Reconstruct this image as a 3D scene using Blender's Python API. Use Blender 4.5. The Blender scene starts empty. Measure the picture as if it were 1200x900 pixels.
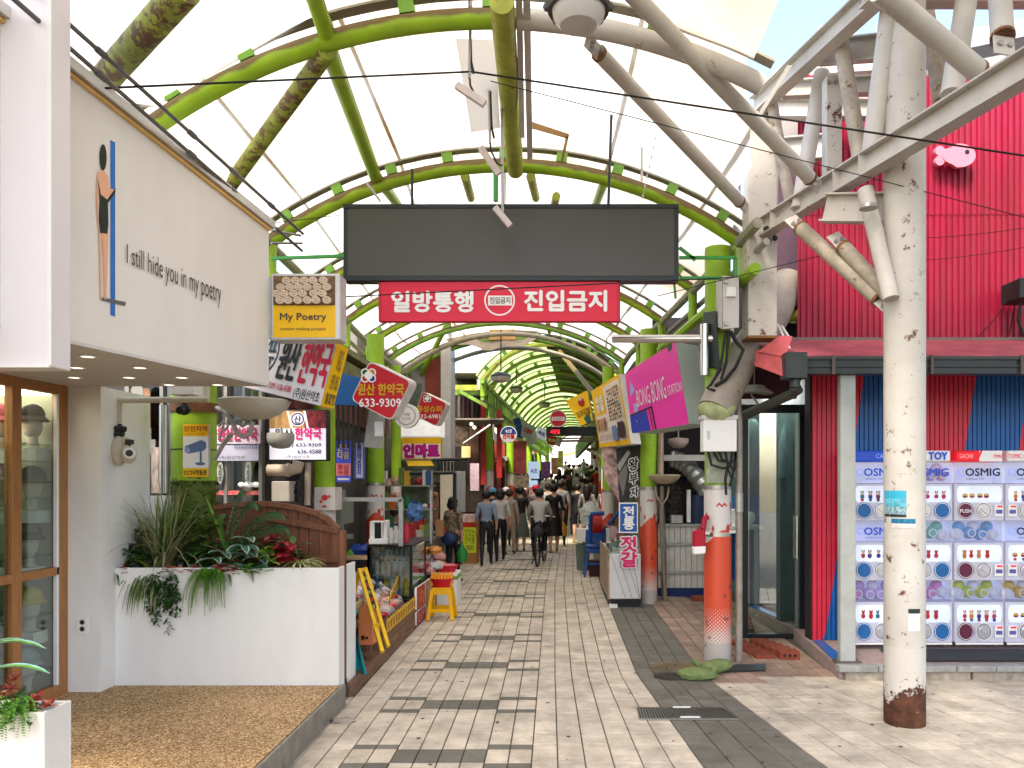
import bpy, bmesh, math, random
from mathutils import Vector, Matrix, noise as mnoise
random.seed(11)
SC = bpy.context.scene
COL = SC.collection
V = Vector
# ---------------------------------------------------------------- camera
HC, PX, PY, F = 1.9, 650.0, 565.0, 900.0
cam_d = bpy.data.cameras.new('camera')
cam = bpy.data.objects.new('camera', cam_d); COL.objects.link(cam)
cam.location = (0, 0, HC); cam.rotation_euler = (math.pi/2, 0, 0)
cam_d.sensor_width = 36; cam_d.lens = 27.0
cam_d.shift_x = -50/1200; cam_d.shift_y = 115/1200
cam_d.clip_start = .05; cam_d.clip_end = 600
SC.camera = cam
# ---------------------------------------------------------------- sky, sun, exposure
SUN_EL, SUN_AZ = math.radians(56), math.radians(205)      # azimuth the light comes from (compass style, y = north)
w = bpy.data.worlds.new('World'); SC.world = w; w.use_nodes = True
nt = w.node_tree; bg = nt.nodes['Background']
sky = nt.nodes.new('ShaderNodeTexSky'); sky.sky_type = 'NISHITA'; sky.sun_disc = False
sky.sun_elevation = SUN_EL; sky.sun_rotation = SUN_AZ; sky.dust_density = 3.0; sky.air_density = 1.0
nt.links.new(sky.outputs[0], bg.inputs[0]); bg.inputs[1].default_value = .15
sl = bpy.data.lights.new('sun', 'SUN'); sl.energy = 1.5; sl.angle = math.radians(12); sl.color = (1, .95, .87)
so = bpy.data.objects.new('sun', sl); COL.objects.link(so)
sd = V((math.sin(SUN_AZ)*math.cos(SUN_EL), math.cos(SUN_AZ)*math.cos(SUN_EL), math.sin(SUN_EL)))
so.rotation_euler = sd.to_track_quat('Z', 'Y').to_euler(); so.location = (0, 0, 30)
SC.view_settings.view_transform = 'Standard'; SC.view_settings.look = 'None'
SC.view_settings.exposure = 2.1; SC.view_settings.use_white_balance = True; SC.view_settings.white_balance_temperature = 7050; SC.view_settings.gamma = 1
SC.cycles.max_bounces = 8; SC.cycles.diffuse_bounces = 4; SC.cycles.transmission_bounces = 6
SC.cycles.transparent_max_bounces = 12; SC.cycles.caustics_reflective = False; SC.cycles.caustics_refractive = False
SC.cycles.sample_clamp_indirect = 6
# ---------------------------------------------------------------- geometry helpers
def P(px, py, D): return V(((px-PX)/F*D, D, HC+(PY-py)/F*D))
def gz(D):
    z = .012*(D-5) if D < 25 else .24+.05*(D-25)
    return z
def G(px, py):                                   # the ground point seen at a pixel
    D = 5.0
    for _ in range(60): D = (HC-gz(D))*F/(py-PY) if py > PY+4 else 60
    return P(px, py, D)
def OP(px, py, p0, n):                           # the point of a plane seen at a pixel
    d = P(px, py, 1)-V((0, 0, HC)); o = V((0, 0, HC))
    t = (p0-o).dot(n)/d.dot(n)
    return o+d*t
class B:
    def __init__(s): s.v = []; s.f = []; s.m = []
    def add(s, vs, fs, mi=0):
        k = len(s.v); s.v += [V(p) for p in vs]; s.f += [tuple(i+k for i in f) for f in fs]; s.m += [mi]*len(fs); return s
    def hexa(s, a, mi=0): return s.add(a, [(0,3,2,1),(4,5,6,7),(0,1,5,4),(1,2,6,5),(2,3,7,6),(3,0,4,7)], mi)
    def box(s, x0, x1, y0, y1, z0, z1, mi=0):
        return s.hexa([(x0,y0,z0),(x1,y0,z0),(x1,y1,z0),(x0,y1,z0),(x0,y0,z1),(x1,y0,z1),(x1,y1,z1),(x0,y1,z1)], mi)
    def slab(s, q, t, mi=0):                     # four corners and a thickness vector
        q = [V(a) for a in q]; t = V(t); return s.hexa(q+[a+t for a in q], mi)
    def poly(s, pts, t, mi=0):
        n = len(pts); t = V(t); a = [V(p) for p in pts]
        return s.add(a+[p+t for p in a], [tuple(range(n-1,-1,-1)), tuple(range(n,2*n))]+[(i,(i+1)%n,(i+1)%n+n,i+n) for i in range(n)], mi)
    def flat(s, pts, mi=0): return s.add(pts, [tuple(range(len(pts)))], mi)
    def bar(s, a, b, w, h, up=(0,0,1), mi=0):
        a = V(a); b = V(b); d = (b-a).normalized(); up = V(up)
        if abs(d.dot(up)) > .98: up = V((0,1,0))
        x = d.cross(up).normalized(); y = x.cross(d).normalized()
        c = [x*sx*w/2+y*sy*h/2 for sx, sy in ((-1,-1),(1,-1),(1,1),(-1,1))]
        return s.hexa([a+k for k in c]+[b+k for k in c], mi)
    def ibeam(s, a, b, w, h, t=.012, up=(0,0,1), mi=0):
        a = V(a); b = V(b); d = (b-a).normalized(); x = d.cross(V(up)).normalized(); y = x.cross(d).normalized()
        s.bar(a+y*(h/2-t/2), b+y*(h/2-t/2), w, t, y, mi); s.bar(a-y*(h/2-t/2), b-y*(h/2-t/2), w, t, y, mi)
        s.bar(a, b, t, h-2*t, y, mi); return s
    def tube(s, pts, r, seg=10, mi=0, caps=True):
        pts = [V(p) for p in pts]; n = len(pts); rs = r if isinstance(r, (list, tuple)) else [r]*n
        vs = []; fs = []; prev = None
        for i, p in enumerate(pts):
            d = (pts[min(i+1,n-1)]-pts[max(i-1,0)]).normalized()
            if prev is None:
                u = V((0,0,1)) if abs(d.z) < .9 else V((0,1,0)); x = d.cross(u).normalized()
            else: x = (prev-d*prev.dot(d)).normalized()
            prev = x; y = d.cross(x)
            for k in range(seg):
                a = 2*math.pi*k/seg; vs.append(p+(x*math.cos(a)+y*math.sin(a))*rs[i])
        for i in range(n-1):
            for k in range(seg):
                a = i*seg+k; b = i*seg+(k+1)%seg; fs.append((a, b, b+seg, a+seg))
        if caps: fs.append(tuple(range(seg-1,-1,-1))); fs.append(tuple(range((n-1)*seg, n*seg)))
        return s.add(vs, fs, mi)
    def lathe(s, prof, c, seg=16, mi=0, sx=1, sy=1, rot=None):
        c = V(c); vs = []; fs = []; n = len(prof)
        for r, z in prof:
            for k in range(seg):
                a = 2*math.pi*k/seg; p = V((r*math.cos(a)*sx, r*math.sin(a)*sy, z))
                vs.append((rot @ p if rot else p)+c)
        for i in range(n-1):
            for k in range(seg):
                a = i*seg+k; b = i*seg+(k+1)%seg; fs.append((a, b, b+seg, a+seg))
        fs.append(tuple(range(seg-1,-1,-1))); fs.append(tuple(range((n-1)*seg, n*seg)))
        return s.add(vs, fs, mi)
    def ball(s, c, r, seg=10, ring=6, mi=0, nz=0, rot=None):
        if not isinstance(r, (tuple, list)): r = (r, r, r)
        c = V(c); vs = []; fs = []
        for i in range(ring+1):
            t = math.pi*(i/ring); t = min(max(t, .02), math.pi-.02)
            for k in range(seg):
                a = 2*math.pi*k/seg
                q = V((math.sin(t)*math.cos(a), math.sin(t)*math.sin(a), math.cos(t)))
                f = 1+nz*mnoise.noise(q*2.1+c*7)
                p = V((q.x*r[0]*f, q.y*r[1]*f, q.z*r[2]*f)); vs.append((rot @ p if rot else p)+c)
        for i in range(ring):
            for k in range(seg):
                a = i*seg+k; b = i*seg+(k+1)%seg; fs.append((a+seg, b+seg, b, a))
        return s.add(vs, fs, mi)
    def disc(s, c, x, y, n=24, mi=0, r0=0):
        c = V(c); x = V(x); y = V(y)
        o = [c+x*math.cos(2*math.pi*k/n)+y*math.sin(2*math.pi*k/n) for k in range(n)]
        if r0 <= 0: return s.flat(o, mi)
        i_ = [c+(p-c)*r0 for p in o]
        return s.add(o+i_, [(k,(k+1)%n,(k+1)%n+n,k+n) for k in range(n)], mi)
    def build(s, name, mats, parent=None, smooth=True, bevel=0, kind=None, label=None, ang=40, solid=True):
        if not isinstance(mats, (list, tuple)): mats = [mats]
        off = V((0,0,0))
        if parent is not None:
            r = parent
            while r.parent: r = r.parent
            off = r.location.copy()
        elif s.v:
            xs = [p.x for p in s.v]; ys = [p.y for p in s.v]; zs = [p.z for p in s.v]
            off = V(((min(xs)+max(xs))/2, (min(ys)+max(ys))/2, min(zs)))
        me = bpy.data.meshes.new(name); me.from_pydata([p-off for p in s.v], [], s.f)
        for i, p in enumerate(me.polygons): p.material_index = s.m[i]; p.use_smooth = smooth
        for m_ in mats: me.materials.append(m_)
        if solid or bevel:
            bm = bmesh.new(); bm.from_mesh(me)
            if solid: bmesh.ops.recalc_face_normals(bm, faces=bm.faces)
            if bevel:
                es = [e for e in bm.edges if len(e.link_faces) == 2 and e.calc_face_angle(0) > .6]
                bmesh.ops.bevel(bm, geom=es, offset=bevel, segments=1, affect='EDGES', clamp_overlap=True)
                for f in bm.faces: f.smooth = smooth
            bm.to_mesh(me); bm.free()
        if smooth: me.set_sharp_from_angle(angle=math.radians(ang))
        o = bpy.data.objects.new(name, me); COL.objects.link(o)
        if parent is not None: o.parent = parent
        else: o.location = off
        if kind: o['kind'] = kind
        if label: o['label'] = label
        return o
def tag(o, label, cat, group=None):
    o['label'] = label; o['category'] = cat
    if group: o['group'] = group
    return o
def thing(name, label, cat, loc=(0,0,0), group=None):
    o = bpy.data.objects.new(name, None); COL.objects.link(o); o.location = V(loc); o.empty_display_size = .1
    return tag(o, label, cat, group)
def copy_tree(o, parent=None):
    c = o.copy(); COL.objects.link(c); c.parent = parent
    for ch in list(o.children): copy_tree(ch, c)
    return c
# ---------------------------------------------------------------- materials
MC = {}
def srgb(r, g, b):
    f = lambda c: (c/255/12.92) if c/255 <= .04045 else ((c/255+.055)/1.055)**2.4
    return (f(r), f(g), f(b))
def mat(name, col, rough=.6, metal=0, var=.12, scale=6, bump=.0, rust=0, rustcol=(.16,.055,.02), toprust=0, emit=0, rnd=0, spec=.3, dirt=0, stretch=None):
    if name in MC: return MC[name]
    m = bpy.data.materials.new(name); m.use_nodes = True; MC[name] = m
    n = m.node_tree.nodes; L = m.node_tree.links; p = n['Principled BSDF']
    p.inputs['Roughness'].default_value = rough; p.inputs['Metallic'].default_value = metal
    p.inputs['Specular IOR Level'].default_value = spec
    tc = n.new('ShaderNodeTexCoord'); vec = tc.outputs['Object']
    if stretch:
        mp = n.new('ShaderNodeMapping'); mp.inputs['Scale'].default_value = stretch; L.new(vec, mp.inputs[0]); vec = mp.outputs[0]
    no = n.new('ShaderNodeTexNoise'); no.inputs['Scale'].default_value = scale; no.inputs['Detail'].default_value = 6; no.inputs['Roughness'].default_value = .65
    L.new(vec, no.inputs['Vector'])
    mr = n.new('ShaderNodeMapRange'); mr.inputs[1].default_value = .3; mr.inputs[2].default_value = .7; mr.inputs[3].default_value = 1-var; mr.inputs[4].default_value = 1+var
    L.new(no.outputs[0], mr.inputs[0])
    vm = n.new('ShaderNodeVectorMath'); vm.operation = 'SCALE'; vm.inputs[0].default_value = col
    L.new(mr.outputs[0], vm.inputs['Scale']); out = vm.outputs[0]
    if rnd:
        at = n.new('ShaderNodeAttribute'); at.attribute_name = 'rnd'
        oi = n.new('ShaderNodeObjectInfo'); ad = n.new('ShaderNodeMath'); ad.operation = 'ADD'
        L.new(at.outputs['Fac'], ad.inputs[0]); L.new(oi.outputs['Random'], ad.inputs[1])
        fr = n.new('ShaderNodeMath'); fr.operation = 'FRACT'; L.new(ad.outputs[0], fr.inputs[0])
        m2 = n.new('ShaderNodeMapRange'); m2.inputs[3].default_value = 1-rnd; m2.inputs[4].default_value = 1+rnd; L.new(fr.outputs[0], m2.inputs[0])
        v2 = n.new('ShaderNodeVectorMath'); v2.operation = 'SCALE'; L.new(out, v2.inputs[0]); L.new(m2.outputs[0], v2.inputs['Scale']); out = v2.outputs[0]
    def over(out, fac, c2):
        mx = n.new('ShaderNodeMix'); mx.data_type = 'RGBA'; L.new(fac, mx.inputs['Factor']); L.new(out, mx.inputs['A']); mx.inputs['B'].default_value = (*c2, 1); return mx.outputs['Result']
    def thr(scale_, t, soft=.04, src=None):
        q = n.new('ShaderNodeTexNoise'); q.inputs['Scale'].default_value = scale_; q.inputs['Detail'].default_value = 8; q.inputs['Roughness'].default_value = .7; L.new(vec, q.inputs['Vector'])
        r = n.new('ShaderNodeMapRange'); r.inputs[1].default_value = t-soft; r.inputs[2].default_value = t+soft; L.new(q.outputs[0], r.inputs[0]); return r.outputs[0]
    if dirt:
        out = over(out, _mul(n, L, thr(scale*.6, .56, .16), dirt), (.09,.075,.05))
    if rust: out = over(out, thr(9, .72-rust, .03), rustcol)
    if toprust:
        ge = n.new('ShaderNodeNewGeometry'); sp = n.new('ShaderNodeSeparateXYZ'); L.new(ge.outputs['Normal'], sp.inputs[0])
        q = n.new('ShaderNodeTexNoise'); q.inputs['Scale'].default_value = 5; q.inputs['Detail'].default_value = 8; L.new(vec, q.inputs['Vector'])
        a = n.new('ShaderNodeMath'); a.operation = 'MULTIPLY_ADD'; L.new(q.outputs[0], a.inputs[0]); a.inputs[1].default_value = 1.3; L.new(sp.outputs[2], a.inputs[2])
        r = n.new('ShaderNodeMapRange'); r.inputs[1].default_value = toprust; r.inputs[2].default_value = toprust+.35; L.new(a.outputs[0], r.inputs[0])
        out = over(out, r.outputs[0], rustcol)
    L.new(out, p.inputs['Base Color'])
    if bump:
        bn = n.new('ShaderNodeTexNoise'); bn.inputs['Scale'].default_value = scale*9; bn.inputs['Detail'].default_value = 4; L.new(vec, bn.inputs['Vector'])
        bu = n.new('ShaderNodeBump'); bu.inputs['Strength'].default_value = bump; bu.inputs['Distance'].default_value = .02; L.new(bn.outputs[0], bu.inputs['Height']); L.new(bu.outputs[0], p.inputs['Normal'])
    if emit: L.new(out, p.inputs['Emission Color']); p.inputs['Emission Strength'].default_value = emit*.35
    return m
def _mul(n, L, s, k):
    a = n.new('ShaderNodeMath'); a.operation = 'MULTIPLY'; L.new(s, a.inputs[0]); a.inputs[1].default_value = k; return a.outputs[0]
def C(r, g, b, k=.66, rough=.5, **kw):           # a plain paint given by how it looks, toned down to a real base colour
    key = 'paint_%d_%d_%d' % (r, g, b)+('_lit' if kw.get('emit') else '')
    c = srgb(r, g, b); return mat(key, tuple(x*k for x in c), rough, **kw)
def glass(name, tint=(.8,.9,.88), mixv=.75, rough=.02):
    if name in MC: return MC[name]
    m = bpy.data.materials.new(name); m.use_nodes = True; MC[name] = m
    n = m.node_tree.nodes; L = m.node_tree.links; n.clear()
    o = n.new('ShaderNodeOutputMaterial'); t = n.new('ShaderNodeBsdfTransparent'); t.inputs[0].default_value = (*tint, 1)
    g = n.new('ShaderNodeBsdfGlossy'); g.inputs['Roughness'].default_value = rough
    fr = n.new('ShaderNodeFresnel'); ge = n.new('ShaderNodeNewGeometry'); io = n.new('ShaderNodeMath'); io.operation = 'MULTIPLY_ADD'; L.new(ge.outputs['Backfacing'], io.inputs[0]); io.inputs[1].default_value = 1/1.5-1.5; io.inputs[2].default_value = 1.5; L.new(io.outputs[0], fr.inputs[0])
    ad = n.new('ShaderNodeMath'); ad.operation = 'ADD'; ad.inputs[1].default_value = 1-mixv; L.new(fr.outputs[0], ad.inputs[0])
    x = n.new('ShaderNodeMixShader'); L.new(ad.outputs[0], x.inputs[0]); L.new(t.outputs[0], x.inputs[1]); L.new(g.outputs[0], x.inputs[2]); L.new(x.outputs[0], o.inputs[0])
    return m
CREAM = mat('cream_paint', (.54,.51,.46), .5, var=.1, scale=3, rust=.06, rustcol=(.20,.09,.04), dirt=.25)
CREAM_DK = mat('grimy_cream_paint', (.42,.36,.28), .6, var=.22, scale=7, rust=.1, rustcol=(.17,.09,.045), dirt=.5)
LIME = mat('lime_paint', (.27,.44,.02), .42, var=.16, scale=4, rust=.05, rustcol=(.14,.09,.03), toprust=.42, dirt=.2)
LIME2 = mat('lime_green_paint', (.20,.42,.06), .42, var=.2, scale=4, rust=.04, toprust=.55, rustcol=(.12,.09,.04), dirt=.2)
LIMEC = mat('lime_column_paint', (.27,.47,.025), .45, var=.1, scale=5, rust=.03, dirt=.3)
YELG = mat('mossy_yellow_paint', (.36,.40,.05), .5, var=.25, scale=5, rust=.1, dirt=.4)
GREEN = mat('bright_green_paint', (.04,.30,.06), .4, var=.1)
STEEL = mat('stainless_steel', (.55,.54,.52), .28, 1, var=.08)
GALV = mat('galvanized_steel', (.38,.37,.35), .45, .8, var=.15, scale=14)
DARKM = mat('dark_metal', (.03,.035,.035), .45, .3, var=.15)
BLACK = mat('black_plastic', (.012,.012,.013), .45, var=.1)
CABLE = mat('black_cable', (.01,.01,.01), .55)
WHITE = mat('white_paint', (.78,.77,.74), .5, var=.03, dirt=.04)
WALLW = mat('white_render', (.76,.75,.73), .75, var=.045, scale=2.2, bump=.05, dirt=.13, stretch=(1,1,.35))
CREAMW = mat('warm_white_render', (.74,.70,.64), .75, var=.04, scale=2, bump=.04, dirt=.06, stretch=(1,1,.4))
WOOD = mat('orange_wood', (.36,.16,.055), .45, var=.18, scale=5, stretch=(8,8,1))
FENCEW = mat('red_brown_wood', (.17,.06,.028), .6, var=.4, scale=4, stretch=(9,9,.8), dirt=.2)
DECKW = mat('old_plank_wood', (.19,.10,.06), .7, var=.4, scale=5, stretch=(9,1,9), dirt=.3)
GLASS = glass('clear_glass', (.86,.92,.9), .9)
# ---------------------------------------------------------------- lettering and print
_tc = {}
def _txt(body, bold):
    k = (body, bold)
    if k in _tc: return _tc[k]
    c = bpy.data.curves.new('t', 'FONT'); c.body = body; c.offset = bold; c.align_x = 'CENTER'; c.resolution_u = 2; c.space_line = .95
    o = bpy.data.objects.new('t', c); COL.objects.link(o)
    dg = bpy.context.evaluated_depsgraph_get(); dg.update()
    me = bpy.data.meshes.new_from_object(o.evaluated_get(dg))
    vs = [tuple(v.co) for v in me.vertices]; fs = [tuple(p.vertices) for p in me.polygons]
    bpy.data.objects.remove(o); bpy.data.curves.remove(c); bpy.data.meshes.remove(me)
    if vs:
        x0 = min(v[0] for v in vs); x1 = max(v[0] for v in vs); y0 = min(v[1] for v in vs); y1 = max(v[1] for v in vs)
        vs = [((v[0]-x0)/(x1-x0+1e-9), 1-(v[1]-y0)/(y1-y0+1e-9)) for v in vs]
    _tc[k] = (vs, fs); return _tc[k]
class Face:                                      # a printed face: four corners TL, TR, BR, BL
    def __init__(s, q, lift=.004):
        s.q = [V(a) for a in q]; n = (s.q[1]-s.q[0]).cross(s.q[3]-s.q[0]).normalized()
        if n.dot(V((0,0,HC))-s.q[0]) < 0: n = -n
        s.n = n; s.lift = lift; s.t = B(); s.p = B(); s.mats = []; s.lay = 0
    def mi(s, m):
        if m not in s.mats: s.mats.append(m)
        return s.mats.index(m)
    def at(s, u, v, k=0):
        a = s.q[0].lerp(s.q[1], u); b = s.q[3].lerp(s.q[2], u); return a.lerp(b, v)+s.n*(s.lift+.0008*k)
    def text(s, body, u0, v0, u1, v1, m, bold=.01, b=None):
        vs, fs = _txt(body, 0)
        du = (s.q[1]-s.q[0]).length*abs(u1-u0); dv = (s.q[3]-s.q[0]).length*abs(v1-v0); nl = body.count('\n')+1; e = bold*dv/nl*1.1
        offs = [(0,0)] if bold <= .004 else ([(0,0),(1,0),(-1,0),(0,1),(0,-1)] if bold < .05 else [(0,0)]+[(math.cos(a*.785),math.sin(a*.785)) for a in range(8)])
        for i, (ox, oy) in enumerate(offs):
            ox *= e/max(du,1e-6); oy *= e/max(dv,1e-6)
            (b or s.t).add([s.at(u0+(u1-u0)*(x*(1-2*e/max(du,1e-6))+e/max(du,1e-6)+ox), v0+(v1-v0)*(y*(1-2*e/max(dv,1e-6))+e/max(dv,1e-6)+oy), 9+i*.12) for x, y in vs], fs, s.mi(m))
        return s
    def rect(s, u0, v0, u1, v1, m):
        s.lay += 1; k = s.lay*.5; s.p.flat([s.at(u0,v0,k), s.at(u1,v0,k), s.at(u1,v1,k), s.at(u0,v1,k)], s.mi(m)); return s
    def poly(s, pts, m):
        s.lay += 1; s.p.flat([s.at(u, v, s.lay*.5) for u, v in pts], s.mi(m)); return s
    def oval(s, u, v, ru, rv, m, r0=0, n=20):
        s.lay += 1; k = s.lay*.5; c = s.at(u, v, k)
        s.p.disc(c, s.at(u+ru, v, k)-c, s.at(u, v+rv, k)-c, n, s.mi(m), r0); return s
    def done(s, parent, pn='print'):
        if s.p.f: s.p.build(pn, s.mats, parent, smooth=False, solid=False)
        if s.t.f: s.t.build('lettering', s.mats, parent, smooth=False, solid=False)
def quad(x0, y0, x1, y1, D): return [P(x0,y0,D), P(x1,y0,D), P(x1,y1,D), P(x0,y1,D)]
def sign(name, label, cat, q, th, face, side, group=None, bevel=.004, back=V((0,1,0))):
    c = (q[2]+q[3])/2; t = thing(name, label, cat, c+back*th/2, group)
    b = B(); b.slab([a+back*.002 for a in q], back*th, 0); b.build('casing', side, t, smooth=False, bevel=bevel)
    f = Face(q, .002); f.rect(.015,.015,.985,.985, face)
    return t, f
def pix(pts, D): return [P(x, y, D) for x, y in pts]
# ================================================================ GROUND AND PAVING
def warp(x, D):
    t = min(max((x+.16)/2.3, 0), 1); s = .25*t**1.3
    x2 = x+s*max(7.5-D, 0)
    if D > 13.5: x2 += .024*(D-13.5)
    return x2
b = B()
ys = [-30, 0, 5, 15, 25, 40, 61, 90]
for i in range(len(ys)-1):
    z0 = gz(ys[i]) if ys[i] > 5 else 0; z1 = gz(min(ys[i+1],61)) if ys[i+1] > 5 else 0
    b.flat([(-90,ys[i],z0-.012), (90,ys[i],z0-.012), (90,ys[i+1],z1-.012), (-90,ys[i+1],z1-.012)])
b.build('ground', mat('joint_sand', (.10,.088,.07), .9, var=.3, scale=9, bump=.2), kind='structure', solid=False)
def pave_mat(name, col, rnd):
    return mat(name, col, .78, var=.16, scale=5, bump=.28, rnd=rnd, dirt=.55)
PAVE = pave_mat('beige_paver', (.585,.505,.405), .09); PAVED = pave_mat('grey_paver', (.155,.145,.122), .14); PAVER = pave_mat('rosy_paver', (.36,.25,.19), .13)
pave = bpy.data.objects.new('pavement', None); COL.objects.link(pave); pave['kind'] = 'structure'
bands = [3.95, 5.24, 6.42, 7.75, 9.05, 10.55, 12.15, 13.8, 15.5, 17.3, 19.2, 21.2, 23.4, 25.8, 28.4, 31.2]
rows = []
for i in range(len(bands)-1):
    d = bands[i]; rows += [(d-.14, d-.045, 'a'), (d-.045, d+.215, 'b'), (d+.215, d+.31, 'a')]
    a = d+.31; e = bands[i+1]-.14; n = max(1, round((e-a)/.215))
    rows += [(a+(e-a)*k/n, a+(e-a)*(k+1)/n, '') for k in range(n)]
cw = .16; cols = [(-.157+cw*k, -.157+cw*(k+1), k) for k in range(-12, 32)]
rnd = random.Random(5); bulk = {0: [], 1: [], 2: []}; ind = []
for (d0, d1, kind) in rows:
    if d0 < 4.3: continue
    for (x0, x1, k) in cols:
        if d0 < 6.7 and warp(x1, d0) < -1.80: continue
        if d0 >= 6.7 and x0 < -1.9-(.2 if d0 > 10 else 0): continue
        if d0 > 7.55 and x0 > 2.7: continue
        if d0 > 12 and x0 > 2.0: continue
        c = 0; q = k+8
        if kind and 0 <= q <= 7:
            if q in (0,1,6,7): c = 1 if kind == 'a' else 0
            else: c = 1 if kind == 'b' or (kind == 'a' and d1 < 0) else 0
        if kind == '' or not (0 <= q <= 7):
            xm = (x0+x1)/2
            if .76 < xm < 1.38 and (d0 < 40): c = 1
            elif xm > 1.38 and 7.0+.3*(xm-1.4) < d0 < 12.5: c = 2
        g = .0045; h = rnd.uniform(-.0022, .0022); z0 = gz(d0)+h; z1 = gz(d1)+h
        if d0 < 5: z0 = h; 
        if d1 < 5: z1 = h
        a = [(warp(x0,d0)+g, d0+g, z0), (warp(x1,d0)-g, d0+g, z0+rnd.uniform(-.001,.001)), (warp(x1,d1)-g, d1-g, z1), (warp(x0,d1)+g, d1-g, z1)]
        cx = sum(p[0] for p in a)/4
        px = PX+cx/d0*F
        inv = (0 <= px <= 1200) and d0 > 4.45 and not (cx < -1.78 and d0 < 6.6)
        if inv and len(ind) < 300 and c < 3: ind.append((a, c))
        else: bulk[c].append(a)
def paver_b(lst):
    b = B()
    for a in lst:
        cx = sum(p[0] for p in a)/4; cy = sum(p[1] for p in a)/4
        lo = [(p[0], p[1], p[2]-.013) for p in a]; up = [(p[0]+(cx-p[0])*.03, p[1]+(cy-p[1])*.03, p[2]) for p in a]
        md = [(p[0], p[1], p[2]-.003) for p in a]
        b.add(lo+md+up, [(i,(i+1)%4,4+(i+1)%4,4+i) for i in range(4)]+[(4+i,4+(i+1)%4,8+(i+1)%4,8+i) for i in range(4)]+[(8,9,10,11)])
    return b
PM = [PAVE, PAVED, PAVER]
for a, c in ind: paver_b([a]).build('paver', PM[c], pave, smooth=False, solid=False)
for c in bulk:
    if not bulk[c]: continue
    o = paver_b(bulk[c]).build('paving_field', PM[c], pave, smooth=False, solid=False, kind='stuff')
    me = o.data; at = me.attributes.new('rnd', 'FLOAT', 'FACE'); per = 9
    at.data.foreach_set('value', [rnd.random() for _ in range(len(me.polygons)//per) for _ in range(per)])
# far lane surface and side floors
b = B()
for d0, d1 in ((31,45),(45,61)):
    b.flat([(-2+.024*(d0-13),d0,gz(d0)), (2+.024*(d0-13),d0,gz(d0)), (2.6+.024*(d1-13),d1,gz(d1)), (-2+.024*(d1-13),d1,gz(d1))])
b.build('lane', mat('far_paving', (.36,.32,.26), .8, var=.2, scale=3), kind='structure', solid=False)
# worn patches: chewing gum and oil spots trodden into the paving
b = B(); rg = random.Random(14)
for k in range(150):
    D = rg.uniform(4.6, 13); x = rg.uniform(-1.6, 2.6 if D > 7 else 4.2); r_ = rg.uniform(.006,.022); z = (gz(D) if D > 5 else 0)+.0032
    if D < 6.7 and x < -1.7: continue
    b.flat([(x+r_*rg.uniform(.7,1.1)*math.cos(a*.785), D+r_*rg.uniform(.7,1.1)*math.sin(a*.785), z) for a in range(8)])
b.build('gum_spots', mat('gum_dark', (.07,.06,.05), .8, var=.3), None, smooth=False, solid=False, kind='stuff')
tag(bpy.data.objects['gum_spots'], 'small dark trodden gum spots scattered over the pavers', 'stains')
# drain cover in the grey band, with its lifting handles
q = [G(746,830), G(846,830), G(866,844), G(749,844)]
t = thing('drain_cover', 'dark ribbed steel drain cover across the grey paving band', 'drain cover', (q[0]+q[2])/2)
b = B(); b.slab([p+V((0,0,.004)) for p in q], V((0,0,.006))); b.build('frame', GALV, t, smooth=False)
b = B()
for k in range(34):
    u = (k+.5)/34; a = q[3].lerp(q[2], u)+V((0,0,.011)); c = q[0].lerp(q[1], u)+V((0,0,.011)); b.bar(a.lerp(c,.06), a.lerp(c,.94), .014, .008)
b.build('rib', mat('drain_iron', (.07,.075,.065), .5, .5, var=.3), t, smooth=False)
for v in (.08, .92):
    b = B(); a = q[3].lerp(q[0], v); c = q[2].lerp(q[1], v); b.bar(a.lerp(c,.42)+V((0,0,.018)), a.lerp(c,.62)+V((0,0,.018)), .02, .008); b.build('handle', WHITE, t, smooth=False)

# ================================================================ CAFE TERRACE
TZ = .195
b = B(); b.box(-6.5, -1.79, 2.6, 6.44, -.02, TZ-.012)
b.build('terrace_base', mat('riser_tile', (.16,.145,.125), .4, var=.3, scale=8, dirt=.3), kind='structure', smooth=False)
def agg():
    m = mat('exposed_aggregate', (.42,.255,.12), .85, var=.2, scale=3); n = m.node_tree.nodes; L = m.node_tree.links; p = n['Principled BSDF']
    v = n.new('ShaderNodeTexVoronoi'); v.inputs['Scale'].default_value = 105; tc = n.new('ShaderNodeTexCoord'); L.new(tc.outputs['Object'], v.inputs['Vector'])
    cr = n.new('ShaderNodeValToRGB'); e = cr.color_ramp.elements; e[0].color = (.16,.085,.035,1); e[1].color = (.80,.60,.36,1); k = cr.color_ramp.elements.new(.55); k.color = (.42,.25,.11,1)
    sx = n.new('ShaderNodeSeparateColor'); L.new(v.outputs['Color'], sx.inputs[0]); L.new(sx.outputs[0], cr.inputs[0])
    q = n.new('ShaderNodeTexNoise'); q.inputs['Scale'].default_value = 1.1; q.inputs['Detail'].default_value = 7; L.new(tc.outputs['Object'], q.inputs['Vector'])
    r = n.new('ShaderNodeMapRange'); r.inputs[1].default_value = .3; r.inputs[2].default_value = .7; r.inputs[3].default_value = .7; r.inputs[4].default_value = 1.12; L.new(q.outputs[0], r.inputs[0])
    s = n.new('ShaderNodeVectorMath'); s.operation = 'SCALE'; L.new(cr.outputs[0], s.inputs[0]); L.new(r.outputs[0], s.inputs['Scale']); L.new(s.outputs[0], p.inputs['Base Color'])
    bu = n.new('ShaderNodeBump'); bu.inputs['Strength'].default_value = .7; bu.inputs['Distance'].default_value = .004; L.new(v.outputs['Distance'], bu.inputs['Height']); bu.invert = True; L.new(bu.outputs[0], p.inputs['Normal']); return m
b = B(); b.box(-6.5, -1.80, 2.6, 6.44, TZ-.012, TZ); b.build('terrace', agg(), kind='structure', smooth=False)
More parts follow.
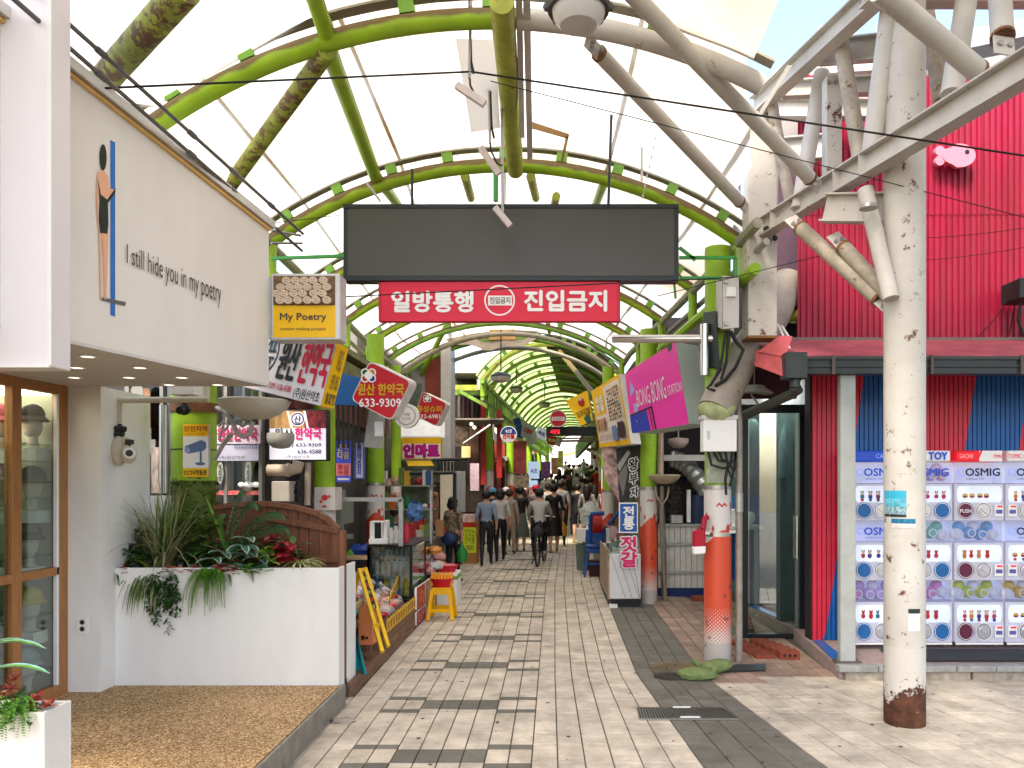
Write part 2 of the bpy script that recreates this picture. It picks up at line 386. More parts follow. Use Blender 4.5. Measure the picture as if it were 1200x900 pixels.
RT = mat('riser_slab', (.20,.185,.16), .35, var=.3, scale=10, dirt=.4)
tr = thing('terrace_edging', 'dark polished slabs facing the raised terrace edge beside the lane', 'edging', (-1.78,4.6,0))
for k in range(5):
    b = B(); b.box(-1.79, -1.765, 2.7+.76*k, 2.7+.76*k+.752, -.004, TZ+.003); b.build('slab', RT, tr, smooth=False, bevel=.003)

# ================================================================ CAFE BUILDING
WA = V((-2.33, 6.26, 0)); WB = V((-2.995, 3.0, 0)); wd = (WA-WB).normalized(); WN = V((wd.y, -wd.x, 0)).normalized()
if WN.x < 0: WN = -WN
cafe = thing('cafe_building', 'white cafe building with drawn figure and script on its overhanging upper wall', 'building', (-4.5, 5, 0))
b = B(); zt = lambda p: 3.97+(6.26-p.y)*.12
pts = [(WA.x,WA.y), (WB.x,WB.y), (-7,3.0), (-7,6.26)]
lo = [V((x,y,2.70)) for x, y in pts]; up = [V((x,y,zt(V((x,y,0))))) for x, y in pts]
b.hexa(lo+up); b.build('upper_wall', CREAMW, cafe, smooth=False)
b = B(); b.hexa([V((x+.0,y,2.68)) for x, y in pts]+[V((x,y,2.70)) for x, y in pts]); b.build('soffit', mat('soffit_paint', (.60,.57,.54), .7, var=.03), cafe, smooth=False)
b = B(); o = WN*.05
b.hexa([WA+o+V((0,.03,3.97)), WB+o+V((0,0,4.361)), WB-o*3+V((0,0,4.361)), WA-o*3+V((0,.03,3.97)), WA+o+V((0,.03,4.03)), WB+o+V((0,0,4.42)), WB-o*3+V((0,0,4.42)), WA-o*3+V((0,.03,4.03))])
b.build('coping', mat('coping_metal', (.62,.60,.57), .4, .3), cafe, smooth=False)
b = B(); b.bar(WA+WN*.012+V((0,0,3.955)), WB+WN*.012+V((0,0,4.346)), .02, .02); b.build('light_strip', mat('amber_strip', (.75,.45,.15), .6), cafe, smooth=False)
b = B(); b.box(-7, -3.965, 6.24, 6.44, TZ, 2.68); b.box(-3.965, -3.69, 6.24, 7.0, TZ, 2.679); b.build('pier_wall', WALLW, cafe, smooth=False)
# drawing on the wall
wp = lambda x, y: OP(x, y, WA, WN)+WN*.003
SK = mat('drawn_skin', srgb(226,170,140), .7, var=.03); DKG = mat('drawn_black_green', (.02,.028,.022), .7); BLU = mat('drawn_blue', (.015,.16,.50), .6); GRYL = mat('drawn_grey', (.13,.12,.12), .7)
def wallpoly(pts, m, name, k=0):
    b = B(); b.flat([wp(x, y)+WN*.0012*k for x, y in pts]); return b.build(name, m, cafe, smooth=False, solid=False)
wallpoly([(129,164),(134.5,167),(134.5,371),(129,369)], BLU, 'drawn_pole', 0)
wallpoly([(118,348),(147,354),(146,358.5),(118,352)], GRYL, 'drawn_floor_line', 1)
wallpoly([(120+4.2*math.cos(a), 184.5+15.5*math.sin(a)) for a in [i*.35 for i in range(18)]], DKG, 'drawn_hair', 2)
wallpoly([(113,203),(118,199),(122,201),(126,207),(127,220),(128.5,221),(133,222),(126,236),(124.5,240),(126,262),(126,276),(124,350),(121.5,351),(120.5,300),(118.6,275),(118.4,350),(116.6,350),(115,275),(112.4,248),(112,225)], SK, 'drawn_body', 2)
wallpoly([(113.5,208),(117,228),(124.5,234),(134.5,220),(134,226),(125.5,238),(126,262),(124.8,274),(116,273),(114.5,256),(115.5,236)], DKG, 'drawn_swimsuit', 3)
f = Face([wp(147,286), wp(257.5,332), wp(257.5,362.5), wp(147,315)], .001)
f.text('I still hide you in my poetry', 0, 0, 1, 1, mat('script_ink', (.07,.055,.05), .8), -.006); f.done(cafe)
for i, (x, y) in enumerate(((103,418),(90,431),(87,442.5),(164,431),(151,442.5),(213,442.5),(198,451),(255,451),(18,433))):
    D = .775*900/(565-y); p = P(x, y, D); b = B()
    b.lathe([(.055,0),(.055,-.006),(.04,-.006),(.038,.004)], (p.x,p.y,2.679), 18); o = b.build('recessed_light', WHITE, cafe, smooth=False)
    b = B(); b.disc((p.x,p.y,2.6725), (.036,0,0), (0,.036,0), 14); b.build('bulb', mat('recessed_bulb', (.9,.85,.75), .5, emit=1.2), o, smooth=False, solid=False)
# shop window with orange wooden frame
win = thing('shop_window', 'orange wood framed shop window of the cafe with hats inside', 'window', (-3.965, 5.0, TZ))
X = -3.965
def post(y0, y1, z0, z1, nm='mullion', dx=.05, m=WOOD): b = B(); b.box(X-dx, X+.012, y0, y1, z0, z1); return b.build(nm, m, win, smooth=False, bevel=.003)
post(6.13, 6.238, TZ, 2.675, 'stile'); post(5.60, 5.70, TZ, 2.675); post(3.3, 5.598, 2.60, 2.675, 'head_rail', .047); post(5.702, 6.128, 2.60, 2.675, 'head_rail', .047)
post(3.3, 5.598, TZ, TZ+.09, 'sill', .047); post(5.702, 6.128, TZ, TZ+.09, 'sill', .047)
post(5.702, 6.128, 1.16, 1.225, 'transom', .047); post(3.3, 5.598, 1.16, 1.225, 'transom', .047); post(5.38, 5.46, TZ+.09, 2.6, 'mullion', .044); post(4.4, 4.5, TZ+.09, 2.6, 'mullion', .044)
post(6.10,6.128,TZ+.09,2.6,'bead',.02,WHITE)
for y0, y1 in ((3.3,4.4),(4.5,5.38),(5.46,5.6),(5.7,6.13)):
    b = B(); b.box(X-.026, X-.02, y0, y1, TZ+.07, 2.62); b.build('pane', GLASS, win, smooth=False)
# display room behind it
b = B(); b.box(-4.95, -4.9, 3.0, 6.9, TZ, 2.67); b.box(-4.9, -3.97, 6.85, 6.9, TZ, 2.67); b.box(-4.9,-3.97,3.0,3.05,TZ,2.67)
b.build('display_wall', mat('sage_wall', (.42,.44,.37), .8, var=.06), cafe, smooth=False)
b = B(); b.box(-4.9,-3.97,6.21,6.235,TZ,2.6); b.build('display_end', mat('sage_wall', (.42,.44,.37), .8, var=.06), cafe, smooth=False)
b = B(); b.box(-4.85, -4.06, 4.2, 6.2, 2.60, 2.66); b.build('display_lamp', mat('display_lamp_lit', (1,.88,.68), .5, emit=5), cafe, smooth=False)
for z in (.42, .86, 1.33, 1.78, 2.2):
    t = tag(None or (lambda b: b.build('display_shelf', glass('shelf_glass', (.75,.85,.82), .85), smooth=False))(B().box(-4.75, -4.02, 4.0, 6.2, z-.012, z)), {.42:'lowest',.86:'second lowest',1.33:'middle',1.78:'second highest',2.2:'highest'}[z]+' glass shelf behind the cafe window', 'shelf', 'glass shelves behind the cafe window')
def hat(px, py, D, col, label, brim=.0, checker=False):
    D = 900*4.12/(650-px)
    z = HC+(PY-py)/F*D; p = P(px, py, D); t = thing('hat', label, 'hat', (p.x,p.y,z))
    b = B(); b.ball((p.x,p.y,z+.03), (.09,.088,.08), 14, 8, nz=.12); b.build('crown', col, t)
    b = B(); b.lathe([(.07,.0),(.09+brim,-.05),(.085+brim,-.056),(.06,-.01)], (p.x,p.y,z+.03), 18); b.build('brim', col, t)
    h = B(); h.ball((p.x,p.y,z-.06), (.068,.08,.105), 12, 8); h.lathe([(.04,0),(.04,-.1),(.07,-.12)], (p.x,p.y,z-.12), 12)
    tag(h.build('mannequin_head', mat('mannequin', (.62,.56,.48), .6, var=.03)), 'cream dummy head wearing the '+label.split(' on')[0], 'dummy head', 'dummy heads in the cafe window')
    k = B(); k.box(p.x-.13,p.x+.09,p.y-.09,p.y+.09,z-.34,z-.245); tag(k.build('display_box', WHITE, smooth=False, bevel=.004), 'white box under the '+label.split(' on')[0], 'box', 'white boxes in the cafe window')
hat(38, 490, 6.25, mat('black_felt', (.02,.02,.022), .9), 'black hat with red edge on the top shelf', .03)
hat(38, 562, 6.22, mat('dark_green_check', (.02,.045,.035), .9, var=.6, scale=30), 'dark green checked bonnet on the upper middle shelf', .04)
hat(33, 628, 6.15, mat('navy_felt', (.03,.035,.045), .9), 'charcoal bucket hat above the transom', .03)
hat(35, 703, 6.1, mat('yellow_felt', (.55,.42,.10), .9), 'yellow bucket hat below the transom', .03)
hat(30, 775, 6.1, mat('pale_blue_felt', (.30,.38,.38), .9), 'pale blue bucket hat on the lowest shelf', .03)
hat(2, 560, 5.6, mat('grey_knit', (.2,.2,.2), .9, var=.5, scale=40), 'grey knitted hat at the left picture edge', .02)
hat(2, 490, 5.6, mat('pink_felt', (.5,.12,.2), .9), 'pink hat at the left picture edge', .02)
# socket on the pier
q = quad(91.5,723,103.5,742.5,6.238); t, f = sign('wall_socket', 'white double power socket low on the white pier', 'socket', [a+V((0,-.012,0)) for a in q], .012, WHITE, WHITE, bevel=.002)
f.oval(.5,.3,.27,.17,mat('socket_grey',(.3,.3,.3),.5)); f.oval(.5,.7,.27,.17,MC['socket_grey']); f.oval(.5,.3,.2,.12,BLACK); f.oval(.5,.7,.2,.12,BLACK); f.done(t)
# projecting sign box at the far left
D = 3.9; b = B(); b.box(-4.2, P(60,0,D).x, D, D+.16, P(0,430,D).z, 4.9)
t = thing('projecting_signboard', 'large pale pinkish white sign box hanging at the left picture edge', 'sign box', (-3.4, D, P(0,430,D).z))
b.build('casing', mat('signbox_face', (.76,.71,.72), .45, var=.03, scale=.8), t, smooth=False, bevel=.006)
b = B(); b.bar((P(59.3,0,D).x, D-.006, P(0,430,D).z+.006), (P(59.3,0,D).x, D-.006, 4.88), .02, .012, (0,1,0)); b.bar((-4.2,D-.006,P(0,431,D).z+.006),(P(59.3,0,D).x,D-.006,P(0,431,D).z+.006),.012,.018,(0,1,0)); b.build('trim', WHITE, t, smooth=False)
# conduits on brackets above the coping
for i, (a, c, n_) in enumerate((((63,12),(355,274),'upper'), ((63,40),(354,294),'lower'), ((140,80),(352,286),'middle'))):
    if i == 2: continue
    b = B(); p0 = P(*a, 4.0); p1 = P(*c, 6.9); b.tube([p0+(p0-p1)*.4, p0, p1], .013, 8)
    for k in (.12,.42,.6,.8): p = p0.lerp(p1, k); d = (p1-p0).normalized(); b.tube([p-d*.035, p+d*.035], .02, 8)
    tag(b.build('conduit', mat('conduit_grey', (.14,.135,.13), .5, .3, var=.2)), n_+' grey conduit running along the roof edge of the white cafe wall', 'pipe', 'conduits along the cafe roof edge')
for i, (x, y, D, e) in enumerate(((318,270,6.5,(352,276)), (318,285,6.55,(354,285)))):
    b = B(); b.tube([P(x,y,D), P(e[0],e[1],6.85)], .012, 6); tag(b.build('conduit_bracket', GALV), ('upper','lower')[i]+' short steel arm joining conduits beyond the cafe wall corner', 'bracket', 'steel arms holding the conduits')
# ---------------------------------------------------------------- white planter wall
pl = thing('planter_wall', 'long white planter box filled with plants on the terrace', 'planter', P(262,805,6.45)+V((0,.25,0)))
x0, x1, zp = P(127,0,6.45).x, P(397,0,6.45).x, 1.18
b = B(); b.box(x0, x1, 6.45, 6.47, TZ-.02, zp); b.box(x0, x1, 6.98, 7.0, 0, zp-.1); b.box(x1-.02, x1, 6.47, 6.98, 0, zp); b.build('box', WALLW, pl, smooth=False, bevel=.004)
b = B(); b.box(x0, x1-.02, 6.47, 6.98, .9, 1.08); b.build('soil', mat('soil', (.03,.02,.012), .95, bump=.5), pl, smooth=False)
b = B(); b.box(-3.69, P(200,0,7.1).x, 7.0, 7.12, 0, P(0,581,7.0).z)
tag(b.build('low_wall', WALLW, smooth=False, bevel=.004), 'low white wall behind the left end of the planter', 'wall')
# small white planter, bottom left
p = P(78,825,3.6); b = B(); zt_ = .83; D0 = (HC-zt_)*F/270; D1 = D0+.2
xr = P(52,0,D0).x
b.box(-3.4, xr, D0, D0+.02, TZ, zt_); b.box(-3.4, xr, D1-.02, D1, TZ, zt_); b.box(xr-.02, xr, D0+.02, D1-.02, TZ, zt_); b.box(-3.4,xr-.02,D0+.02,D1-.02,.5,.74)
sp = thing('small_planter', 'white wooden planter box with blue striped leaves at bottom left', 'planter', (-2.7, D0+.1, TZ)); b.build('box', WHITE, sp, smooth=False, bevel=.003)
# ================================================================ PLANTS
def blade(b, p, d, L_, w, droop=.6, mi=0, seg=6, fold=.25, tip=.0, wf=None):
    p = V(p); d = V(d).normalized(); st = L_/seg; L0 = []; 
    for i in range(seg+1):
        t = i/seg; s_ = d.cross(V((0,0,1)));
        s_ = s_.normalized() if s_.length > .05 else V((1,0,0))
        ww = (wf(t) if wf else (math.sin(math.pi*min(t*.9+.1,1))**.7))*w/2+.0006
        n_ = s_.cross(d)
        L0.append((p-s_*ww+n_*ww*fold, p.copy(), p+s_*ww+n_*ww*fold)); p = p+d*st; d = (d+V((0,0,-droop*st*3))).normalized()
    vs = [a for r in L0 for a in r]; fs = []
    for i in range(seg):
        k = i*3; fs += [(k,k+1,k+4,k+3), (k+1,k+2,k+5,k+4)]
    b.add(vs, fs, mi)
def foliage(name, col, col2=None, var=.35):
    if name in MC: return MC[name]
    m = mat(name, col, .5, var=var, scale=20); n = m.node_tree.nodes; L = m.node_tree.links; p = n['Principled BSDF']
    o = [x for x in n if x.type == 'OUTPUT_MATERIAL'][0]; tr_ = n.new('ShaderNodeBsdfTranslucent'); tr_.inputs[0].default_value = (col[0]*1.3, col[1]*1.5, col[2], 1)
    x = n.new('ShaderNodeMixShader'); x.inputs[0].default_value = .25; L.new(p.outputs[0], x.inputs[1]); L.new(tr_.outputs[0], x.inputs[2]); L.new(x.outputs[0], o.inputs[0]); return m
G1 = foliage('leaf_mid', (.06,.16,.03)); G2 = foliage('leaf_dark', (.025,.07,.02)); G3 = foliage('leaf_bright', (.13,.32,.03)); GY = foliage('leaf_yellow_green', (.35,.42,.06))
GB = foliage('leaf_blue_green', (.05,.19,.15)); GW = foliage('leaf_pale_edge', (.45,.55,.42)); TAN = foliage('dry_grass', (.26,.25,.13)); REDL = foliage('leaf_red', (.32,.03,.035)); PINK = foliage('leaf_pink', (.45,.15,.12))
MOSS = foliage('moss', (.10,.14,.015))
R_ = random.Random(3)
def rd(a, b_): return R_.uniform(a, b_)
def plant(name, label, b, mats, cat='plant', group=None): return tag(b.build(name, mats, smooth=True, solid=False, ang=80), label, cat, group)
# tall grassy tuft
b = B(); c = P(192,668,6.72)
for i in range(230):
    a = rd(0,6.28); s = rd(.05,.75); blade(b, c+V((rd(-.06,.06),rd(-.05,.05),rd(-.04,.02))), (math.cos(a)*s, math.sin(a)*s*.8, 1), rd(.5,.85), .012, rd(.25,1.1)*(.5+s), R_.choice((0,0,0,1)), 7, .1)
for i in range(120):
    a = rd(0,6.28); blade(b, c+V((rd(-.05,.05),-.05,0)), (math.cos(a)*.9, -abs(math.sin(a)), .5), rd(.3,.6), .011, rd(2,3.4), R_.choice((0,1)), 7, .1)
plant('ornamental_grass', 'tall wispy tan green grass tuft rising from the left of the planter', b, [TAN, G1])
# variegated strap leaves
b = B(); c = P(178,672,6.62)
for dx, dz, L_, dr in ((-1,.35,.36,1.9),(-.9,.1,.5,2.6),(-.5,.4,.3,2.2),(.3,.1,.34,3.2),(.0,.1,.36,3.0),(.5,.4,.33,2.1),(-.2,.8,.32,1.4)):
    blade(b, c, (dx,-.55,dz), L_, .05, dr, 1, 8, .2); blade(b, c+V((0,-.003,.003)), (dx,-.55,dz), L_*.97, .03, dr, 0, 8, .2)
plant('snake_plant', 'strap leaves with yellow edges curling over the planter rim at left', b, [G2, GY])
# trailing ivy under the grass
b = B()
for k in range(26):
    x = rd(172,208); y = rd(668,690); L_ = rd(.1,.42); c = P(x,y,6.42)
    for j in range(int(L_/.012)):
        p = c+V((math.sin(j*.7+k)*.014, rd(-.02,.01), -j*.012)); blade(b, p, (rd(-1,1), rd(-1,.2), rd(-.8,.3)), rd(.03,.055), .022, .8, R_.choice((0,0,1)), 2, .2)
plant('trailing_ivy', 'dark green ivy trailing down the planter front below the grass tuft', b, [G2, G1])
# dark twiggy shrub
b = B(); c = P(182,660,6.75)
def twig(p, d, L_, n_):
    q = p+d*L_; b.tube([p, q], [.004,.002], 4)
    if n_ > 0:
        for _ in range(3): twig(p.lerp(q, rd(.5,1)), (d+V((rd(-.8,.8),rd(-.4,.4),rd(-.5,.6)))).normalized(), L_*.62, n_-1)
    else:
        for _ in range(4): b.ball(q+V((rd(-.012,.012),rd(-.01,.01),rd(-.012,.012))), .007, 5, 3)
for dx in (-1,-.9,-.75,-.5): twig(c, V((dx,-.1,.55)).normalized(), .17, 3)
plant('twiggy_shrub', 'dark purplish twiggy sprigs at the left end of the planter', b, [foliage('twig_dark', (.035,.03,.025))])
# leafy mounds
def mound(x0, x1, y, D, n_, L_, wd_, mats, name, label, up=.6, dr=1.5, cat='plant', group=None, h=.1):
    b = B()
    for i in range(n_):
        p = P(rd(x0,x1), y, D+rd(-.12,.12))+V((0,0,rd(-.03,h))); a = rd(0,6.28)
        blade(b, p, (math.cos(a), math.sin(a)*.8-.3, rd(-.1,up)), L_*rd(.6,1.2), wd_, dr, R_.randrange(len(mats)), 4, .25)
    return plant(name, label, b, mats, cat, group)
mound(133,165,658,6.66,90,.09,.05,[G1,G2,G1,GY],'ivy_clump','green ivy clump in the left corner of the planter')
mound(133,150,668,6.55,40,.05,.04,[REDL,REDL,G2],'red_succulent','red leaf rosettes in the left corner of the planter', h=.03)
mound(196,235,668,6.53,90,.05,.04,[REDL,PINK,REDL,PINK],'pink_succulent','pink and red rosettes between the grass and the green trailing fern', h=.03)
mound(252,276,668,6.5,80,.055,.045,[REDL,REDL,PINK],'red_rosette','bright red rosettes right of the trailing fern', h=.03)
mound(302,345,655,6.66,120,.10,.055,[REDL,PINK,REDL,G1],'croton','tall red and pink croton leaves near the right of the planter', h=.2)
mound(326,345,655,6.55,70,.07,.05,[foliage('leaf_crimson',(.38,.02,.04))],'crimson_croton','deep crimson croton bunch leaning toward the right', h=.14)
mound(308,322,658,6.5,36,.10,.045,[GY,G3],'yellow_green_plant','yellow green leaf cluster in front of the croton', h=.12)
mound(276,312,668,6.48,60,.12,.045,[G1,G3,GB],'low_foliage','low mixed green leaves along the planter rim', h=.05)
# blue green hosta like leaves
for nm, lab, pts in (('dieffenbachia','blue green leaves with pale edges in the planter centre',((262,648),(276,652),(250,655),(285,640),(292,650),(268,662))),('hosta','large blue green pale edged leaves right of the centre',((288,640),(298,648),(306,655),(290,632),(284,650)))):
    t = thing(nm, lab, 'plant', P(pts[0][0],668,6.6))
    for (x, y) in pts:
        for s in (-1, 1):
            b = B(); p = P(x, y, 6.55); d = (s*rd(.5,1), -rd(.3,.9), rd(.0,.45)); L_ = rd(.13,.19)
            blade(b, p, d, L_, .07, 1.9, 1, 6, .3); blade(b, p+V((0,-.003,.003)), d, L_*.93, .042, 1.9, 0, 6, .3); b.build('leaf', [GB, GW], t, solid=False)
# bright trailing fern
b = B()
for k in range(60):
    c = P(rd(238,262), 668, 6.45); sp_ = (k % 10)/10; p = c; d = V((rd(-.5,.3), -.35, rd(-.1,.3))).normalized(); L_ = rd(.15,.44); n_ = int(L_/.016)
    for j in range(n_):
        p = p+d*.016; d = (d+V((0,.02,-.16))).normalized()
        for s in (-1, 1): blade(b, p, (s, -.3, -.9), .038*(1-j/n_*.6), .011, .5, R_.choice((0,0,1)), 2, .1)
plant('trailing_fern', 'bright green feathery fern spilling down the white planter front', b, [G3, G1])
for x, y, lab in ((204,672,'small fern sprig'),(267,672,'serrated fern sprig'),(293,668,'short fern sprig'),(136,672,'tiny ivy sprig')):
    b = B(); c = P(x,y,6.44)
    for j in range(10):
        p = c+V((.008*j*.4,-.012,-.011*j))
        for s in (-1,1): blade(b, p, (s,-.3,-.6), .05*(1-j/11), .014, .6, 0, 2)
    plant('fern_sprig', lab+{204:' left of centre',267:' right of the trailing fern',293:' below the hosta',136:' at the left corner'}[x]+' over the planter rim', b, [G1], 'plant', 'sprigs over the planter rim')
mound(140,350,660,6.8,260,.17,.05,[G1,G2,G2,GB,G3],'leaf_bank','mixed green leaf bank filling the back of the planter', h=.16)
mound(210,262,640,6.85,110,.15,.05,[MOSS,G1,MOSS],'mossy_bush','olive bushy growth round the foot of the mossy column', h=.3)
# palm fronds
b = B(); c = P(266,650,6.8)
for tipx, tipy, up in ((330,602,.25),(345,640,.2),(300,590,.3),(285,575,.3),(335,618,.2)):
    e = P(tipx, tipy, 6.6); m_ = c.lerp(e,.55)+V((0,0,up)); prev = c
    for j in range(1, 21):
        t = j/20; p = c*(1-t)**2+m_*2*t*(1-t)+e*t*t; b.tube([prev, p], .006, 4); dd = (p-prev).normalized(); prev = p
        if j > 3:
            for s in (-1, 1): blade(b, p, dd*.7+V((0,s*.55,-.35-.2*(s<0))), .21*(1-t*.55), .022, 1.4, 0, 4, .2)
plant('palm', 'dark arching palm fronds in front of the brown fence', b, [foliage('leaf_palm', (.045,.11,.04))])
b = B(); c = P(272,668,6.7); tp = P(243,580,6.75)
blade(b, c, tp-c, 1.0*(tp-c).length, .05, .08, 0, 10, .2); blade(b, P(266,650,6.6), P(258,612,6.6)-P(266,650,6.6), .35, .09, .1, 1, 8, .2, wf=lambda t: .6+.4*math.sin(t*30))
plant('strap_leaf_plant', 'upright bright green strap leaf standing before the mossy column', b, [G3, G1])
b = B(); c = P(352,664,6.6)
for i in range(70): a = rd(0,6.28); blade(b, c+V((rd(-.03,.03),0,0)), (math.cos(a), math.sin(a)*.8, rd(.3,1.1)), rd(.14,.26), .012, 2.6, R_.choice((0,1,0)), 6)
plant('spider_plant', 'pale striped spider plant at the right end of the planter', b, [foliage('leaf_cream',(.5,.5,.28)), GY])
# bottom left planter plants
t = thing('banded_leaf_plant', 'large green leaves with pale blue bands in the bottom left planter', 'plant', (-2.7, D0+.1, .8))
for (bx, by), (tx, ty), wd_ in (((-40,800),(46,778),.055),((-40,770),(42,752),.05),((-60,790),(10,745),.05)):
    a = P(bx,by,D0+.05); e = P(tx,ty,D0-.05); b = B(); d = e-a+V((0,0,.12)); 
    blade(b, a, d, d.length*1.05, wd_*1.2, .55, 1, 9, .35); blade(b, a+V((0,-.004,.004)), d, d.length*1.02, wd_*.6, .55, 0, 9, .35); b.build('leaf', [G3, foliage('leaf_sky_edge',(.25,.5,.5))], t, solid=False)
b = B()
for k in range(46):
    c = P(rd(-30,28), rd(815,835), D0-.02); p = c; d = V((rd(-.3,.6), -.3, rd(-.1,.3))).normalized()
    for j in range(14):
        p = p+d*.012; d = (d+V((0,0,-.2))).normalized()
        for s in (-1,1): blade(b, p, (s,-.2,-.5), .03*(1-j/18), .007, .5, j % 2, 2)
plant('lacy_fern', 'lacy green fern hanging over the front of the bottom left planter', b, [G1, G3])
b = B()
for cx, cy in ((12,808),(16,798),(36,826),(56,828),(8,818),(44,820)):
    for k in range(22):
        p = P(cx, cy, D0+.05); a = rd(0,6.28); blade(b, p, (math.cos(a), math.sin(a), rd(-.2,1.4)), rd(.03,.06), .02, .9, k % 2, 3)
plant('pink_flower_plant', 'pink red feathery heads in the bottom left planter', b, [PINK, REDL])
b = B()
for k in range(120): p = P(rd(-20,40), rd(815,850), D0+.05); a = rd(0,6.28); blade(b, p, (math.cos(a), math.sin(a)-.5, rd(-.6,.5)), rd(.05,.1), .03, 1, k % 2, 3)
plant('dark_foliage', 'dense dark leaves filling the bottom left planter', b, [G2, G1])
# ================================================================ ARCADE ROOF
def lerp_tab(tab, D):
    if D <= tab[0][0]: return tab[0][1]
    for (a, x), (b_, y) in zip(tab, tab[1:]):
        if D <= b_: return x+(y-x)*(D-a)/(b_-a)
    return tab[-1][1]
cen = lambda D: lerp_tab([(5.5,-.46),(8,-.52),(16,-1.06),(19,-.9)], D)
HALF, ZF, RISE = 2.46, 4.42, .80
def arc(c, D, half, zf, rise, n=28, a0=0, a1=1, off=0, tilt=0):
    R = (half*half+rise*rise)/(2*rise); th = math.asin(half/R); out = []
    for i in range(n+1):
        t = a0+(a1-a0)*i/n; a = -th+2*th*t; out.append(V((c+(R+off)*math.sin(a), D, zf+rise-R+(R+off)*math.cos(a))))
    return out
STUB = mat('stub_green', (.16,.36,.05), .5, var=.2, rust=.04)
RAIL = mat('rail_grey_green', (.30,.29,.22), .5, .2, var=.2)
def make_arch(D, c, half, zf, rise, label, r=.066, group='green arches of the near vault', seg=10, stubs=8, parts=((0,1,'LIME'),), m=None):
    t = thing('roof_arch', label, 'arch', (c, D, zf), group)
    for a0, a1, mm in parts:
        b = B(); b.tube(arc(c, D, half, zf, rise, 26, a0, a1), r, seg); b.build('tube', CREAM if mm == 'CREAM' else (m or LIME), t)
    if stubs:
        b = B(); ps = arc(c, D, half, zf, rise, stubs*2, .0, 1, r+.04)
        for i in range(1, stubs*2, 2):
            if len(parts) > 1 and i > stubs*2*.8: continue
            a = ps[i-1]; e = ps[i+1]; d = (e-a).normalized(); p = ps[i]; b.bar(p-d*.055, p+d*.055, .09, .10, d.cross(V((0,1,0))))
            if group[-10:] == 'near vault': b.build('stub', STUB, t, smooth=False); b = B()
        if b.v: b.build('stub', STUB, t, smooth=False, kind='stuff')
        b = B(); q = arc(c, D, half, zf, rise, 26, 0, 1, r+.10)
        for i in range(23 if len(parts) > 1 else 26): b.bar(q[i], q[i+1], .10, .018, (q[i+1]-q[i]).cross(V((0,1,0))))
        b.build('rail', RAIL, t, smooth=False)
    if len(parts) == 1:
        for s in (-1, 1): b = B(); b.tube([(c+s*half, D, zf+.04), (c+s*half, D, zf-.42)], r*.95, 10); b.build('foot', LIMEC if r > .05 else LIME2, t)
    return t
A = [5.5, 8.05, 10.03, 12.0, 14.0, 16.0, 17.7]
nm = ['nearest arch of the vault, lime on the left and cream on the right', 'second lime arch, just behind the black billboard', 'third lime arch, springing beside the red sign', 'fourth lime arch from the front', 'fifth lime arch, crossing behind the red sign bottom', 'sixth arch, complete below the red banner', 'seventh arch, thin green one behind the beige pipes']
for i, D in enumerate(A):
    make_arch(D, cen(D), HALF, ZF, RISE, nm[i], .072 if i < 2 else .062, parts=((0,.535,'LIME'),(.537,.885,'CREAM')) if i == 0 else ((0,1,'L'),), stubs=9, m=(LIME, LIME, LIME, LIME, LIME, LIME2, LIME2)[i])
for i, (D, dz) in enumerate(((16.9,-.16),(18.2,-.30))):
    b = B(); b.tube(arc(cen(D), D, 2.35, ZF-.02+dz*.6, .86, 26), .05, 8); tag(b.build('roof_pipe', mat('beige_pipe', (.36,.33,.25), .5, var=.2)), ('upper','lower')[i]+' beige curved pipe under the last arches of the near vault', 'pipe', 'beige curved pipes')
b = B(); b.tube(arc(cen(9.2), 9.2, 2.0, 4.62, .36, 20), .014, 6); b.tube([(cen(9.2)+2.0,9.2,4.62),(cen(9.2)+2.05,9.2,4.1)], .014, 6)
tag(b.build('cable_arc', GREEN), 'thin bright green curved bar above the billboard', 'bar')
# green sign support frame right of billboard
b = B()
for q0, q1 in (((796,302),(862,302)),((862,302),(862,325)),((796,326),(845,326)),((796,290),(815,305)),((318,303),(402,300)),((318,330),(402,330))): b.bar(P(*q0,7.6), P(*q1,7.6), .03, .03)
tag(b.build('sign_support', GREEN, smooth=False), 'bright green steel frame either side of the black billboard', 'frame')
# vault membrane
def membrane():
    m = bpy.data.materials.new('white_membrane'); m.use_nodes = True; n = m.node_tree.nodes; L = m.node_tree.links; n.clear()
    o = n.new('ShaderNodeOutputMaterial'); d = n.new('ShaderNodeBsdfDiffuse'); t = n.new('ShaderNodeBsdfTranslucent'); x = n.new('ShaderNodeMixShader'); x.inputs[0].default_value = .72
    tc = n.new('ShaderNodeTexCoord'); q = n.new('ShaderNodeTexNoise'); q.inputs['Scale'].default_value = .55; q.inputs['Detail'].default_value = 7; L.new(tc.outputs['Object'], q.inputs['Vector'])
    cr = n.new('ShaderNodeValToRGB'); e = cr.color_ramp.elements; e[0].position = .36; e[0].color = (.50,.42,.31,1); e[1].position = .55; e[1].color = (.69,.675,.64,1); L.new(q.outputs[0], cr.inputs[0])
    L.new(cr.outputs[0], d.inputs[0]); L.new(cr.outputs[0], t.inputs[0]); L.new(d.outputs[0], x.inputs[1]); L.new(t.outputs[0], x.inputs[2]); L.new(x.outputs[0], o.inputs[0]); return m
MEM = membrane()
MEM2 = MEM.copy(); MEM2.name = 'stained_membrane'; e_ = [n_ for n_ in MEM2.node_tree.nodes if n_.type == 'VALTORGB'][0].color_ramp.elements; e_[0].color = (.40,.27,.13,1); e_[1].color = (.55,.42,.26,1)
MEM3 = MEM.copy(); MEM3.name = 'lime_tinted_membrane'; e_ = [n_ for n_ in MEM3.node_tree.nodes if n_.type == 'VALTORGB'][0].color_ramp.elements; e_[0].color = (.20,.30,.08,1); e_[1].color = (.44,.56,.25,1)
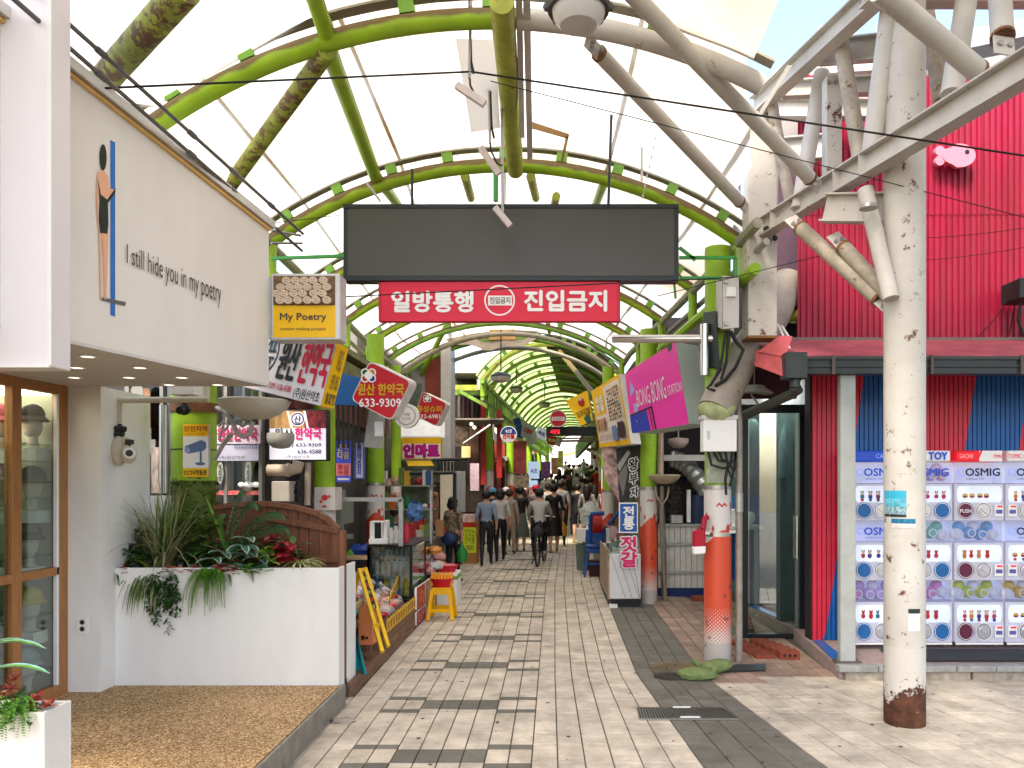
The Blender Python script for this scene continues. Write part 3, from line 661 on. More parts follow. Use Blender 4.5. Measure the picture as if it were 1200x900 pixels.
MEM4 = MEM.copy(); MEM4.name = 'dense_membrane'; [n_ for n_ in MEM4.node_tree.nodes if n_.type == 'MIX_SHADER'][0].inputs[0].default_value = .3
MEM5 = MEM.copy(); MEM5.name = 'clean_membrane'; e_ = [n_ for n_ in MEM5.node_tree.nodes if n_.type == 'VALTORGB'][0].color_ramp.elements; e_[0].color = (.8,.8,.8,1); e_[1].color = (.85,.85,.85,1)
mem = thing('roof_membrane', 'white translucent fabric roof stretched over the near lime arches', 'awning', (-.5, 8, 5))
Ds = [5.5, 6.8, 8.05, 9.0, 10.03, 11, 12, 13, 14, 15, 16, 17, 17.9]
for a, c in zip(Ds[::2], Ds[2::2]):
    b = B(); rows_ = []; K = 5
    for k in range(K+1):
        D = a+(c-a)*k/K; sag = -.03*math.sin(math.pi*k/K); r_ = arc(cen(D), D, HALF+.05, ZF+.02, RISE, 30, 0, 1, .20+sag)
        if D < 8: ok = [p for p in r_ if p.x < .258*D]; r_ = ok+[ok[-1]+V((.002*(j+1),0,0)) for j in range(31-len(ok))]
        rows_.append(r_)
    # side gutters edge: small outward skirt
    n_ = len(rows_[0]); b.add([p for r in rows_ for p in r], [(k*n_+i, k*n_+i+1, (k+1)*n_+i+1, (k+1)*n_+i) for k in range(K) for i in range(n_-1)])
    b.build('fabric_panel', MEM, mem, solid=False, ang=80)
# front canopy that flares up toward the truss and the viewer
def front(u, D):                                 # u from -1..1 across
    t = (5.5-D)/5.5; half = HALF+.35+1.1*max(t,0) if u < 0 else 1.88; c = cen(5.5); x = c+u*half
    R = (HALF**2+RISE**2)/(2*RISE); th = math.asin(min(.999,(HALF+.05)/R)); z = ZF+RISE-R+(R+.2)*math.cos(th*min(abs(u)*half/HALF,1.0))
    if abs(u)*half > HALF: z += .5*(abs(u)*half-HALF)
    return V((x, D, z+max(t,0)**1.5*1.7+ .02*math.sin(u*9+D*2)))
b = B(); NU, ND = 40, 16; vs = []
for j in range(ND+1):
    D = 5.5-j*(9.5/ND)
    for i in range(NU+1): vs.append(front(-1+2*i/NU, D))
b.add(vs, [(j*(NU+1)+i, j*(NU+1)+i+1, (j+1)*(NU+1)+i+1, (j+1)*(NU+1)+i) for j in range(ND) for i in range(NU)])
b.build('fabric_panel', MEM, mem, solid=False, ang=80)
# unseen canopy added over truss and shop front, dense to shade the right side
b = B(); vs = []
for j in range(9):
    for i in range(13):
        x = 1.32+i*.8; D = 6.9-j*1.4; vs.append(V((x+max(0,D-5.5)*0, D, 6.32+.25*math.sin(i*.9)*.3+.12*(6.9-D))))
b.add(vs, [(j*13+i, j*13+i+1, (j+1)*13+i+1, (j+1)*13+i) for j in range(8) for i in range(12)])
b.build('fabric_panel', MEM4, mem, solid=False, ang=80)
# seam strips sewn on the fabric
for k in (3, 9, 15, 21, 27):
    b = B()
    for a, c in zip(Ds, Ds[1:]):
        p = arc(cen(a), a, HALF+.05, ZF+.02, RISE, 30, 0, 1, .182)[k]; q = arc(cen(c), c, HALF+.05, ZF+.02, RISE, 30, 0, 1, .182)[k]; b.bar(p, q, .035, .006, (0,0,1))
    b.build('seam', MEM, mem, smooth=False)
# loose scraps of fabric: brown stained patch, grey sheet
b = B(); b.slab([P(534,45,5.9),P(580,47,5.9),P(586,150,6.8),P(552,155,6.8)], (0,.02,.01)); tag(b.build('grey_sheet', MEM5, smooth=False), 'grey hanging strip of fabric left of the ridge tube', 'fabric')
b = B(); b.slab([P(619,141,7.0),P(667,157,7.0),P(666,163,7.05),P(620,150,7.05)], (0,.02,.01)); b.slab([P(663,160,7.02),P(667,158,7.0),P(660,190,7.6),P(657,190,7.6)], (0,.02,.01))
tag(b.build('stained_fabric', MEM2), 'brown stained loose fabric edge under the roof near the ridge', 'fabric')
# tarp slung under the end of the near vault
b = B(); vs = []
for j in range(7):
    for i in range(13):
        u = i/12; v = j/6; p = P(522+108*u, 398-20*v+ (11*math.sin(u*math.pi))*(1-v) + 2.2*math.sin(u*17), 17.5+.5*v); vs.append(p)
b.add(vs, [(j*13+i, j*13+i+1, (j+1)*13+i+1, (j+1)*13+i) for j in range(6) for i in range(12)])
tag(b.build('tarpaulin', mat('grey_beige_tarp', (.33,.27,.21), .85, var=.2), solid=False), 'grey beige tarpaulin sagging under the vault end', 'tarpaulin')
b = B(); b.slab([P(573,386,17.6),P(604,386,17.6),P(604,398,17.6),P(573,398,17.6)], (0,.05,0)); tag(b.build('orange_tarp_patch', mat('ochre_tarp',(.55,.32,.12),.8), smooth=False), 'small ochre cloth patch above the grey tarpaulin', 'fabric')
# tubes between arches
def brace(a, Da, c, Dc, r, m, label, group='tubes bracing the lime arches', name='roof_brace'):
    b = B(); b.tube([P(*a,Da), P(*c,Dc)], r, 12); return tag(b.build(name, m), label, 'tube', group)
RUSTY = mat('rusty_lime', (.22,.26,.03), .55, var=.4, rust=.2, rustcol=(.10,.05,.02), toprust=1.0)
brace((588,2),5.2,(604,200),8.05,.085,YELG,'mossy ridge tube running along the top of the vault from the first arch')
brace((366,-10),5.0,(384,44),5.5,.06,LIME,'short lime tube coming down to the first arch from above')
brace((385,58),5.5,(440,207),8.0,.066,LIME,'lime tube slanting from the first arch to the second')
brace((441,207),8.05,(468,242),9.4,.06,LIME,'lime tube stub below the joint on the second arch')
brace((383,60),5.5,(266,222),7.2,.066,RUSTY,'rust-topped lime tube sloping down left behind the cafe wall')
brace((218,-14),4.1,(118,98),4.9,.082,RUSTY,'thick rusty tube at top left above the cafe wall')
brace((545,207),8.05,(552,232),9.2,.05,YELG,'short mossy tube left of the hanging bracket rods')
brace((622,207),8.05,(628,232),9.2,.05,YELG,'short mossy tube right of the ridge')
brace((708,214),8.05,(698,240),9.3,.05,LIME,'short lime tube under the right of the second arch')
brace((527,374),16.0,(487,452),18.5,.055,LIME,'lime diagonal strut left below the sixth arch')
brace((656,412),20.0,(697,463),17.0,.06,LIME,'lime diagonal strut right beneath the vaults')
for i,(x,y) in enumerate(((526,377),(642,377))): brace((x,y),15.95,(x+(2 if i else -1),y+12),17.6,.05,YELG,('left','right')[i]+' stub tube between the sixth and seventh arches')
brace((652,230),8.05,(646,255),9.6,.045,YELG,'faint mossy tube right of the ridge behind the billboard')
# longitudinal gutters and eaves rails on both sides
for s, lab in ((-1,'left'),(1,'right')):
    for k, (dx, dz, r, m) in enumerate(((.0,-.02,.055,RAIL),(.09,-.2,.035,GALV),(-.02*s,-.46,.06,LIMEC))):
        b = B(); pts = [V((cen(D)+s*(HALF+dx), D, ZF+dz)) for D in (7.4,9,11,13,15,17,18.5)]; b.tube(pts, r, 8)
        tag(b.build('eaves_rail', m), ('upper','middle','lower')[k]+' eaves pipe along the '+lab+' side of the near vault', 'pipe', 'pipes along the vault eaves')
# second vault
cen2 = lambda D: lerp_tab([(20,-.12),(60,1.6)], D)
k = 0; D = 20.0
while D < 59:
    make_arch(D, cen2(D), 1.75, 4.55, .95, 'thin green arch of the far vault deep in the market' if k else 'front arch of the far vault with pale yellow rim', .055 if k else .075, 'green arches of the far vault', 6, 0 if k > 5 else 7, m=(YELG if k == 0 else (LIME2 if k % 3 else LIME))); k += 1; D += 1.75
b = B(); vs = []
DD = [19.8+i*1.75 for i in range(24)]
for D in DD: vs += arc(cen2(D), D, 1.75, 4.55, .95, 16, 0, .46, .2)
n_ = 17; fv = thing('far_roof', 'roof of the far vault, pale sheets at left and dark boards at right', 'roof', (0,40,5.5))
b.add(vs, [(j*n_+i, j*n_+i+1, (j+1)*n_+i+1, (j+1)*n_+i) for j in range(len(DD)-1) for i in range(n_-1)]); b.build('pale_sheet', MEM3, fv, solid=False)
b = B(); vs = []
for D in DD: vs += arc(cen2(D), D, 1.75, 4.55, .95, 16, .46, 1, .2)
b.add(vs, [(j*n_+i, j*n_+i+1, (j+1)*n_+i+1, (j+1)*n_+i) for j in range(7) for i in range(n_-1)], 0); b.add(vs, [(j*n_+i, j*n_+i+1, (j+1)*n_+i+1, (j+1)*n_+i) for j in range(7,len(DD)-1) for i in range(n_-1)], 1)
b.build('roof_board', [mat('olive_roof_board', (.13,.14,.05), .8, var=.3), MEM3], fv, solid=False)
for s in (-1,1):
    b = B(); b.tube([V((cen2(D)+s*1.75, D, 4.5)) for D in DD], .06, 8); b.tube([V((cen2(D)+s*1.75, D, 4.05)) for D in DD], .05, 8); b.build('eaves_beam', LIME2, fv)
# green balustrade under far vault on the left
bal = thing('balustrade', 'pale green railing of upright bars running along the left of the far vault', 'railing', (cen2(24)-1.75, 22, 3.9))
b = B()
for i in range(70):
    D = 21+i*.42; x = cen2(D)-1.72; b.box(x-.02, x+.02, D, D+.12, 3.62, 4.42)
b.build('bar', LIME2, bal, smooth=False)
b = B(); b.bar((cen2(21)-1.72,21,4.44), (cen2(50)-1.72,50,4.44), .07, .07); b.bar((cen2(21)-1.72,21,3.6), (cen2(50)-1.72,50,3.6), .12, .14); b.build('rail', LIME2, bal, smooth=False)
# ================================================================ COLUMNS
def wrapmat(name, zb, zr, zt_, side=1):
    # painted wrap: pale top, orange red below a wavy edge, halftone dots fading into grey at the foot (flat print)
    m = bpy.data.materials.new(name); m.use_nodes = True; n = m.node_tree.nodes; L = m.node_tree.links; p = n['Principled BSDF']; p.inputs['Roughness'].default_value = .42
    tc = n.new('ShaderNodeTexCoord'); sp = n.new('ShaderNodeSeparateXYZ'); L.new(tc.outputs['Object'], sp.inputs[0])
    def M(op, a, b_=None, c=None):
        q = n.new('ShaderNodeMath'); q.operation = op
        for i, v in enumerate((a, b_, c)):
            if v is None: continue
            if isinstance(v, (int, float)): q.inputs[i].default_value = v
            else: L.new(v, q.inputs[i])
        return q.outputs[0]
    an = M('ARCTAN2', sp.outputs[1], sp.outputs[0])
    wz = M('MULTIPLY', M('SINE', M('MULTIPLY_ADD', an, 2.0, 1.0)), .07)
    red = M('LESS_THAN', M('ADD', sp.outputs[2], wz), zr)
    gx = M('MULTIPLY', an, 10.0); gy = M('MULTIPLY', sp.outputs[2], 75.0)
    d = M('ADD', M('SINE', M('MULTIPLY', M('ADD', gx, gy), 2.2)), M('SINE', M('MULTIPLY', M('SUBTRACT', gx, gy), 2.2)))
    half_ = M('GREATER_THAN', d, M('MULTIPLY_ADD', M('SUBTRACT', sp.outputs[2], zb), 7.5, -1.0))
    base = M('LESS_THAN', sp.outputs[2], zb)
    dots = M('MULTIPLY', half_, M('LESS_THAN', sp.outputs[2], zb+.36))
    no = n.new('ShaderNodeTexNoise'); no.inputs['Scale'].default_value = 7; no.inputs['Detail'].default_value = 8; L.new(tc.outputs['Object'], no.inputs['Vector'])
    def mix(f, a, b_):
        x = n.new('ShaderNodeMix'); x.data_type = 'RGBA'; L.new(f, x.inputs['Factor'])
        for k_, v in (('A', a), ('B', b_)):
            if isinstance(v, tuple): x.inputs[k_].default_value = (*v, 1)
            else: L.new(v, x.inputs[k_])
        return x.outputs['Result']
    c = mix(red, (.60,.56,.52), (.60,.065,.025)); c = mix(dots, c, (.58,.54,.50)); c = mix(base, c, (.42,.38,.35))
    dr = M('MULTIPLY', M('GREATER_THAN', no.outputs[0], .63), M('LESS_THAN', sp.outputs[2], zb+.6)); dr = M('MULTIPLY', dr, .7)
    c = mix(dr, c, (.10,.04,.03)); L.new(c, p.inputs['Base Color']); return m
MARKR = mat('print_red', (.50,.05,.035), .5, var=.05)
def marks(parent, cx, cy, r, ztop, big=1):
    # small printed motifs: a star, an apple, a squiggle, on the side that faces the lane mouth
    b = B()
    def onc(a, z): return V((cx+(r+.002)*math.sin(a), cy-(r+.002)*math.cos(a), z))
    def blob(a, z, ra, rz, n=10, fn=None):
        b.flat([onc(a+(ra*(fn(k) if fn else 1))*math.cos(2*math.pi*k/n), z+(rz*(fn(k) if fn else 1))*math.sin(2*math.pi*k/n)) for k in range(n)])
    for a, z in ((-.55, ztop-.42), (.95, ztop-.18), (1.2,ztop-.5)): blob(a, z, .16*big, .055, 16, lambda k: 1 if k % 2 == 0 else .38)
    blob(.62, ztop-.42, .2*big, .05); blob(.98, ztop-.38, .12*big, .02); blob(-1.15, ztop-.3, .12, .05)
    for k in range(4): a = -.3+.2*k; b.flat([onc(a, ztop-.2+.03*(k % 2)), onc(a+.2, ztop-.2+.03*((k+1) % 2)), onc(a+.2, ztop-.175+.03*((k+1) % 2)), onc(a, ztop-.175+.03*(k % 2))])
    b.build('printed_motif', MARKR, parent, smooth=False, solid=False)
def column(x, D, r, ztop, zwrap, label, zlow=None, paint=LIMEC, wave=.5, group='painted columns along the lane', mk=True):
    zlow = gz(D)-.02 if zlow is None else zlow
    t = thing('column', label, 'column', (x, D, zlow), group)
    h = zwrap-zlow
    b = B(); b.tube([(x,D,zwrap), (x,D,ztop)], r, 20); b.build('upper_shaft', paint, t)
    b = B(); b.tube([(x,D,zlow), (x,D,zwrap+.0)], r*1.05, 28); b.build('printed_wrap', wrapmat('column_wrap', .22, h-.5, h), t)
    b = B(); b.tube([(x,D,zwrap-.01), (x,D,zwrap+.03)], r*1.12, 20); b.build('collar', GALV, t)
    if mk: marks(t, x, D, r*1.05, zwrap)
    return t
c1 = column(P(841,0,8.05).x, 8.05, .135, 4.35, P(0,572,8.05).z, 'nearest right column, lime above and orange red wrap with sandbags at its foot')
c2 = column(P(760,0,11.6).x, 11.6, .125, 4.2, P(0,573,11.6).z, 'second right column with red wrap standing beside the freezer')
column(P(713,0,15.4).x, 15.4, .12, 4.2, P(0,576,15.4).z, 'third right column behind the blue hand truck', mk=False)
column(P(380,0,9.4).x, 9.4, .13, 4.35, P(0,578,9.4).z+.02, 'left column just right of the pharmacy screen, grey wrap with red marks')
column(P(440,0,12.0).x, 12.0, .135, 4.2, P(0,568,12).z, 'left column with red wrap behind the silver display frame')
column(P(464,0,15.2).x, 15.2, .10, 4.2, P(0,568,15.2).z, 'slimmer left column beneath the mart sign')
column(P(534,0,22.0).x+.95, 22.0, .13, 4.4, P(0,552,22).z, 'left column at the far vault mouth under the balustrade', mk=False)
column(P(598,0,29.0).x, 29.0, .15, 4.3, P(0,555,29).z, 'left far column behind the round shop sign', mk=False)
for i,(px_,D) in enumerate(((620,36.),(632,43.),(641,50.))): column(P(px_,0,D).x, D, .14, 4.3, P(0,556,D).z, 'distant left column deep in the market', mk=False)
for i,(px_,D) in enumerate(((706,21.),(703,28.),(702,36.),(700,46.))): column(P(px_,0,D).x+.1, D, .13, 4.3, gz(D)+2.1, 'distant right column deep in the market', mk=False)
# CCTV column with jacket and mossy foot
X0, D0_ = P(227.5,0,7.3).x, 7.3
t = thing('cctv_column', 'fat lime column with camera notice and moss growing over its lower half', 'column', (X0, D0_, 0))
zb = P(0,562,D0_).z
b = B(); b.tube([(X0,D0_,zb),(X0,D0_,4.3)], .2, 26); b.tube([(X0,D0_,zb-.01),(X0,D0_,zb+.03)], .207, 26); b.tube([(X0,D0_,P(0,528,D0_).z),(X0,D0_,P(0,528,D0_).z+.012)], .203, 26, 1); b.build('upper_shaft', [LIMEC, DARKM], t)
b = B(); z0 = P(0,484,D0_).z; b.tube([(X0,D0_,z0),(X0,D0_,z0+.09)], .212, 26); b.build('clamp_band', mat('rusty_band', (.16,.07,.035), .5, .5, var=.4), t)
b = B(); b.tube([(X0,D0_,0),(X0,D0_,zb)], .19, 20); b.build('lower_shaft', MOSS, t)
b = B()
for i in range(900):
    a = rd(0,6.28); z = rd(.9, zb); blade(b, (X0+.19*math.cos(a)*rd(.95,1.05), D0_+.19*math.sin(a), z), (math.cos(a)+rd(-.8,.8), math.sin(a)+rd(-.8,.8), rd(-.6,.8)), rd(.025,.055), .03, .5, i % 2, 2)
for i in range(26):
    p = V((X0+rd(-.1,.2), D0_-.2+rd(-.05,.03), rd(1.0,1.6))); b.ball(p, (rd(.05,.1), .04, rd(.05,.1)), 8, 5, 0, nz=.4)
b.build('moss', [MOSS, foliage('moss_dark', (.04,.06,.01))], t, solid=False)
cyl = lambda px_, py_: V((P(px_,0,7.1).x, D0_-math.sqrt(max(.2042**2-(P(px_,0,7.1).x-X0)**2,0)), P(0,py_,7.1).z))
yf = D0_-.212; f = Face([V((P(x,0,yf).x,yf,P(0,y,yf).z)) for x,y in ((214.5,497),(244.5,497),(244.5,559),(214.5,559))], .002); b = B(); b.slab(f.q,(0,.04,0)); b.build('notice_board', GALV, t, smooth=False)
YEL = mat('sign_yellow', (.80,.46,.01), .5, var=.03); SW = mat('sign_white', (.72,.72,.72), .5, var=.02)
f.rect(0,0,1,1,SW); f.rect(0,0,1,.23,YEL); f.rect(0,.83,1,1,YEL)
REDT = mat('sign_red_brown', (.30,.05,.01), .5); f.text('안전지역',.05,.03,.95,.14,REDT,.02); f.text('CCTV작동중',.05,.86,.95,.97,MC['drawn_black_green'],.02); f.text('CCTV 녹화중',.15,.165,.85,.205,REDT,.0)
CB = mat('sign_camera_blue', (.10,.15,.30), .5); f.poly([(.08,.42),(.72,.30),(.9,.34),(.92,.44),(.84,.5),(.2,.56),(.1,.52)],CB); f.oval(.17,.49,.11,.055,mat('sign_camera_light',(.25,.32,.50),.5)); f.rect(.66,.48,.74,.72,CB); f.oval(.68,.75,.2,.03,CB)
f.done(t, 'camera_notice')
b = B(); zc = P(0,452,6.9).z; xc = P(222,0,6.9).x; b.box(xc-.1,xc+.1,6.75,6.95,zc-.1,zc+.12); cc = thing('security_camera', 'white camera housing with black lens in front of the lime column', 'camera', (xc,6.85,zc-.3)); b.build('housing', WHITE, cc, smooth=False, bevel=.01)
b = B(); b.tube([(xc,6.83,zc-.1),(xc,6.83,zc-.16)], .03); b.ball((xc,6.8,zc-.22),(.055,.055,.055),14,8); b.tube([(xc,6.76,zc-.23),(xc,6.72,zc-.24)], .035); b.build('lens', BLACK, cc)
# ================================================================ CREAM TRUSS ON THE RIGHT
t = thing('steel_pole', 'tall cream steel pole, rusted brown at its foot, in front of the capsule machines', 'pole', (P(1060,0,6.03).x, 6.03, 0))
px0 = P(1060,0,6.03).x
POLEM = mat('pole_paint', (.56,.525,.47), .5, var=.08, scale=2, rust=.10, rustcol=(.12,.045,.02), dirt=.25)
def polefoot():
    m = mat('pole_foot_rust', (.08,.03,.016), .8, var=.6, scale=9, bump=.4); n = m.node_tree.nodes; L = m.node_tree.links; p = n['Principled BSDF']
    tc = n.new('ShaderNodeTexCoord'); q = n.new('ShaderNodeTexNoise'); q.inputs['Scale'].default_value = 6; q.inputs['Detail'].default_value = 9; q.inputs['Roughness'].default_value = .75; L.new(tc.outputs['Object'], q.inputs['Vector'])
    sp = n.new('ShaderNodeSeparateXYZ'); L.new(tc.outputs['Object'], sp.inputs[0])
    a = n.new('ShaderNodeMath'); a.operation = 'MULTIPLY_ADD'; L.new(sp.outputs[2], a.inputs[0]); a.inputs[1].default_value = .75; L.new(q.outputs[0], a.inputs[2])
    r = n.new('ShaderNodeMapRange'); r.inputs[1].default_value = .70; r.inputs[2].default_value = .74; L.new(a.outputs[0], r.inputs[0])
    x = n.new('ShaderNodeMix'); x.data_type = 'RGBA'; L.new(r.outputs[0], x.inputs['Factor']); src = p.inputs['Base Color'].links[0].from_socket; L.new(src, x.inputs['A']); x.inputs['B'].default_value = (.56,.525,.47,1); L.new(x.outputs['Result'], p.inputs['Base Color']); return m
b = B(); b.tube([(px0,6.03,.62),(px0,6.03,6.6)], .153, 32); b.build('shaft', POLEM, t)
b = B(); b.tube([(px0,6.03,-.02),(px0,6.03,.62)], .153, 32); b.build('foot', polefoot(), t)
# posters on the pole (curved)
def onpole(x, y):
    X_ = P(x,0,5.9).x; d = min(max((X_-px0)/.156,-1),1); return V((px0+.156*d, 6.03-.156*math.sqrt(1-d*d), P(0,y,5.9).z))
def poster_curved(name, label, x0, y0, x1, y1, cols, cat='poster', body=None):
    b = B(); N = 8
    ms = []
    for (v0, v1, m) in cols:
        ms.append(m)
        for i in range(N):
            xa = x0+(x1-x0)*i/N; xb = x0+(x1-x0)*(i+1)/N; ya = y0+(y1-y0)*v0; yb = y0+(y1-y0)*v1
            b.flat([onpole(xa,ya),onpole(xb,ya),onpole(xb,yb),onpole(xa,yb)], len(ms)-1)
    o = b.build(name, ms, None, smooth=False, solid=False); return tag(o, label, cat)
def skyposter():
    m = mat('poster_sky', (.10,.42,.55), .4, var=.5, scale=14); return m
poster_curved('poster', 'blue poster of towers under a cloudy sky on the cream pole', 1036,575,1061,606, [(0,.3,mat('poster_blue',(.02,.36,.52),.4)),(.3,.62,skyposter()),(.62,.9,mat('poster_towers',(.20,.32,.36),.4,var=.9,scale=60)),(.9,1,DARKM)])
poster_curved('notice', 'narrow blue and white notice below the tower poster', 1036,608,1071,619, [(0,.5,mat('notice_blue',(.01,.15,.28),.4,var=.5,scale=50)),(.5,1,mat('notice_white',(.6,.55,.52),.5,var=.3,scale=60))])
poster_curved('sticker', 'torn white sticker low on the cream pole', 1063,713,1077,739, [(0,.2,DARKM),(.24,1,WHITE)], 'sticker')
tr = thing('roof_truss', 'big cream steel truss of I-beams and round tubes carried by the pole', 'truss', (2.4, 6, 4))
# I-beams
def ib(a, Da, c, Dc, w, h, nm='chord', m=CREAM, up=(0,0,1)):
    b = B(); b.ibeam(P(*a,Da), P(*c,Dc), w, h, .014, up, 0); return b.build(nm, m, tr, smooth=False)
ib((886,272),7.9,(1230,62),4.4,.13,.19)
ib((884,126),7.9,(1060,-38),5.6,.13,.19)
ib((1010,-10),5.9,(1240,-8),6.3,.12,.2, 'rear_chord')
ib((900,178),8.6,(968,172),8.3,.12,.26,'rear_beam'); ib((905,128),8.5,(1050,128),8.2,.12,.2,'rear_beam'); ib((975,72),8.0,(1060,66),7.6,.12,.28,'rear_beam')
for q_ in (((930,105),(960,30),(1010,18),(985,100)),((905,160),(930,110),(990,105),(985,165)),((1010,95),(1030,25),(1062,22),(1062,92))):
    b = B(); b.slab([P(x,y,8.9) for x,y in q_],(0,.05,0)); b.build('rear_sheet', mat('rear_sheet_grey',(.34,.32,.31),.6,var=.1), tr, smooth=False)
# stiffeners
for k in (.12,.42,.52):
    a = P(886,272,7.9).lerp(P(1230,62,4.4),k); b = B(); b.box(a.x-.065,a.x+.065,a.y-.006,a.y+.006,a.z-.08,a.z+.08); b.build('stiffener', CREAM, tr, smooth=False)
# hanging box column
b = B(); xl, xr_ = P(877,0,7.7).x, P(910.5,0,7.7).x; b.box(xl,xr_,7.7,7.95,P(0,395,7.7).z,P(0,130,7.7).z); b.build('box_column', POLEM, tr, smooth=False, bevel=.004)
b = B(); b.box(xl-.002,xr_+.002,7.698,7.952,P(0,396,7.7).z,P(0,393,7.7).z); b.build('rusty_edge', mat('rust_edge',(.22,.11,.04),.8), tr, smooth=False)
b = B(); b.tube([P(893,130,7.85), P(893,290,7.85)], .0, 4) if False else b.tube([P(906,140,8.2), P(903,270,8.2)], .07, 14); b.build('rear_tube', CREAM, tr)
b = B(); b.box(P(860,0,8.3).x,P(868,0,8.3).x,8.3,8.38,P(0,262,8.3).z,P(0,128,8.3).z); b.build('green_post', mat('grey_green_post',(.10,.14,.12),.5), tr, smooth=False)
def brt(a, Da, c, Dc, r, m=CREAM, pa=False, pc=False, seg=16):
    p, q = P(*a,Da), P(*c,Dc); d = (q-p).normalized(); b = B(); b.tube([p+d*(.12 if pa else 0), q-d*(.12 if pc else 0)], r, seg); b.build('brace_tube', m, tr)
    for on, pt, s in ((pa, p, 1), (pc, q, -1)):
        if not on: continue
        e = d*s; up = e.cross(V((0,1,0))).normalized(); k = B()
        k.slab([pt-e*.04+up*r*.95, pt+e*.14+up*r*.95, pt+e*.14-up*r*.95, pt-e*.04-up*r*.95], V((0,-1,0)).normalized()*.016)
        o = k.build('gusset_plate', CREAM, tr, smooth=False, bevel=.003)
        k = B()
        for j in (-1, 1):
            c_ = pt+e*.05+up*r*.45*j+V((0,-.02,0)); k.tube([c_, c_+V((0,-.018,0))], .019, 6)
        k.build('bolt', GALV, o, smooth=False)
        k = B(); k.tube([pt+e*.12, pt+e*.145], r*1.06, seg); k.build('rust_ring', mat('rust_ring',(.2,.09,.04),.8,var=.4), o)
brt((738,-10),5.0,(958,218),6.6,.058,CREAM,False,True)
brt((690,50),5.6,(873,243),7.7,.058,CREAM,True,True)
brt((1030,-12),4.6,(1160,95),5.1,.068,CREAM,False,True)
brt((963,85),7.2,(936,245),7.1,.072,CREAM)
brt((904,118),7.7,(926,238),7.4,.055,CREAM_DK)
brt((985,46),6.6,(1008,185),6.3,.065,CREAM_DK)
brt((1043,12),6.0,(1021,180),6.1,.076,CREAM)
brt((1083,-6),6.8,(1103,120),6.2,.062,CREAM_DK)
brt((1134,-10),5.9,(1115,112),5.6,.078,CREAM)
brt((1171,-12),5.4,(1176,60),5.2,.075,CREAM,False,True)
b = B(); p = P(975,88,6.9); b.box(p.x-.068,p.x+.068,6.84,6.97,P(0,205,6.9).z,P(0,92,6.9).z); b.build('box_strut', POLEM, tr, smooth=False, bevel=.003)
for yy in (96,197):
    k = B(); q = P(975,yy,6.83)
    for j in (-1,1): k.tube([q+V((j*.032,.01,0)), q+V((j*.032,-.012,0))], .018, 6)
    k.build('bolt', GALV, tr, smooth=False)
# stub I-beams to the pole
ib((967,244),6.5,(1040,244),6.1,.12,.23,'stub_beam'); ib((960,62),7.0,(1040,55),6.4,.12,.2,'stub_beam'); ib((918,105),7.6,(1020,100),7.2,.1,.16,'stub_beam')
brt((928,258),6.9,(1042,362),6.1,.062,CREAM_DK,True,True); brt((978,278),6.5,(1050,356),6.05,.06,CREAM_DK,True,False); brt((1014,222),6.1,(1044,350),5.9,.062,CREAM)
b = B(); q = P(1018,243,5.9); b.lathe([(.0,0),(.07,-.01),(.06,.02),(.01,.03)], q, 14); b.build('clamp', GALV, tr)
for (x, y) in ((898,268),(901,282),(908,279)):
    b = B(); b.ball(P(x,y,7.6), .03, 8, 5); b.build('bolt', DARKM, tr)
# cream beam with gutter that joins the arch to the truss, at the top centre
b = B(); b.bar(P(608,-10,5.2),P(612,160,7.0),.045,.03); b.bar(P(617,-10,5.2),P(621,185,7.2),.05,.03)
tag(b.build('cable_tray', mat('tray_grey_white',(.5,.47,.44),.5), smooth=False), 'pale twin cable tray right of the mossy ridge tube', 'cable tray')
# ================================================================ HANGERS, WIRES, LAMPS
def rod(name, label, cat, pts, r, m, D, group=None, seg=8):
    b = B(); b.tube([P(x,y,D) for x,y in pts], r, seg); return tag(b.build(name, m), label, cat, group)
hr = 'rods hanging from the roof ridge'
for (x0_,y0_,x1_,y1_,D,pl_,lab) in ((552,-8,550,92,5.6,((535,100),(568,122)),'left hanging bracket rod with small angled plate'),(572,-8,574,168,6.4,((563,173),(585,204)),'middle hanging bracket rod with angled plate'),(587,25,589,248,6.6,((580,243),(598,265)),'longest hanging rod, its pale plate overlapping the billboard')):
    t = thing('hanging_bracket', lab, 'bracket', P(x1_,y1_,D), hr)
    b = B(); b.tube([P(x0_,y0_,D),P(x1_,y1_,D)], .012, 8); b.build('rod', GALV, t)
    b = B(); b.bar(P(*pl_[0],D),P(*pl_[1],D),.05,.045,(0,1,0)); b.build('plate', mat('bracket_plate',(.55,.48,.46),.5), t, smooth=False)
    if lab[0] != 'l' or x0_ == 552:
        b = B(); b.tube([P(x1_,y1_-10,D),P(x1_+1,y1_+8,D),P(x1_+9,y1_+24,D),P(x1_+15,y1_+26,D)], .008, 6); b.tube([P(x0_-2,y0_,D),P(x1_+2,y1_-20,D),P(x1_+5,y1_-6,D)], .01, 6); b.build('cable', CABLE, t)
rod('hanger_rod', 'dark rod holding the right part of the billboard', 'rod', ((719,57),(713,239)), .013, DARKM, 7.1)
rod('hanger_rod', 'grey rod right of the dark billboard rod', 'rod', ((752,70),(752,212)), .012, GALV, 7.6)
rod('hanger_rod', 'short dark rod over the left part of the billboard', 'rod', ((483,198),(483,239)), .013, DARKM, 7.3)
rod('hanger_rod', 'short green post above the billboard centre', 'rod', ((581,200),(581,236)), .026, GREEN, 7.6)
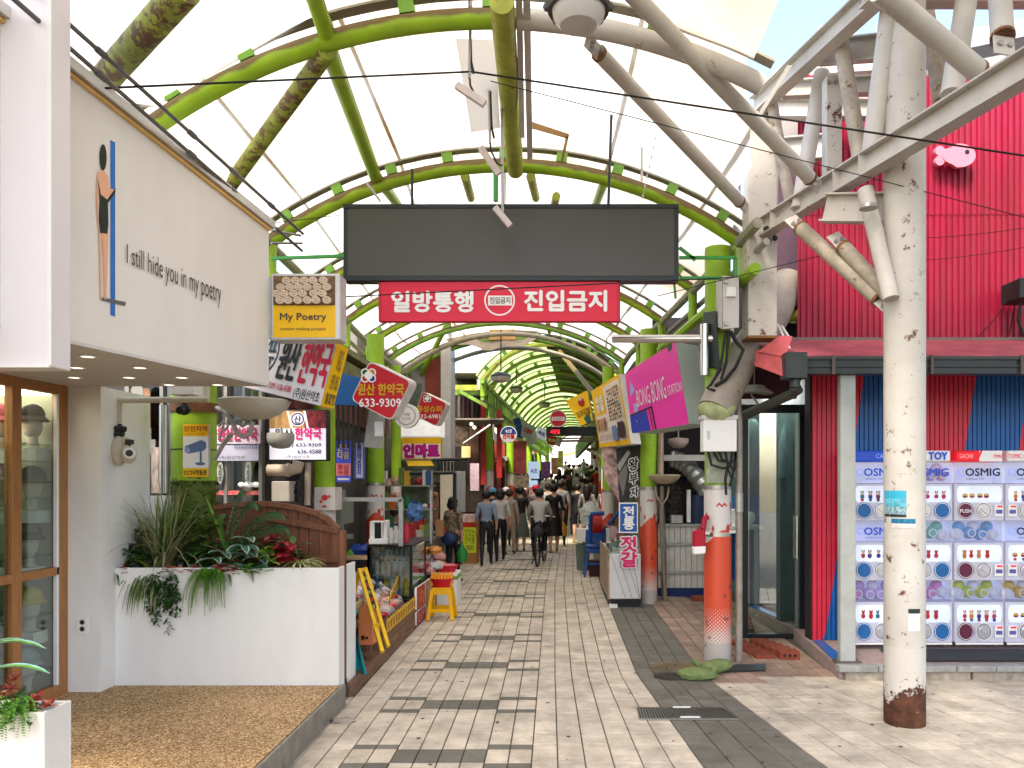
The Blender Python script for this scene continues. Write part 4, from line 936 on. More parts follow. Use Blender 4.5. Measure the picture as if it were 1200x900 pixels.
for x0_,x1_,y0_,lab in ((787,752,75,'right'),(429,446,214,'left')):
    b = B(); a = P(x0_,y0_,7.3); c = P(x1_,236,7.3)
    for k in range(14): p = a.lerp(c,(k+.5)/14); b.ball(p,(.008,.008,.02),6,4)
    b.tube([a,c],.003,4); tag(b.build('chain', GALV), 'thin steel chain holding the '+lab+' side of the billboard', 'chain', 'billboard chains')
def wire(pts, D0w, D1w, r, label, sag=0):
    n_ = 24; out = []
    for i in range(n_+1):
        t = i/n_; k = t*(len(pts)-1); j = min(int(k), len(pts)-2); u = k-j
        x = pts[j][0]*(1-u)+pts[j+1][0]*u; y = pts[j][1]*(1-u)+pts[j+1][1]*u; p = P(x, y, D0w+(D1w-D0w)*t); p.z -= sag*4*u*(1-u); out.append(p)
    b = B(); b.tube(out, r, 6); tag(b.build('wire', CABLE), label, 'cable', 'cables strung across the lane')
wire([(40,107),(552,84)],4.3,5.6,.007,'black cable from the cafe roof to the hanging brackets'); wire([(552,84),(1230,187)],5.6,5.2,.007,'black cable from the hanging brackets across the truss')
wire([(575,95),(1230,262)],5.6,6,.0035,'thin wire sloping under the main black cable to the right'); wire([(318,352),(860,325)],7,6.9,.006,'black cable crossing over the red sign')
wire([(400,252),(316,262)],7.2,6.6,.004,'thin wire left of the billboard'); wire([(1083,279),(1230,262)],7,7,.003,'upper thin wire crossing the pink wall',.02); wire([(1083,305),(1230,284)],7,7,.003,'lower thin wire crossing the pink wall',.02)
wire([(770,347),(960,300)],7.2,7.0,.004,'thin wire crossing the hanging box column')
# lamp at the top centre
t = thing('ceiling_lamp', 'large cream domed lamp cut by the top picture edge', 'lamp', P(677,30,5.0)); c = P(678,8,5.0)
b = B(); b.lathe([(.02,-.14),(.12,-.125),(.165,-.07),(.175,-.02),(.175,0)], c, 28); b.build('dome', mat('opal_dome', (.55,.54,.52), .3, var=.05), t)
b = B(); b.lathe([(.20,-.03),(.21,0),(.17,.05),(.08,.13),(.02,.15)], c, 28)
for k in range(8): a = k*.785; b.ball(c+V((.205*math.cos(a),.205*math.sin(a),.0)), .03, 6, 4)
b.build('housing', mat('lamp_housing', (.08,.085,.085), .5, .3), t)
# pendant lamps down the vault
for i, (x, y0_, y, D, w_) in enumerate(((587,386,443,17.5,.24),(605,412,457,23,.2),(638,438,475,28,.22),(663,440,465,34,.16),(671,447,468,42,.16))):
    t = thing('pendant_lamp', ('first','second','third','fourth','farthest')[i]+' round lamp hanging on a rod down the vault', 'lamp', P(x,y,D), 'lamps hanging down the vault'); c = P(x,y-1,D)
    b = B(); b.tube([P(x,y0_,D), P(x,y-8,D)], .016, 6); b.tube([P(x,y-8,D)+V((-.1,0,-.02)), c+V((-w_*.8,0,.05))], .012, 5); b.tube([P(x,y-8,D)+V((.1,0,-.02)), c+V((w_*.8,0,.05))], .012, 5); b.build('rod', DARKM, t)
    b = B(); b.lathe([(w_*.5,.1),(w_*.95,.04),(w_,0)], c, 16); b.build('shade', DARKM, t); b = B(); b.lathe([(w_,0),(w_*.8,-.09),(w_*.3,-.12)], c, 16); b.build('glass', mat('lamp_glass', (.5,.48,.42), .4), t)
# billboard
q = quad(402,239,795.5,328.5,7.2); t, f = sign('billboard', 'wide blank black display board hung across the lane', 'billboard', q, .16, mat('board_face', (.052,.05,.042), .35, var=.06, scale=2), mat('board_frame', (.012,.018,.018), .4))
f.p = B(); f.lay = 0; f.rect(.014,.06,.986,.94,MC['board_face']); f.done(t, 'screen')
for s,(y0_,y1_) in enumerate(((239,243.5),(324.5,328.5))):
    b = B(); b.slab(quad(402,y0_,795.5,y1_,7.19),(0,.03,0)); b.build('rail', MC['board_frame'], t, smooth=False)
# red sign
RED = mat('sign_crimson', (.66,.012,.045), .45, var=.03); SWH = mat('sign_bright_white', (.80,.78,.77), .5, var=.02)
q = quad(443,329.5,727,377,7.22); t, f = sign('no_entry_banner_sign', 'wide red one way and no entry sign under the billboard', 'sign', q, .07, RED, mat('red_side',(.5,.02,.04),.5), bevel=.01)
f.text('일방통행', 15.5/284, 11.5/47.5, 112/284, 37/47.5, SWH, .035); f.text('진입금지', 171/284, 10.5/47.5, 268.5/284, 36/47.5, SWH, .035)
f.oval(142.5/284, 22.5/47.5, 18/284, 18/47.5, SWH, .9, 40); f.rect(129/284,17/47.5,157/284,28.5/47.5,SWH); f.text('진입금지',131/284,18.8/47.5,155/284,26.5/47.5,mat('sign_grey',(.12,.09,.08),.6),.01); f.done(t)
# ================================================================ RIGHT: PINK SHOP AND CAPSULE MACHINES
PINKM = mat('crimson_sheet', (.29,.006,.036), .42, var=.22, scale=3, dirt=.25, stretch=(2,1,.3))
REDSL = mat('red_slat', (.56,.022,.05), .35, var=.08); BLUSL = mat('blue_slat', (.006,.10,.33), .35, var=.1)
shop = thing('toy_shop', 'crimson corrugated shop with red and blue slatted front behind the machines', 'shop', (4.5, 8.6, 0))
DW = 8.6
def corr(x0, x1, z0, z1, D, pitch, depth, b):
    n_ = int((x1-x0)/pitch)
    prof = []
    for i in range(n_):
        a = x0+i*pitch; prof += [(a,D),(a+pitch*.35,D),(a+pitch*.5,D-depth),(a+pitch*.85,D-depth)]
    prof.append((x1,D))
    vs = [(x,y,z) for x, y in prof for z in (z0,z1)]
    b.add(vs, [(2*i,2*i+2,2*i+3,2*i+1) for i in range(len(prof)-1)])
xs = [2.72,3.4,4.08,4.76,5.44,6.12,6.8]
for i in range(6):
    for j,(z0,z1) in enumerate(((3.42,4.9),(4.885,6.45))):
        b = B(); corr(xs[i]+.0, xs[i+1]+.03, z0, z1, DW-.012*(i%2)-.006*j, .068, .026, b); b.build('wall_sheet', PINKM, shop, smooth=False, solid=False)
b = B(); b.box(3.02, 7.2, 8.66, 12, .16, 6.4); b.build('building_body', mat('shop_body', (.10,.04,.05), .8), shop, smooth=False)
# ledge, sloping awning, gutter
b = B(); b.box(2.25, 7, 8.35, 8.6, 3.42, 3.475); b.build('ledge', mat('ledge_grey', (.16,.14,.13), .6, var=.2), shop, smooth=False)
b = B(); b.slab([V((2.1,8.36,3.43)),V((7,8.36,3.43)),V((7,7.45,3.115)),V((2.22,7.45,3.115))],(0,0,.02)); b.build('awning', mat('faded_pink_awning', (.40,.085,.10), .5, var=.4, scale=2.5, dirt=.2), shop, smooth=False)
GUT = mat('gutter_black', (.03,.037,.038), .4, var=.2)
b = B(); b.box(2.27, 7, 7.28, 7.44, 2.93, 3.09); b.box(2.27, 7, 7.26, 7.28, 2.99, 3.005); b.box(2.27, 7, 7.26, 7.28, 3.06, 3.09)
b.build('gutter', GUT, shop, smooth=False)
for x in (2.62, 3.55, 4.4, 5.2):
    b = B(); b.box(x, x+.03, 7.245, 7.262, 2.92, 3.1); b.build('gutter_strap', mat('strap_brown',(.09,.07,.06),.5), shop, smooth=False)
b = B(); b.box(2.17, 2.37, 7.2, 7.4, 2.88, 3.12); b.tube([(2.29,7.3,2.9),(2.28,7.3,2.8)],.05,12); b.build('gutter_hopper', GUT, shop, smooth=False)
b = B(); b.tube([(2.28,7.3,2.82),P(935,457,7.4),P(925,463,7.5),P(868,489,8.4)], .05, 12); b.build('downpipe', mat('pipe_olive_black',(.06,.06,.05),.45,var=.3), shop)
# slats
sl_ = B(); x = 2.835; pitch = .0518
def posx(px_, py_): return px_+.15*(py_-440)
def isblue(pos): return 1013 <= pos < 1062 or 1144 <= pos < 1207 or 1280 <= pos < 1350
ztp = 3.07; zbt = .165
while x < 6.4:
    pxm = PX+(x+pitch/2)/8.47*F
    if not (2.98+.0 > 99):
        xa_, xb_ = x+.005, x+pitch-.005; pa_, pb_ = PX+xa_/8.45*F, PX+xb_/8.45*F
        zb2 = lambda px_, Bd: min(max(HC+(PY-(440+(Bd-px_)/.15))/F*8.45, zbt), ztp)
        cuts = [(ztp, ztp)]+[(zb2(pa_,Bd), zb2(pb_,Bd)) for Bd in (1013,1062,1144,1207,1280,1350)]+[(zbt, zbt)]
        for i_, ((a0_,b0_),(a1_,b1_)) in enumerate(zip(cuts, cuts[1:])):
            if a0_-a1_ < 1e-4 and b0_-b1_ < 1e-4: continue
            sl_.hexa([(xa_,8.45,a1_),(xb_,8.45,b1_),(xb_,8.475,b1_),(xa_,8.475,a1_),(xa_,8.45,a0_),(xb_,8.45,b0_),(xb_,8.475,b0_),(xa_,8.475,a0_)], i_ % 2)
    x += pitch
o = sl_.build('slat', [REDSL, BLUSL], shop, smooth=False, solid=False); o['kind'] = 'stuff'
b = B(); b.box(2.82, 6.5, 8.478, 8.655, .16, 3.41); b.build('slat_backing', mat('backing_black', (.02,.012,.014), .8), shop, smooth=False)
b = B(); b.box(2.74, 2.885, 7.36, 7.44, .165, 2.93); b.build('post', mat('post_grey', (.36,.38,.36), .5, var=.06, dirt=.2), shop, smooth=False, bevel=.004)
b = B(); b.box(2.70,2.93,7.33,7.47,.16,.185); b.build('post_foot', mat('foot_dark',(.1,.09,.08),.8,bump=.4), shop, smooth=False)
# platform
b = B(); b.hexa([(2.70,7.30,-.02),(7.5,7.30,-.02),(7.5,9.5,-.02),(2.86,9.5,-.02),(2.70,7.30,.155),(7.5,7.30,.155),(7.5,9.5,.16),(2.86,9.5,.16)])
b.build('shop_platform', mat('rose_concrete', (.34,.25,.23), .85, var=.2, scale=25, bump=.3, dirt=.3), kind='structure', smooth=False)
kb = thing('platform_curb', 'worn grey stone curb along the front of the toy shop platform', 'curb', (4,7.26,0))
for i in range(12):
    x0_ = 2.68+i*.37; b = B(); b.box(x0_, x0_+.362, 7.22, 7.34, .11+R_.uniform(-.002,.002), .168); b.build('stone', mat('curb_stone', (.30,.30,.29), .7, var=.25, scale=12, dirt=.4), kb, smooth=False, bevel=.005)
for i in range(7):
    x0_ = 2.75+i*.6; b = B(); b.box(x0_, x0_+.58, 7.25, 7.30, -.01, .112); b.build('kerb_block', mat('curb_under', (.36,.31,.25), .8, var=.3, scale=9, dirt=.6), kb, smooth=False, bevel=.006)
b = B(); b.slab([V((2.70,7.32,.164)),V((2.84,7.38,.164)),V((2.93,8.42,.168)),V((2.83,8.42,.168))],(0,0,.004)); tag(b.build('blue_strip', BLUSL, smooth=False), 'blue painted strip along the left edge of the shop platform', 'strip')
b = B(); b.box(3.35, 6.6, 7.44, 7.92, .17, .182); tag(b.build('floor_mat', mat('mat_charcoal', (.035,.04,.045), .9, var=.2, scale=60, bump=.3), smooth=False), 'long charcoal floor mat in front of the capsule machines', 'mat')
# pink fish plaque
FP = mat('fish_pink', (.78,.22,.30), .4, var=.03)
pts = []
for k in range(22): a = 2*math.pi*k/22; pts.append((1124+19.5*math.cos(a), 182+14*math.sin(a)*(1 if math.cos(a) > -.2 else .8)))
t = thing('fish_plaque', 'pink fish shaped plaque with a black eye on the crimson wall', 'wall decoration', P(1120,196,8.5))
b = B(); b.poly([P(x,y,8.45) for x,y in pts], (0,.05,0)); b.build('body', FP, t, smooth=False)
b = B()
for cy in (176.5, 188): b.poly([P(1101.5+5.6*math.cos(a*.45), cy+5.8*math.sin(a*.45), 8.46) for a in range(14)], (0,.05,0))
b.poly([P(1100,176,8.458),P(1110,174,8.458),P(1110,190,8.458),P(1100,189,8.458)], (0,.04,0)); b.build('tail', FP, t, smooth=False)
b = B(); b.disc(P(1133.5,178,8.447),(.026,0,0),(0,0,.026),14); b.build('eye', BLACK, t, smooth=False, solid=False)
b = B(); p = P(1182,330,8.3); b.box(p.x,p.x+.35,8.1,8.45,P(0,352,8.2).z,P(0,328,8.2).z); tag(b.build('floodlight', DARKM, smooth=False, bevel=.01), 'dark flood light box at the right edge of the crimson wall', 'light')
b = B(); b.tube([P(1182,350,8.3),P(1165,375,8.4),P(1145,396,8.5)],.006,5); b.tube([P(1190,352,8.3),P(1183,392,8.5)],.006,5); b.tube([P(1196,355,8.2),P(1193,375,8.2),P(1200,395,8.2)],.018,6); tag(b.build('light_cable', CABLE), 'loose cables hanging from the flood light on the crimson wall', 'cable')
# ---------------------------------------------------------------- capsule machines
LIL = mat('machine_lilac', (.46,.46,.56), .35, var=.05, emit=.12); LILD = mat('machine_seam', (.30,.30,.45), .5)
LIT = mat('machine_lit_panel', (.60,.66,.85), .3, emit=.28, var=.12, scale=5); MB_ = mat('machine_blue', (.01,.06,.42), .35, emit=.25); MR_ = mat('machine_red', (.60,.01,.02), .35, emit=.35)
PB = mat('button_blue', (.015,.12,.34), .35); PM_ = mat('button_maroon', (.12,.02,.05), .35); CHR = mat('dial_chrome', (.62,.62,.66), .25, .6); SCRN = mat('coin_screen', (.08,.07,.25), .3, emit=.3)
CLR = glass('bin_plastic', (.90,.92,1.0), .93, .05)
capcol = {'teal': (.10,.50,.38), 'blue': (.10,.35,.62), 'pink': (.70,.30,.55), 'lime': (.55,.62,.10), 'amber': (.65,.45,.10), 'white': (.75,.75,.8), 'lilac': (.55,.40,.68)}
def capm(k): return mat('capsule_'+k, capcol[k], .25, var=.05, emit=.05)
D8 = 8.0
def machine(x0p, x1p, mirror, head, btn, tiers, label):
    zq = lambda y: P(0,y,D8).z; xa, xb = P(x0p,0,D8).x+.004, P(x1p,0,D8).x-.004; W_ = xb-xa
    t = thing('capsule_machine', label, 'vending machine', ((xa+xb)/2, D8+.15, .17), 'capsule toy machines in front of the slatted wall')
    for (y0,y1,bot) in ((567,610.5,0),(636,680.5,1),(706,753,2)):
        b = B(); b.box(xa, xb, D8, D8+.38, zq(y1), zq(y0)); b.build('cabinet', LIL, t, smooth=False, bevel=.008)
        f = Face([V((xa,D8,zq(y0))),V((xb,D8,zq(y0))),V((xb,D8,zq(y1))),V((xa,D8,zq(y1)))], .002)
        mu = (lambda u: 1-u) if mirror else (lambda u: u)
        pts = []
        for (cu, cv, a0) in ((.90,.26,-90),(.90,.30,0),(.10,.30,90),(.10,.26,180)):
            for k in range(5): a = math.radians(a0+k*22.5); pts.append((cu+.055*math.cos(a)*(1), cv+.20*math.sin(a)))
        f.poly(pts, LIT)
        cols_ = [C(200,60,110), C(70,60,150), C(220,140,50), C(210,50,60), C(60,130,150), C(120,60,110)]
        rr = random.Random(int(x0p)+bot)
        kind = rr.randrange(3)
        for k in range(5 if kind else 4):
            u = .2+.15*k+rr.uniform(-.015,.015); m_ = cols_[rr.randrange(6)] if kind else cols_[(int(x0p)+k//2) % 6]
            if x0p > 1100 and bot == 1: m_ = cols_[2+(k % 2)]
            hh = rr.uniform(.8,1.25)
            if (kind+bot) % 3 == 0: f.oval(u, .33, .055, .05*hh, m_, 0, 10); f.oval(u, .29, .05, .035, C(240,190,90), 0, 8); f.rect(u-.05,.335,u+.05,.355,C(90,50,30))
            else: f.oval(u, .34, .045, .07*hh, m_, 0, 9); f.oval(u, .25, .034*hh, .05*hh, C(235,200,170) if kind else m_, 0, 8); f.oval(u-.025*hh, .21, .012, .03, m_, 0, 6); f.oval(u+.025*hh, .21, .012, .03, m_, 0, 6)
            if kind == 2: f.rect(u-.03, .4, u+.03, .47, cols_[(k+3) % 6])
        f.oval(mu(.22), .72, .165, .225, btn[0], 0, 28); f.oval(mu(.22), .72, .150, .205, SWH, .93, 28); f.rect(mu(.22)-.12, .66, mu(.22)+.12, .80, btn[0]); f.text('PUSH', mu(.22)-.115, .68, mu(.22)+.115, .78, SWH, .02)
        f.oval(mu(.58), .72, .165, .225, btn[1], 0, 28); f.oval(mu(.58), .72, .165, .225, SWH, .9, 28); f.oval(mu(.58), .72, .135, .185, CHR, 0, 24)
        f.done(t)
        b = B(); cx = xa+W_*mu(.58); cz = zq(y0)+(zq(y1)-zq(y0))*.72; b.bar((cx-.04,D8-.018,cz+.03),(cx+.04,D8-.018,cz-.03),.022,.022,(0,1,0)); b.tube([(cx,D8,cz),(cx,D8-.02,cz)],.05,18); b.build('dial', CHR, t)
        b = B(); cx = xa+W_*mu(.88); b.box(cx-.045,cx+.045,D8-.02,D8,cz-.06,cz+.06,0); b.box(cx-.032,cx+.032,D8-.024,D8-.02,cz-.03,cz+.01,1); b.box(cx-.02,cx+.035,D8-.024,D8-.02,cz+.035,cz+.052,2); b.build('coin_slot', [WHITE, SCRN, MR_], t, smooth=False, bevel=.0)
    for (y0,y1,ti) in ((541.5,566.5,0),(611,635.5,1),(681,705.5,2)):
        za, zb_ = zq(y1), zq(y0); k = tiers[ti]
        b = B(); b.box(xa+.01, xb-.01, D8+.02, D8+.03, za, zb_); b.build('bin_front', CLR, t, smooth=False)
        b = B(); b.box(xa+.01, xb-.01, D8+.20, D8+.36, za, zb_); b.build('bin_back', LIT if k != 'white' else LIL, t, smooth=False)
        if k not in ('white','text','textk'):
            rr = random.Random(int(x0p)*3+ti); n_ = 4
            for i in range(n_):
                cx = xa+.07+(W_-.14)*i/(n_-1); b = B(); c_ = (cx+rr.uniform(-.01,.01), D8+.10, za+.07+rr.uniform(0,.03)); b.ball(c_, .064, 14, 8, 0); b.build('capsule', capm(k) if i % 3 else capm('white' if k != 'lilac' else 'pink'), t)
                b = B(); b.disc((c_[0], c_[1]-.066, c_[2]), (.045,0,0), (0,0,.045), 16, 0, .72); b.build('capsule_ring', capm('white'), t, smooth=False, solid=False)
            for i in range(3):
                cx = xa+.11+(W_-.22)*i/2; b = B(); b.ball((cx, D8+.13, za+.155), .06, 12, 7, 0); b.build('capsule', capm(k) if i != 1 else capm('white'), t)
        if k in ('text','textk') or ti == 0:
            ff = Face([V((xa,D8+.018,zb_)),V((xb,D8+.018,zb_)),V((xb,D8+.018,za)),V((xa,D8+.018,za))], .002)
            tm = MB_ if k == 'text' or x0p < 1100 else C(25,30,60)
            ff.text('C', .08,.28,.21,.66, mat('logo_pale_blue',(.25,.32,.75),.4,emit=.3), .03); ff.text('OSMIG', .23,.28,.93,.66, tm, .03); ff.text('CAPSULE TOY', .25,.75,.62,.83, tm, .0); ff.done(t)
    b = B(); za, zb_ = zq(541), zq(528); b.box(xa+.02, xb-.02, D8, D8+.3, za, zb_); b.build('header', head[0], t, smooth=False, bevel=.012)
    f = Face([V((xa+.02,D8,zb_)),V((xb-.02,D8,zb_)),V((xb-.02,D8,za)),V((xa+.02,D8,za))], .003); head[1](f); f.done(t)
    b = B(); b.box(xa+.01, xb-.01, D8-.006, D8, zq(755.3), zq(753)); b.build('trim', SWH, t, smooth=False)
    for sx in (xa+.06, xb-.06):
        b = B(); b.tube([(sx-.012,D8+.06,.205),(sx+.012,D8+.06,.205)],.03,10); b.bar((sx,D8+.06,.21),(sx,D8+.06,zq(754)),.03,.03); b.build('caster', GALV, t)
def h1(f): f.text('CAPSULE', .45,.3,.95,.7, mat('logo_pale_blue',(.25,.32,.75),.4,emit=.3), .01)
def h2(f): f.text('CODE', .05,.3,.42,.68, MB_, .01); f.text('TOY', .5,.12,.92,.85, MB_, .05)
def h3(f):
    f.rect(.5,.02,1,.98,SWH)
    for k in range(3): f.poly([(.52+.1*k,.02),(.57+.1*k,.02),(.47+.1*k,.98),(.42+.1*k,.98)], SWH if k else MR_)
    f.text('GACHA', .06,.3,.36,.7, mat('pale_red',(.75,.3,.3),.4,emit=.3), .01); f.text('TOMIC', .8,.35,.99,.65, MR_, .01)
def h4(f): f.text('TOMIC CODE', .0,.3,.6,.7, MR_, .01)
machine(999,1058,False,(MB_,h1),(PB,PB),('text','text','lilac'),'leftmost capsule machine, blue header, partly hidden by the cream pole')
machine(1058,1117,True,(SWH,h2),(PB,PB),('lilac','teal','pink'),'capsule machine with white header and teal capsules, just right of the pole')
machine(1118,1177,False,(MR_,h3),(PM_,PM_),('textk','blue','lime'),'capsule machine with red header and blue and lime capsules')
machine(1178,1237,True,(SWH,h4),(PM_,PM_),('textk','textk','amber'),'rightmost capsule machine with amber capsules, cut by the picture edge')
# ================================================================ RIGHT: RECESS WITH GLASS DOOR
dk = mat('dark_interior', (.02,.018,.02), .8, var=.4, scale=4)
rec = thing('corner_building', 'dark cluttered shop front between the lime column and the crimson shop', 'building', (2.4, 10, 0))
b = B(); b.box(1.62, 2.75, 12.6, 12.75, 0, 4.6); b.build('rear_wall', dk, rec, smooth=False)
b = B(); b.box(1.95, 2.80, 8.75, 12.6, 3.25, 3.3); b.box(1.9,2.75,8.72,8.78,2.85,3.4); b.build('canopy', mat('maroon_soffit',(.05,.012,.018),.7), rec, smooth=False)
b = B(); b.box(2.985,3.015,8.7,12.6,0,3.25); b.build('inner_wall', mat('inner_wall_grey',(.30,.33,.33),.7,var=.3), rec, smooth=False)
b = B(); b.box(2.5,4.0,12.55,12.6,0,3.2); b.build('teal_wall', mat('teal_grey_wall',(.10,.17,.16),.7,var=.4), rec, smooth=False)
b = B(); b.box(2.45,2.95,9.4,11.0,3.12,3.16); b.build('ceiling_lamp', mat('shop_lamp_lit',(.9,.95,1),.5,emit=9), rec, smooth=False)
t = thing('glass_door', 'tall black framed glass door standing open beside the lime column', 'door', (2.58, 9.1, .03)); Dd = 9.1
xa, xb, za, zb_ = P(867,0,Dd).x, P(946,0,Dd).x, P(0,752,Dd).z, P(0,474,Dd).z
BF = mat('door_frame_black', (.012,.016,.018), .35)
for bx in ((xa,xa+.10,za,zb_),(xb-.09,xb,za,zb_),(xa+.10,xb-.09,za,za+.09),(xa+.10,xb-.09,zb_-.1,zb_)):
    b = B(); b.box(bx[0],bx[1],Dd,Dd+.06,bx[2],bx[3]); b.build('frame', BF, t, smooth=False, bevel=.005)
b = B(); b.box(xa+.095, xb-.085, Dd+.025, Dd+.035, za+.085, zb_-.095); b.build('pane', glass('door_glass', (.62,.78,.76), .62, .015), t, smooth=False)
b = B(); b.tube([(xb-.13,Dd-.03,1.0),(xb-.13,Dd-.03,1.5)],.012,8); b.tube([(xb-.13,Dd-.03,1.02),(xb-.13,Dd,1.02)],.01,6); b.tube([(xb-.13,Dd-.03,1.48),(xb-.13,Dd,1.48)],.01,6); b.build('handle', STEEL, t)
# things seen through the door
def simple(name, label, cat, fn, mats, group=None, smooth=True, **k): b = B(); fn(b); return tag(b.build(name, mats, smooth=smooth, **k), label, cat, group)
simple('interior_floor','dark green floor seen through the open glass door','floor',lambda b:b.box(2.0,2.9,9.3,12.5,.05,.06),mat('green_floor',(.10,.14,.08),.5,var=.3),smooth=False)
simple('hanging_coat','pale coat hanging behind the glass door at left','coat',lambda b:(b.ball(P(882,505,10),(.09,.09,.16),12,8,nz=.2),b.tube([P(880,505,10),P(874,560,10)],[.12,.15],12)),mat('coat_white',(.6,.62,.62),.8))
simple('hanging_bag','white long bag hanging behind the glass door at right','bag',lambda b:b.tube([P(926,490,10),P(924,520,10),P(921,560,10)],[.06,.13,.1],12),mat('bag_white',(.6,.62,.64),.8))
simple('framed_picture','ochre framed picture behind the glass door','picture',lambda b:(b.box(P(890,0,10.3).x,P(906,0,10.3).x,10.3,10.33,P(0,535,10.3).z,P(0,508,10.3).z)),mat('ochre_picture',(.35,.18,.04),.6,var=.6,scale=18),smooth=False)
simple('blue_curtain','blue curtain behind the lower half of the glass door','curtain',lambda b:corr(2.3,3.0,.5,1.7,11,.08,.04,b),mat('curtain_blue',(.02,.15,.36),.8,var=.3),smooth=False,solid=False)
simple('display_table','white display table behind the glass door','table',lambda b:(b.box(2.2,2.85,10.5,11,1.25,1.3),b.box(2.25,2.3,10.55,10.6,.06,1.25),b.box(2.75,2.8,10.55,10.6,.06,1.25),b.box(2.3,2.6,10.6,10.9,1.3,1.52),b.ball((2.7,10.7,1.4),.1)),WHITE,smooth=False)
simple('potted_fern','small green fern behind the bottom of the glass door','plant',lambda b:[blade(b,(2.55,10,.1),(math.cos(k),math.sin(k),1.2),.35,.04,1.2,0,4) for k in range(26)],G1)
simple('striped_cloth','black and orange striped film hanging right of the glass door','cloth',lambda b:[b.box(P(947.5,0,9.0).x,P(951.5,0,9.0).x,9.0,9.04,P(0,y+12,9).z,P(0,y,9).z,(i%3>0)) for i,y in enumerate(range(474,620,12))],[C(235,160,30),DARKM],smooth=False)
simple('steel_jamb','narrow grey reflective jamb between glass door and slats','jamb',lambda b:b.box(P(946.5,0,8.9).x,P(950,0,8.9).x,8.9,9.0,.05,P(0,480,8.9).z),GALV,smooth=False)
t = thing('air_brick_stack', 'red perforated bricks lying as a step below the glass door', 'bricks', P(922,776,8.3))
BRK = mat('red_brick', (.24,.055,.03), .85, var=.3, scale=12, bump=.3)
for i in range(5):
    D = 8.05+i*.16; x0_ = P(914,0,8.05).x-.03*i; b = B(); b.box(x0_,x0_+.21,D,D+.15,gz(D)-.01,gz(D)+.09-.008*i); o = b.build('brick', BRK, t, smooth=False, bevel=.004)
    if i == 0:
        for k in range(3): b = B(); b.disc((x0_+.05+.055*k,D-.002,gz(D)+.045),(.017,0,0),(0,0,.017),12); b.build('hole', BLACK, o, smooth=False, solid=False)
    b = B(); b.box(x0_-.24,x0_-.03,D+.05,D+.2,gz(D)-.01,gz(D)+.035); b.build('brick', BRK, t, smooth=False, bevel=.004)
simple('dark_board','thin dark board lying between column and door','board',lambda b:b.slab([G(846,789)+V((0,0,.01)),G(897,787)+V((0,0,.01)),G(897,780)+V((0,0,.01)),G(862,781)+V((0,0,.01))],(0,0,.012)),DARKM,smooth=False)
# conical lamp
simple('cone_lamp','pale cone shaped lamp hanging above the glass door','lamp',lambda b:(b.lathe([(.05,.09),(.11,.085),(.13,.06),(.21,.0),(.2,-.01),(.05,.03)],P(884,461,8.6),20),b.tube([P(884,452,8.6),P(884,430,8.6)],.006,5),b.tube([P(880,462,8.6),P(890,476,8.6)],.012,6)),mat('lamp_sage',(.30,.31,.26),.4,var=.1))
# big duct and boxes round the first column
simple('fat_pipe','fat grey beige pipe slanting down to the lime column','pipe',lambda b:b.tube([P(925,330,8.9),P(905,372,8.6),P(868,420,8.1),P(846,466,7.85),P(838,482,7.8)],.185,22),mat('pipe_beige',(.33,.29,.24),.6,var=.15,rust=.06,dirt=.3))
simple('pipe_collar','flaking plaster ring at the lower end of the fat pipe','collar',lambda b:b.ball(P(840,480,7.8),(.19,.17,.12),16,8,nz=.15),mat('plaster_lime',(.36,.40,.20),.8,var=.4))
q = [P(839,322,7.7),P(866,322,7.7),P(866,388,7.7),P(839,388,7.7)]
t = thing('junction_box', 'tall pale grey electrical box with door latch at top right of the lane mouth', 'electrical box', P(852,388,7.8))
BX = mat('box_grey_pink', (.56,.53,.52), .5, var=.04, dirt=.08)
b = B(); b.hexa([P(847,386,7.6),P(866,384,7.6),P(866,384,7.9),P(847,386,7.9),P(847,323,7.6),P(866,325,7.6),P(866,325,7.9),P(847,323,7.9)]); b.build('door', BX, t, smooth=False, bevel=.006)
b = B(); b.hexa([P(839,382,7.9),P(846.6,386,7.6),P(846.6,386,7.9),P(839.5,383,8.1),P(839,327,7.9),P(846.6,323,7.6),P(846.6,323,7.9),P(839.5,327,8.1)]); b.build('side', BX, t, smooth=False)
b = B(); b.box(P(851,0,7.58).x,P(862,0,7.58).x,7.56,7.6,P(0,348,7.58).z,P(0,337,7.58).z); b.build('plate', WHITE, t, smooth=False, bevel=.004)
for y in (330,379): b = B(); b.box(P(849,0,7.58).x,P(853,0,7.58).x,7.57,7.6,P(0,y+2,7.58).z,P(0,y-2,7.58).z); b.build('hinge', GALV, t, smooth=False)
simple('black_box','black rectangular transformer box under the pale electrical box','box',lambda b:b.hexa([P(826,430,8.0),P(844,432,7.8),P(844,432,8.0),P(826,430,8.2),P(824,366,8.0),P(839,364,7.8),P(839,364,8.0),P(824,366,8.2)]),mat('box_black_green',(.03,.04,.038),.45),smooth=False,bevel=.005)
q = quad(824,488,863.5,529,7.75); t = thing('white_box', 'white electrical cabinet on the first right column', 'electrical box', P(844,529,7.85))
b = B(); b.slab(q,(0,.16,0)); b.build('cabinet', WHITE, t, smooth=False, bevel=.005); b = B(); b.slab(quad(822.5,486.5,865,491,7.73),(0,.2,0)); b.build('lid', BX, t, smooth=False)
b = B(); b.slab(quad(829,505,832,515,7.745),(0,.01,0)); b.build('handle', GALV, t, smooth=False)
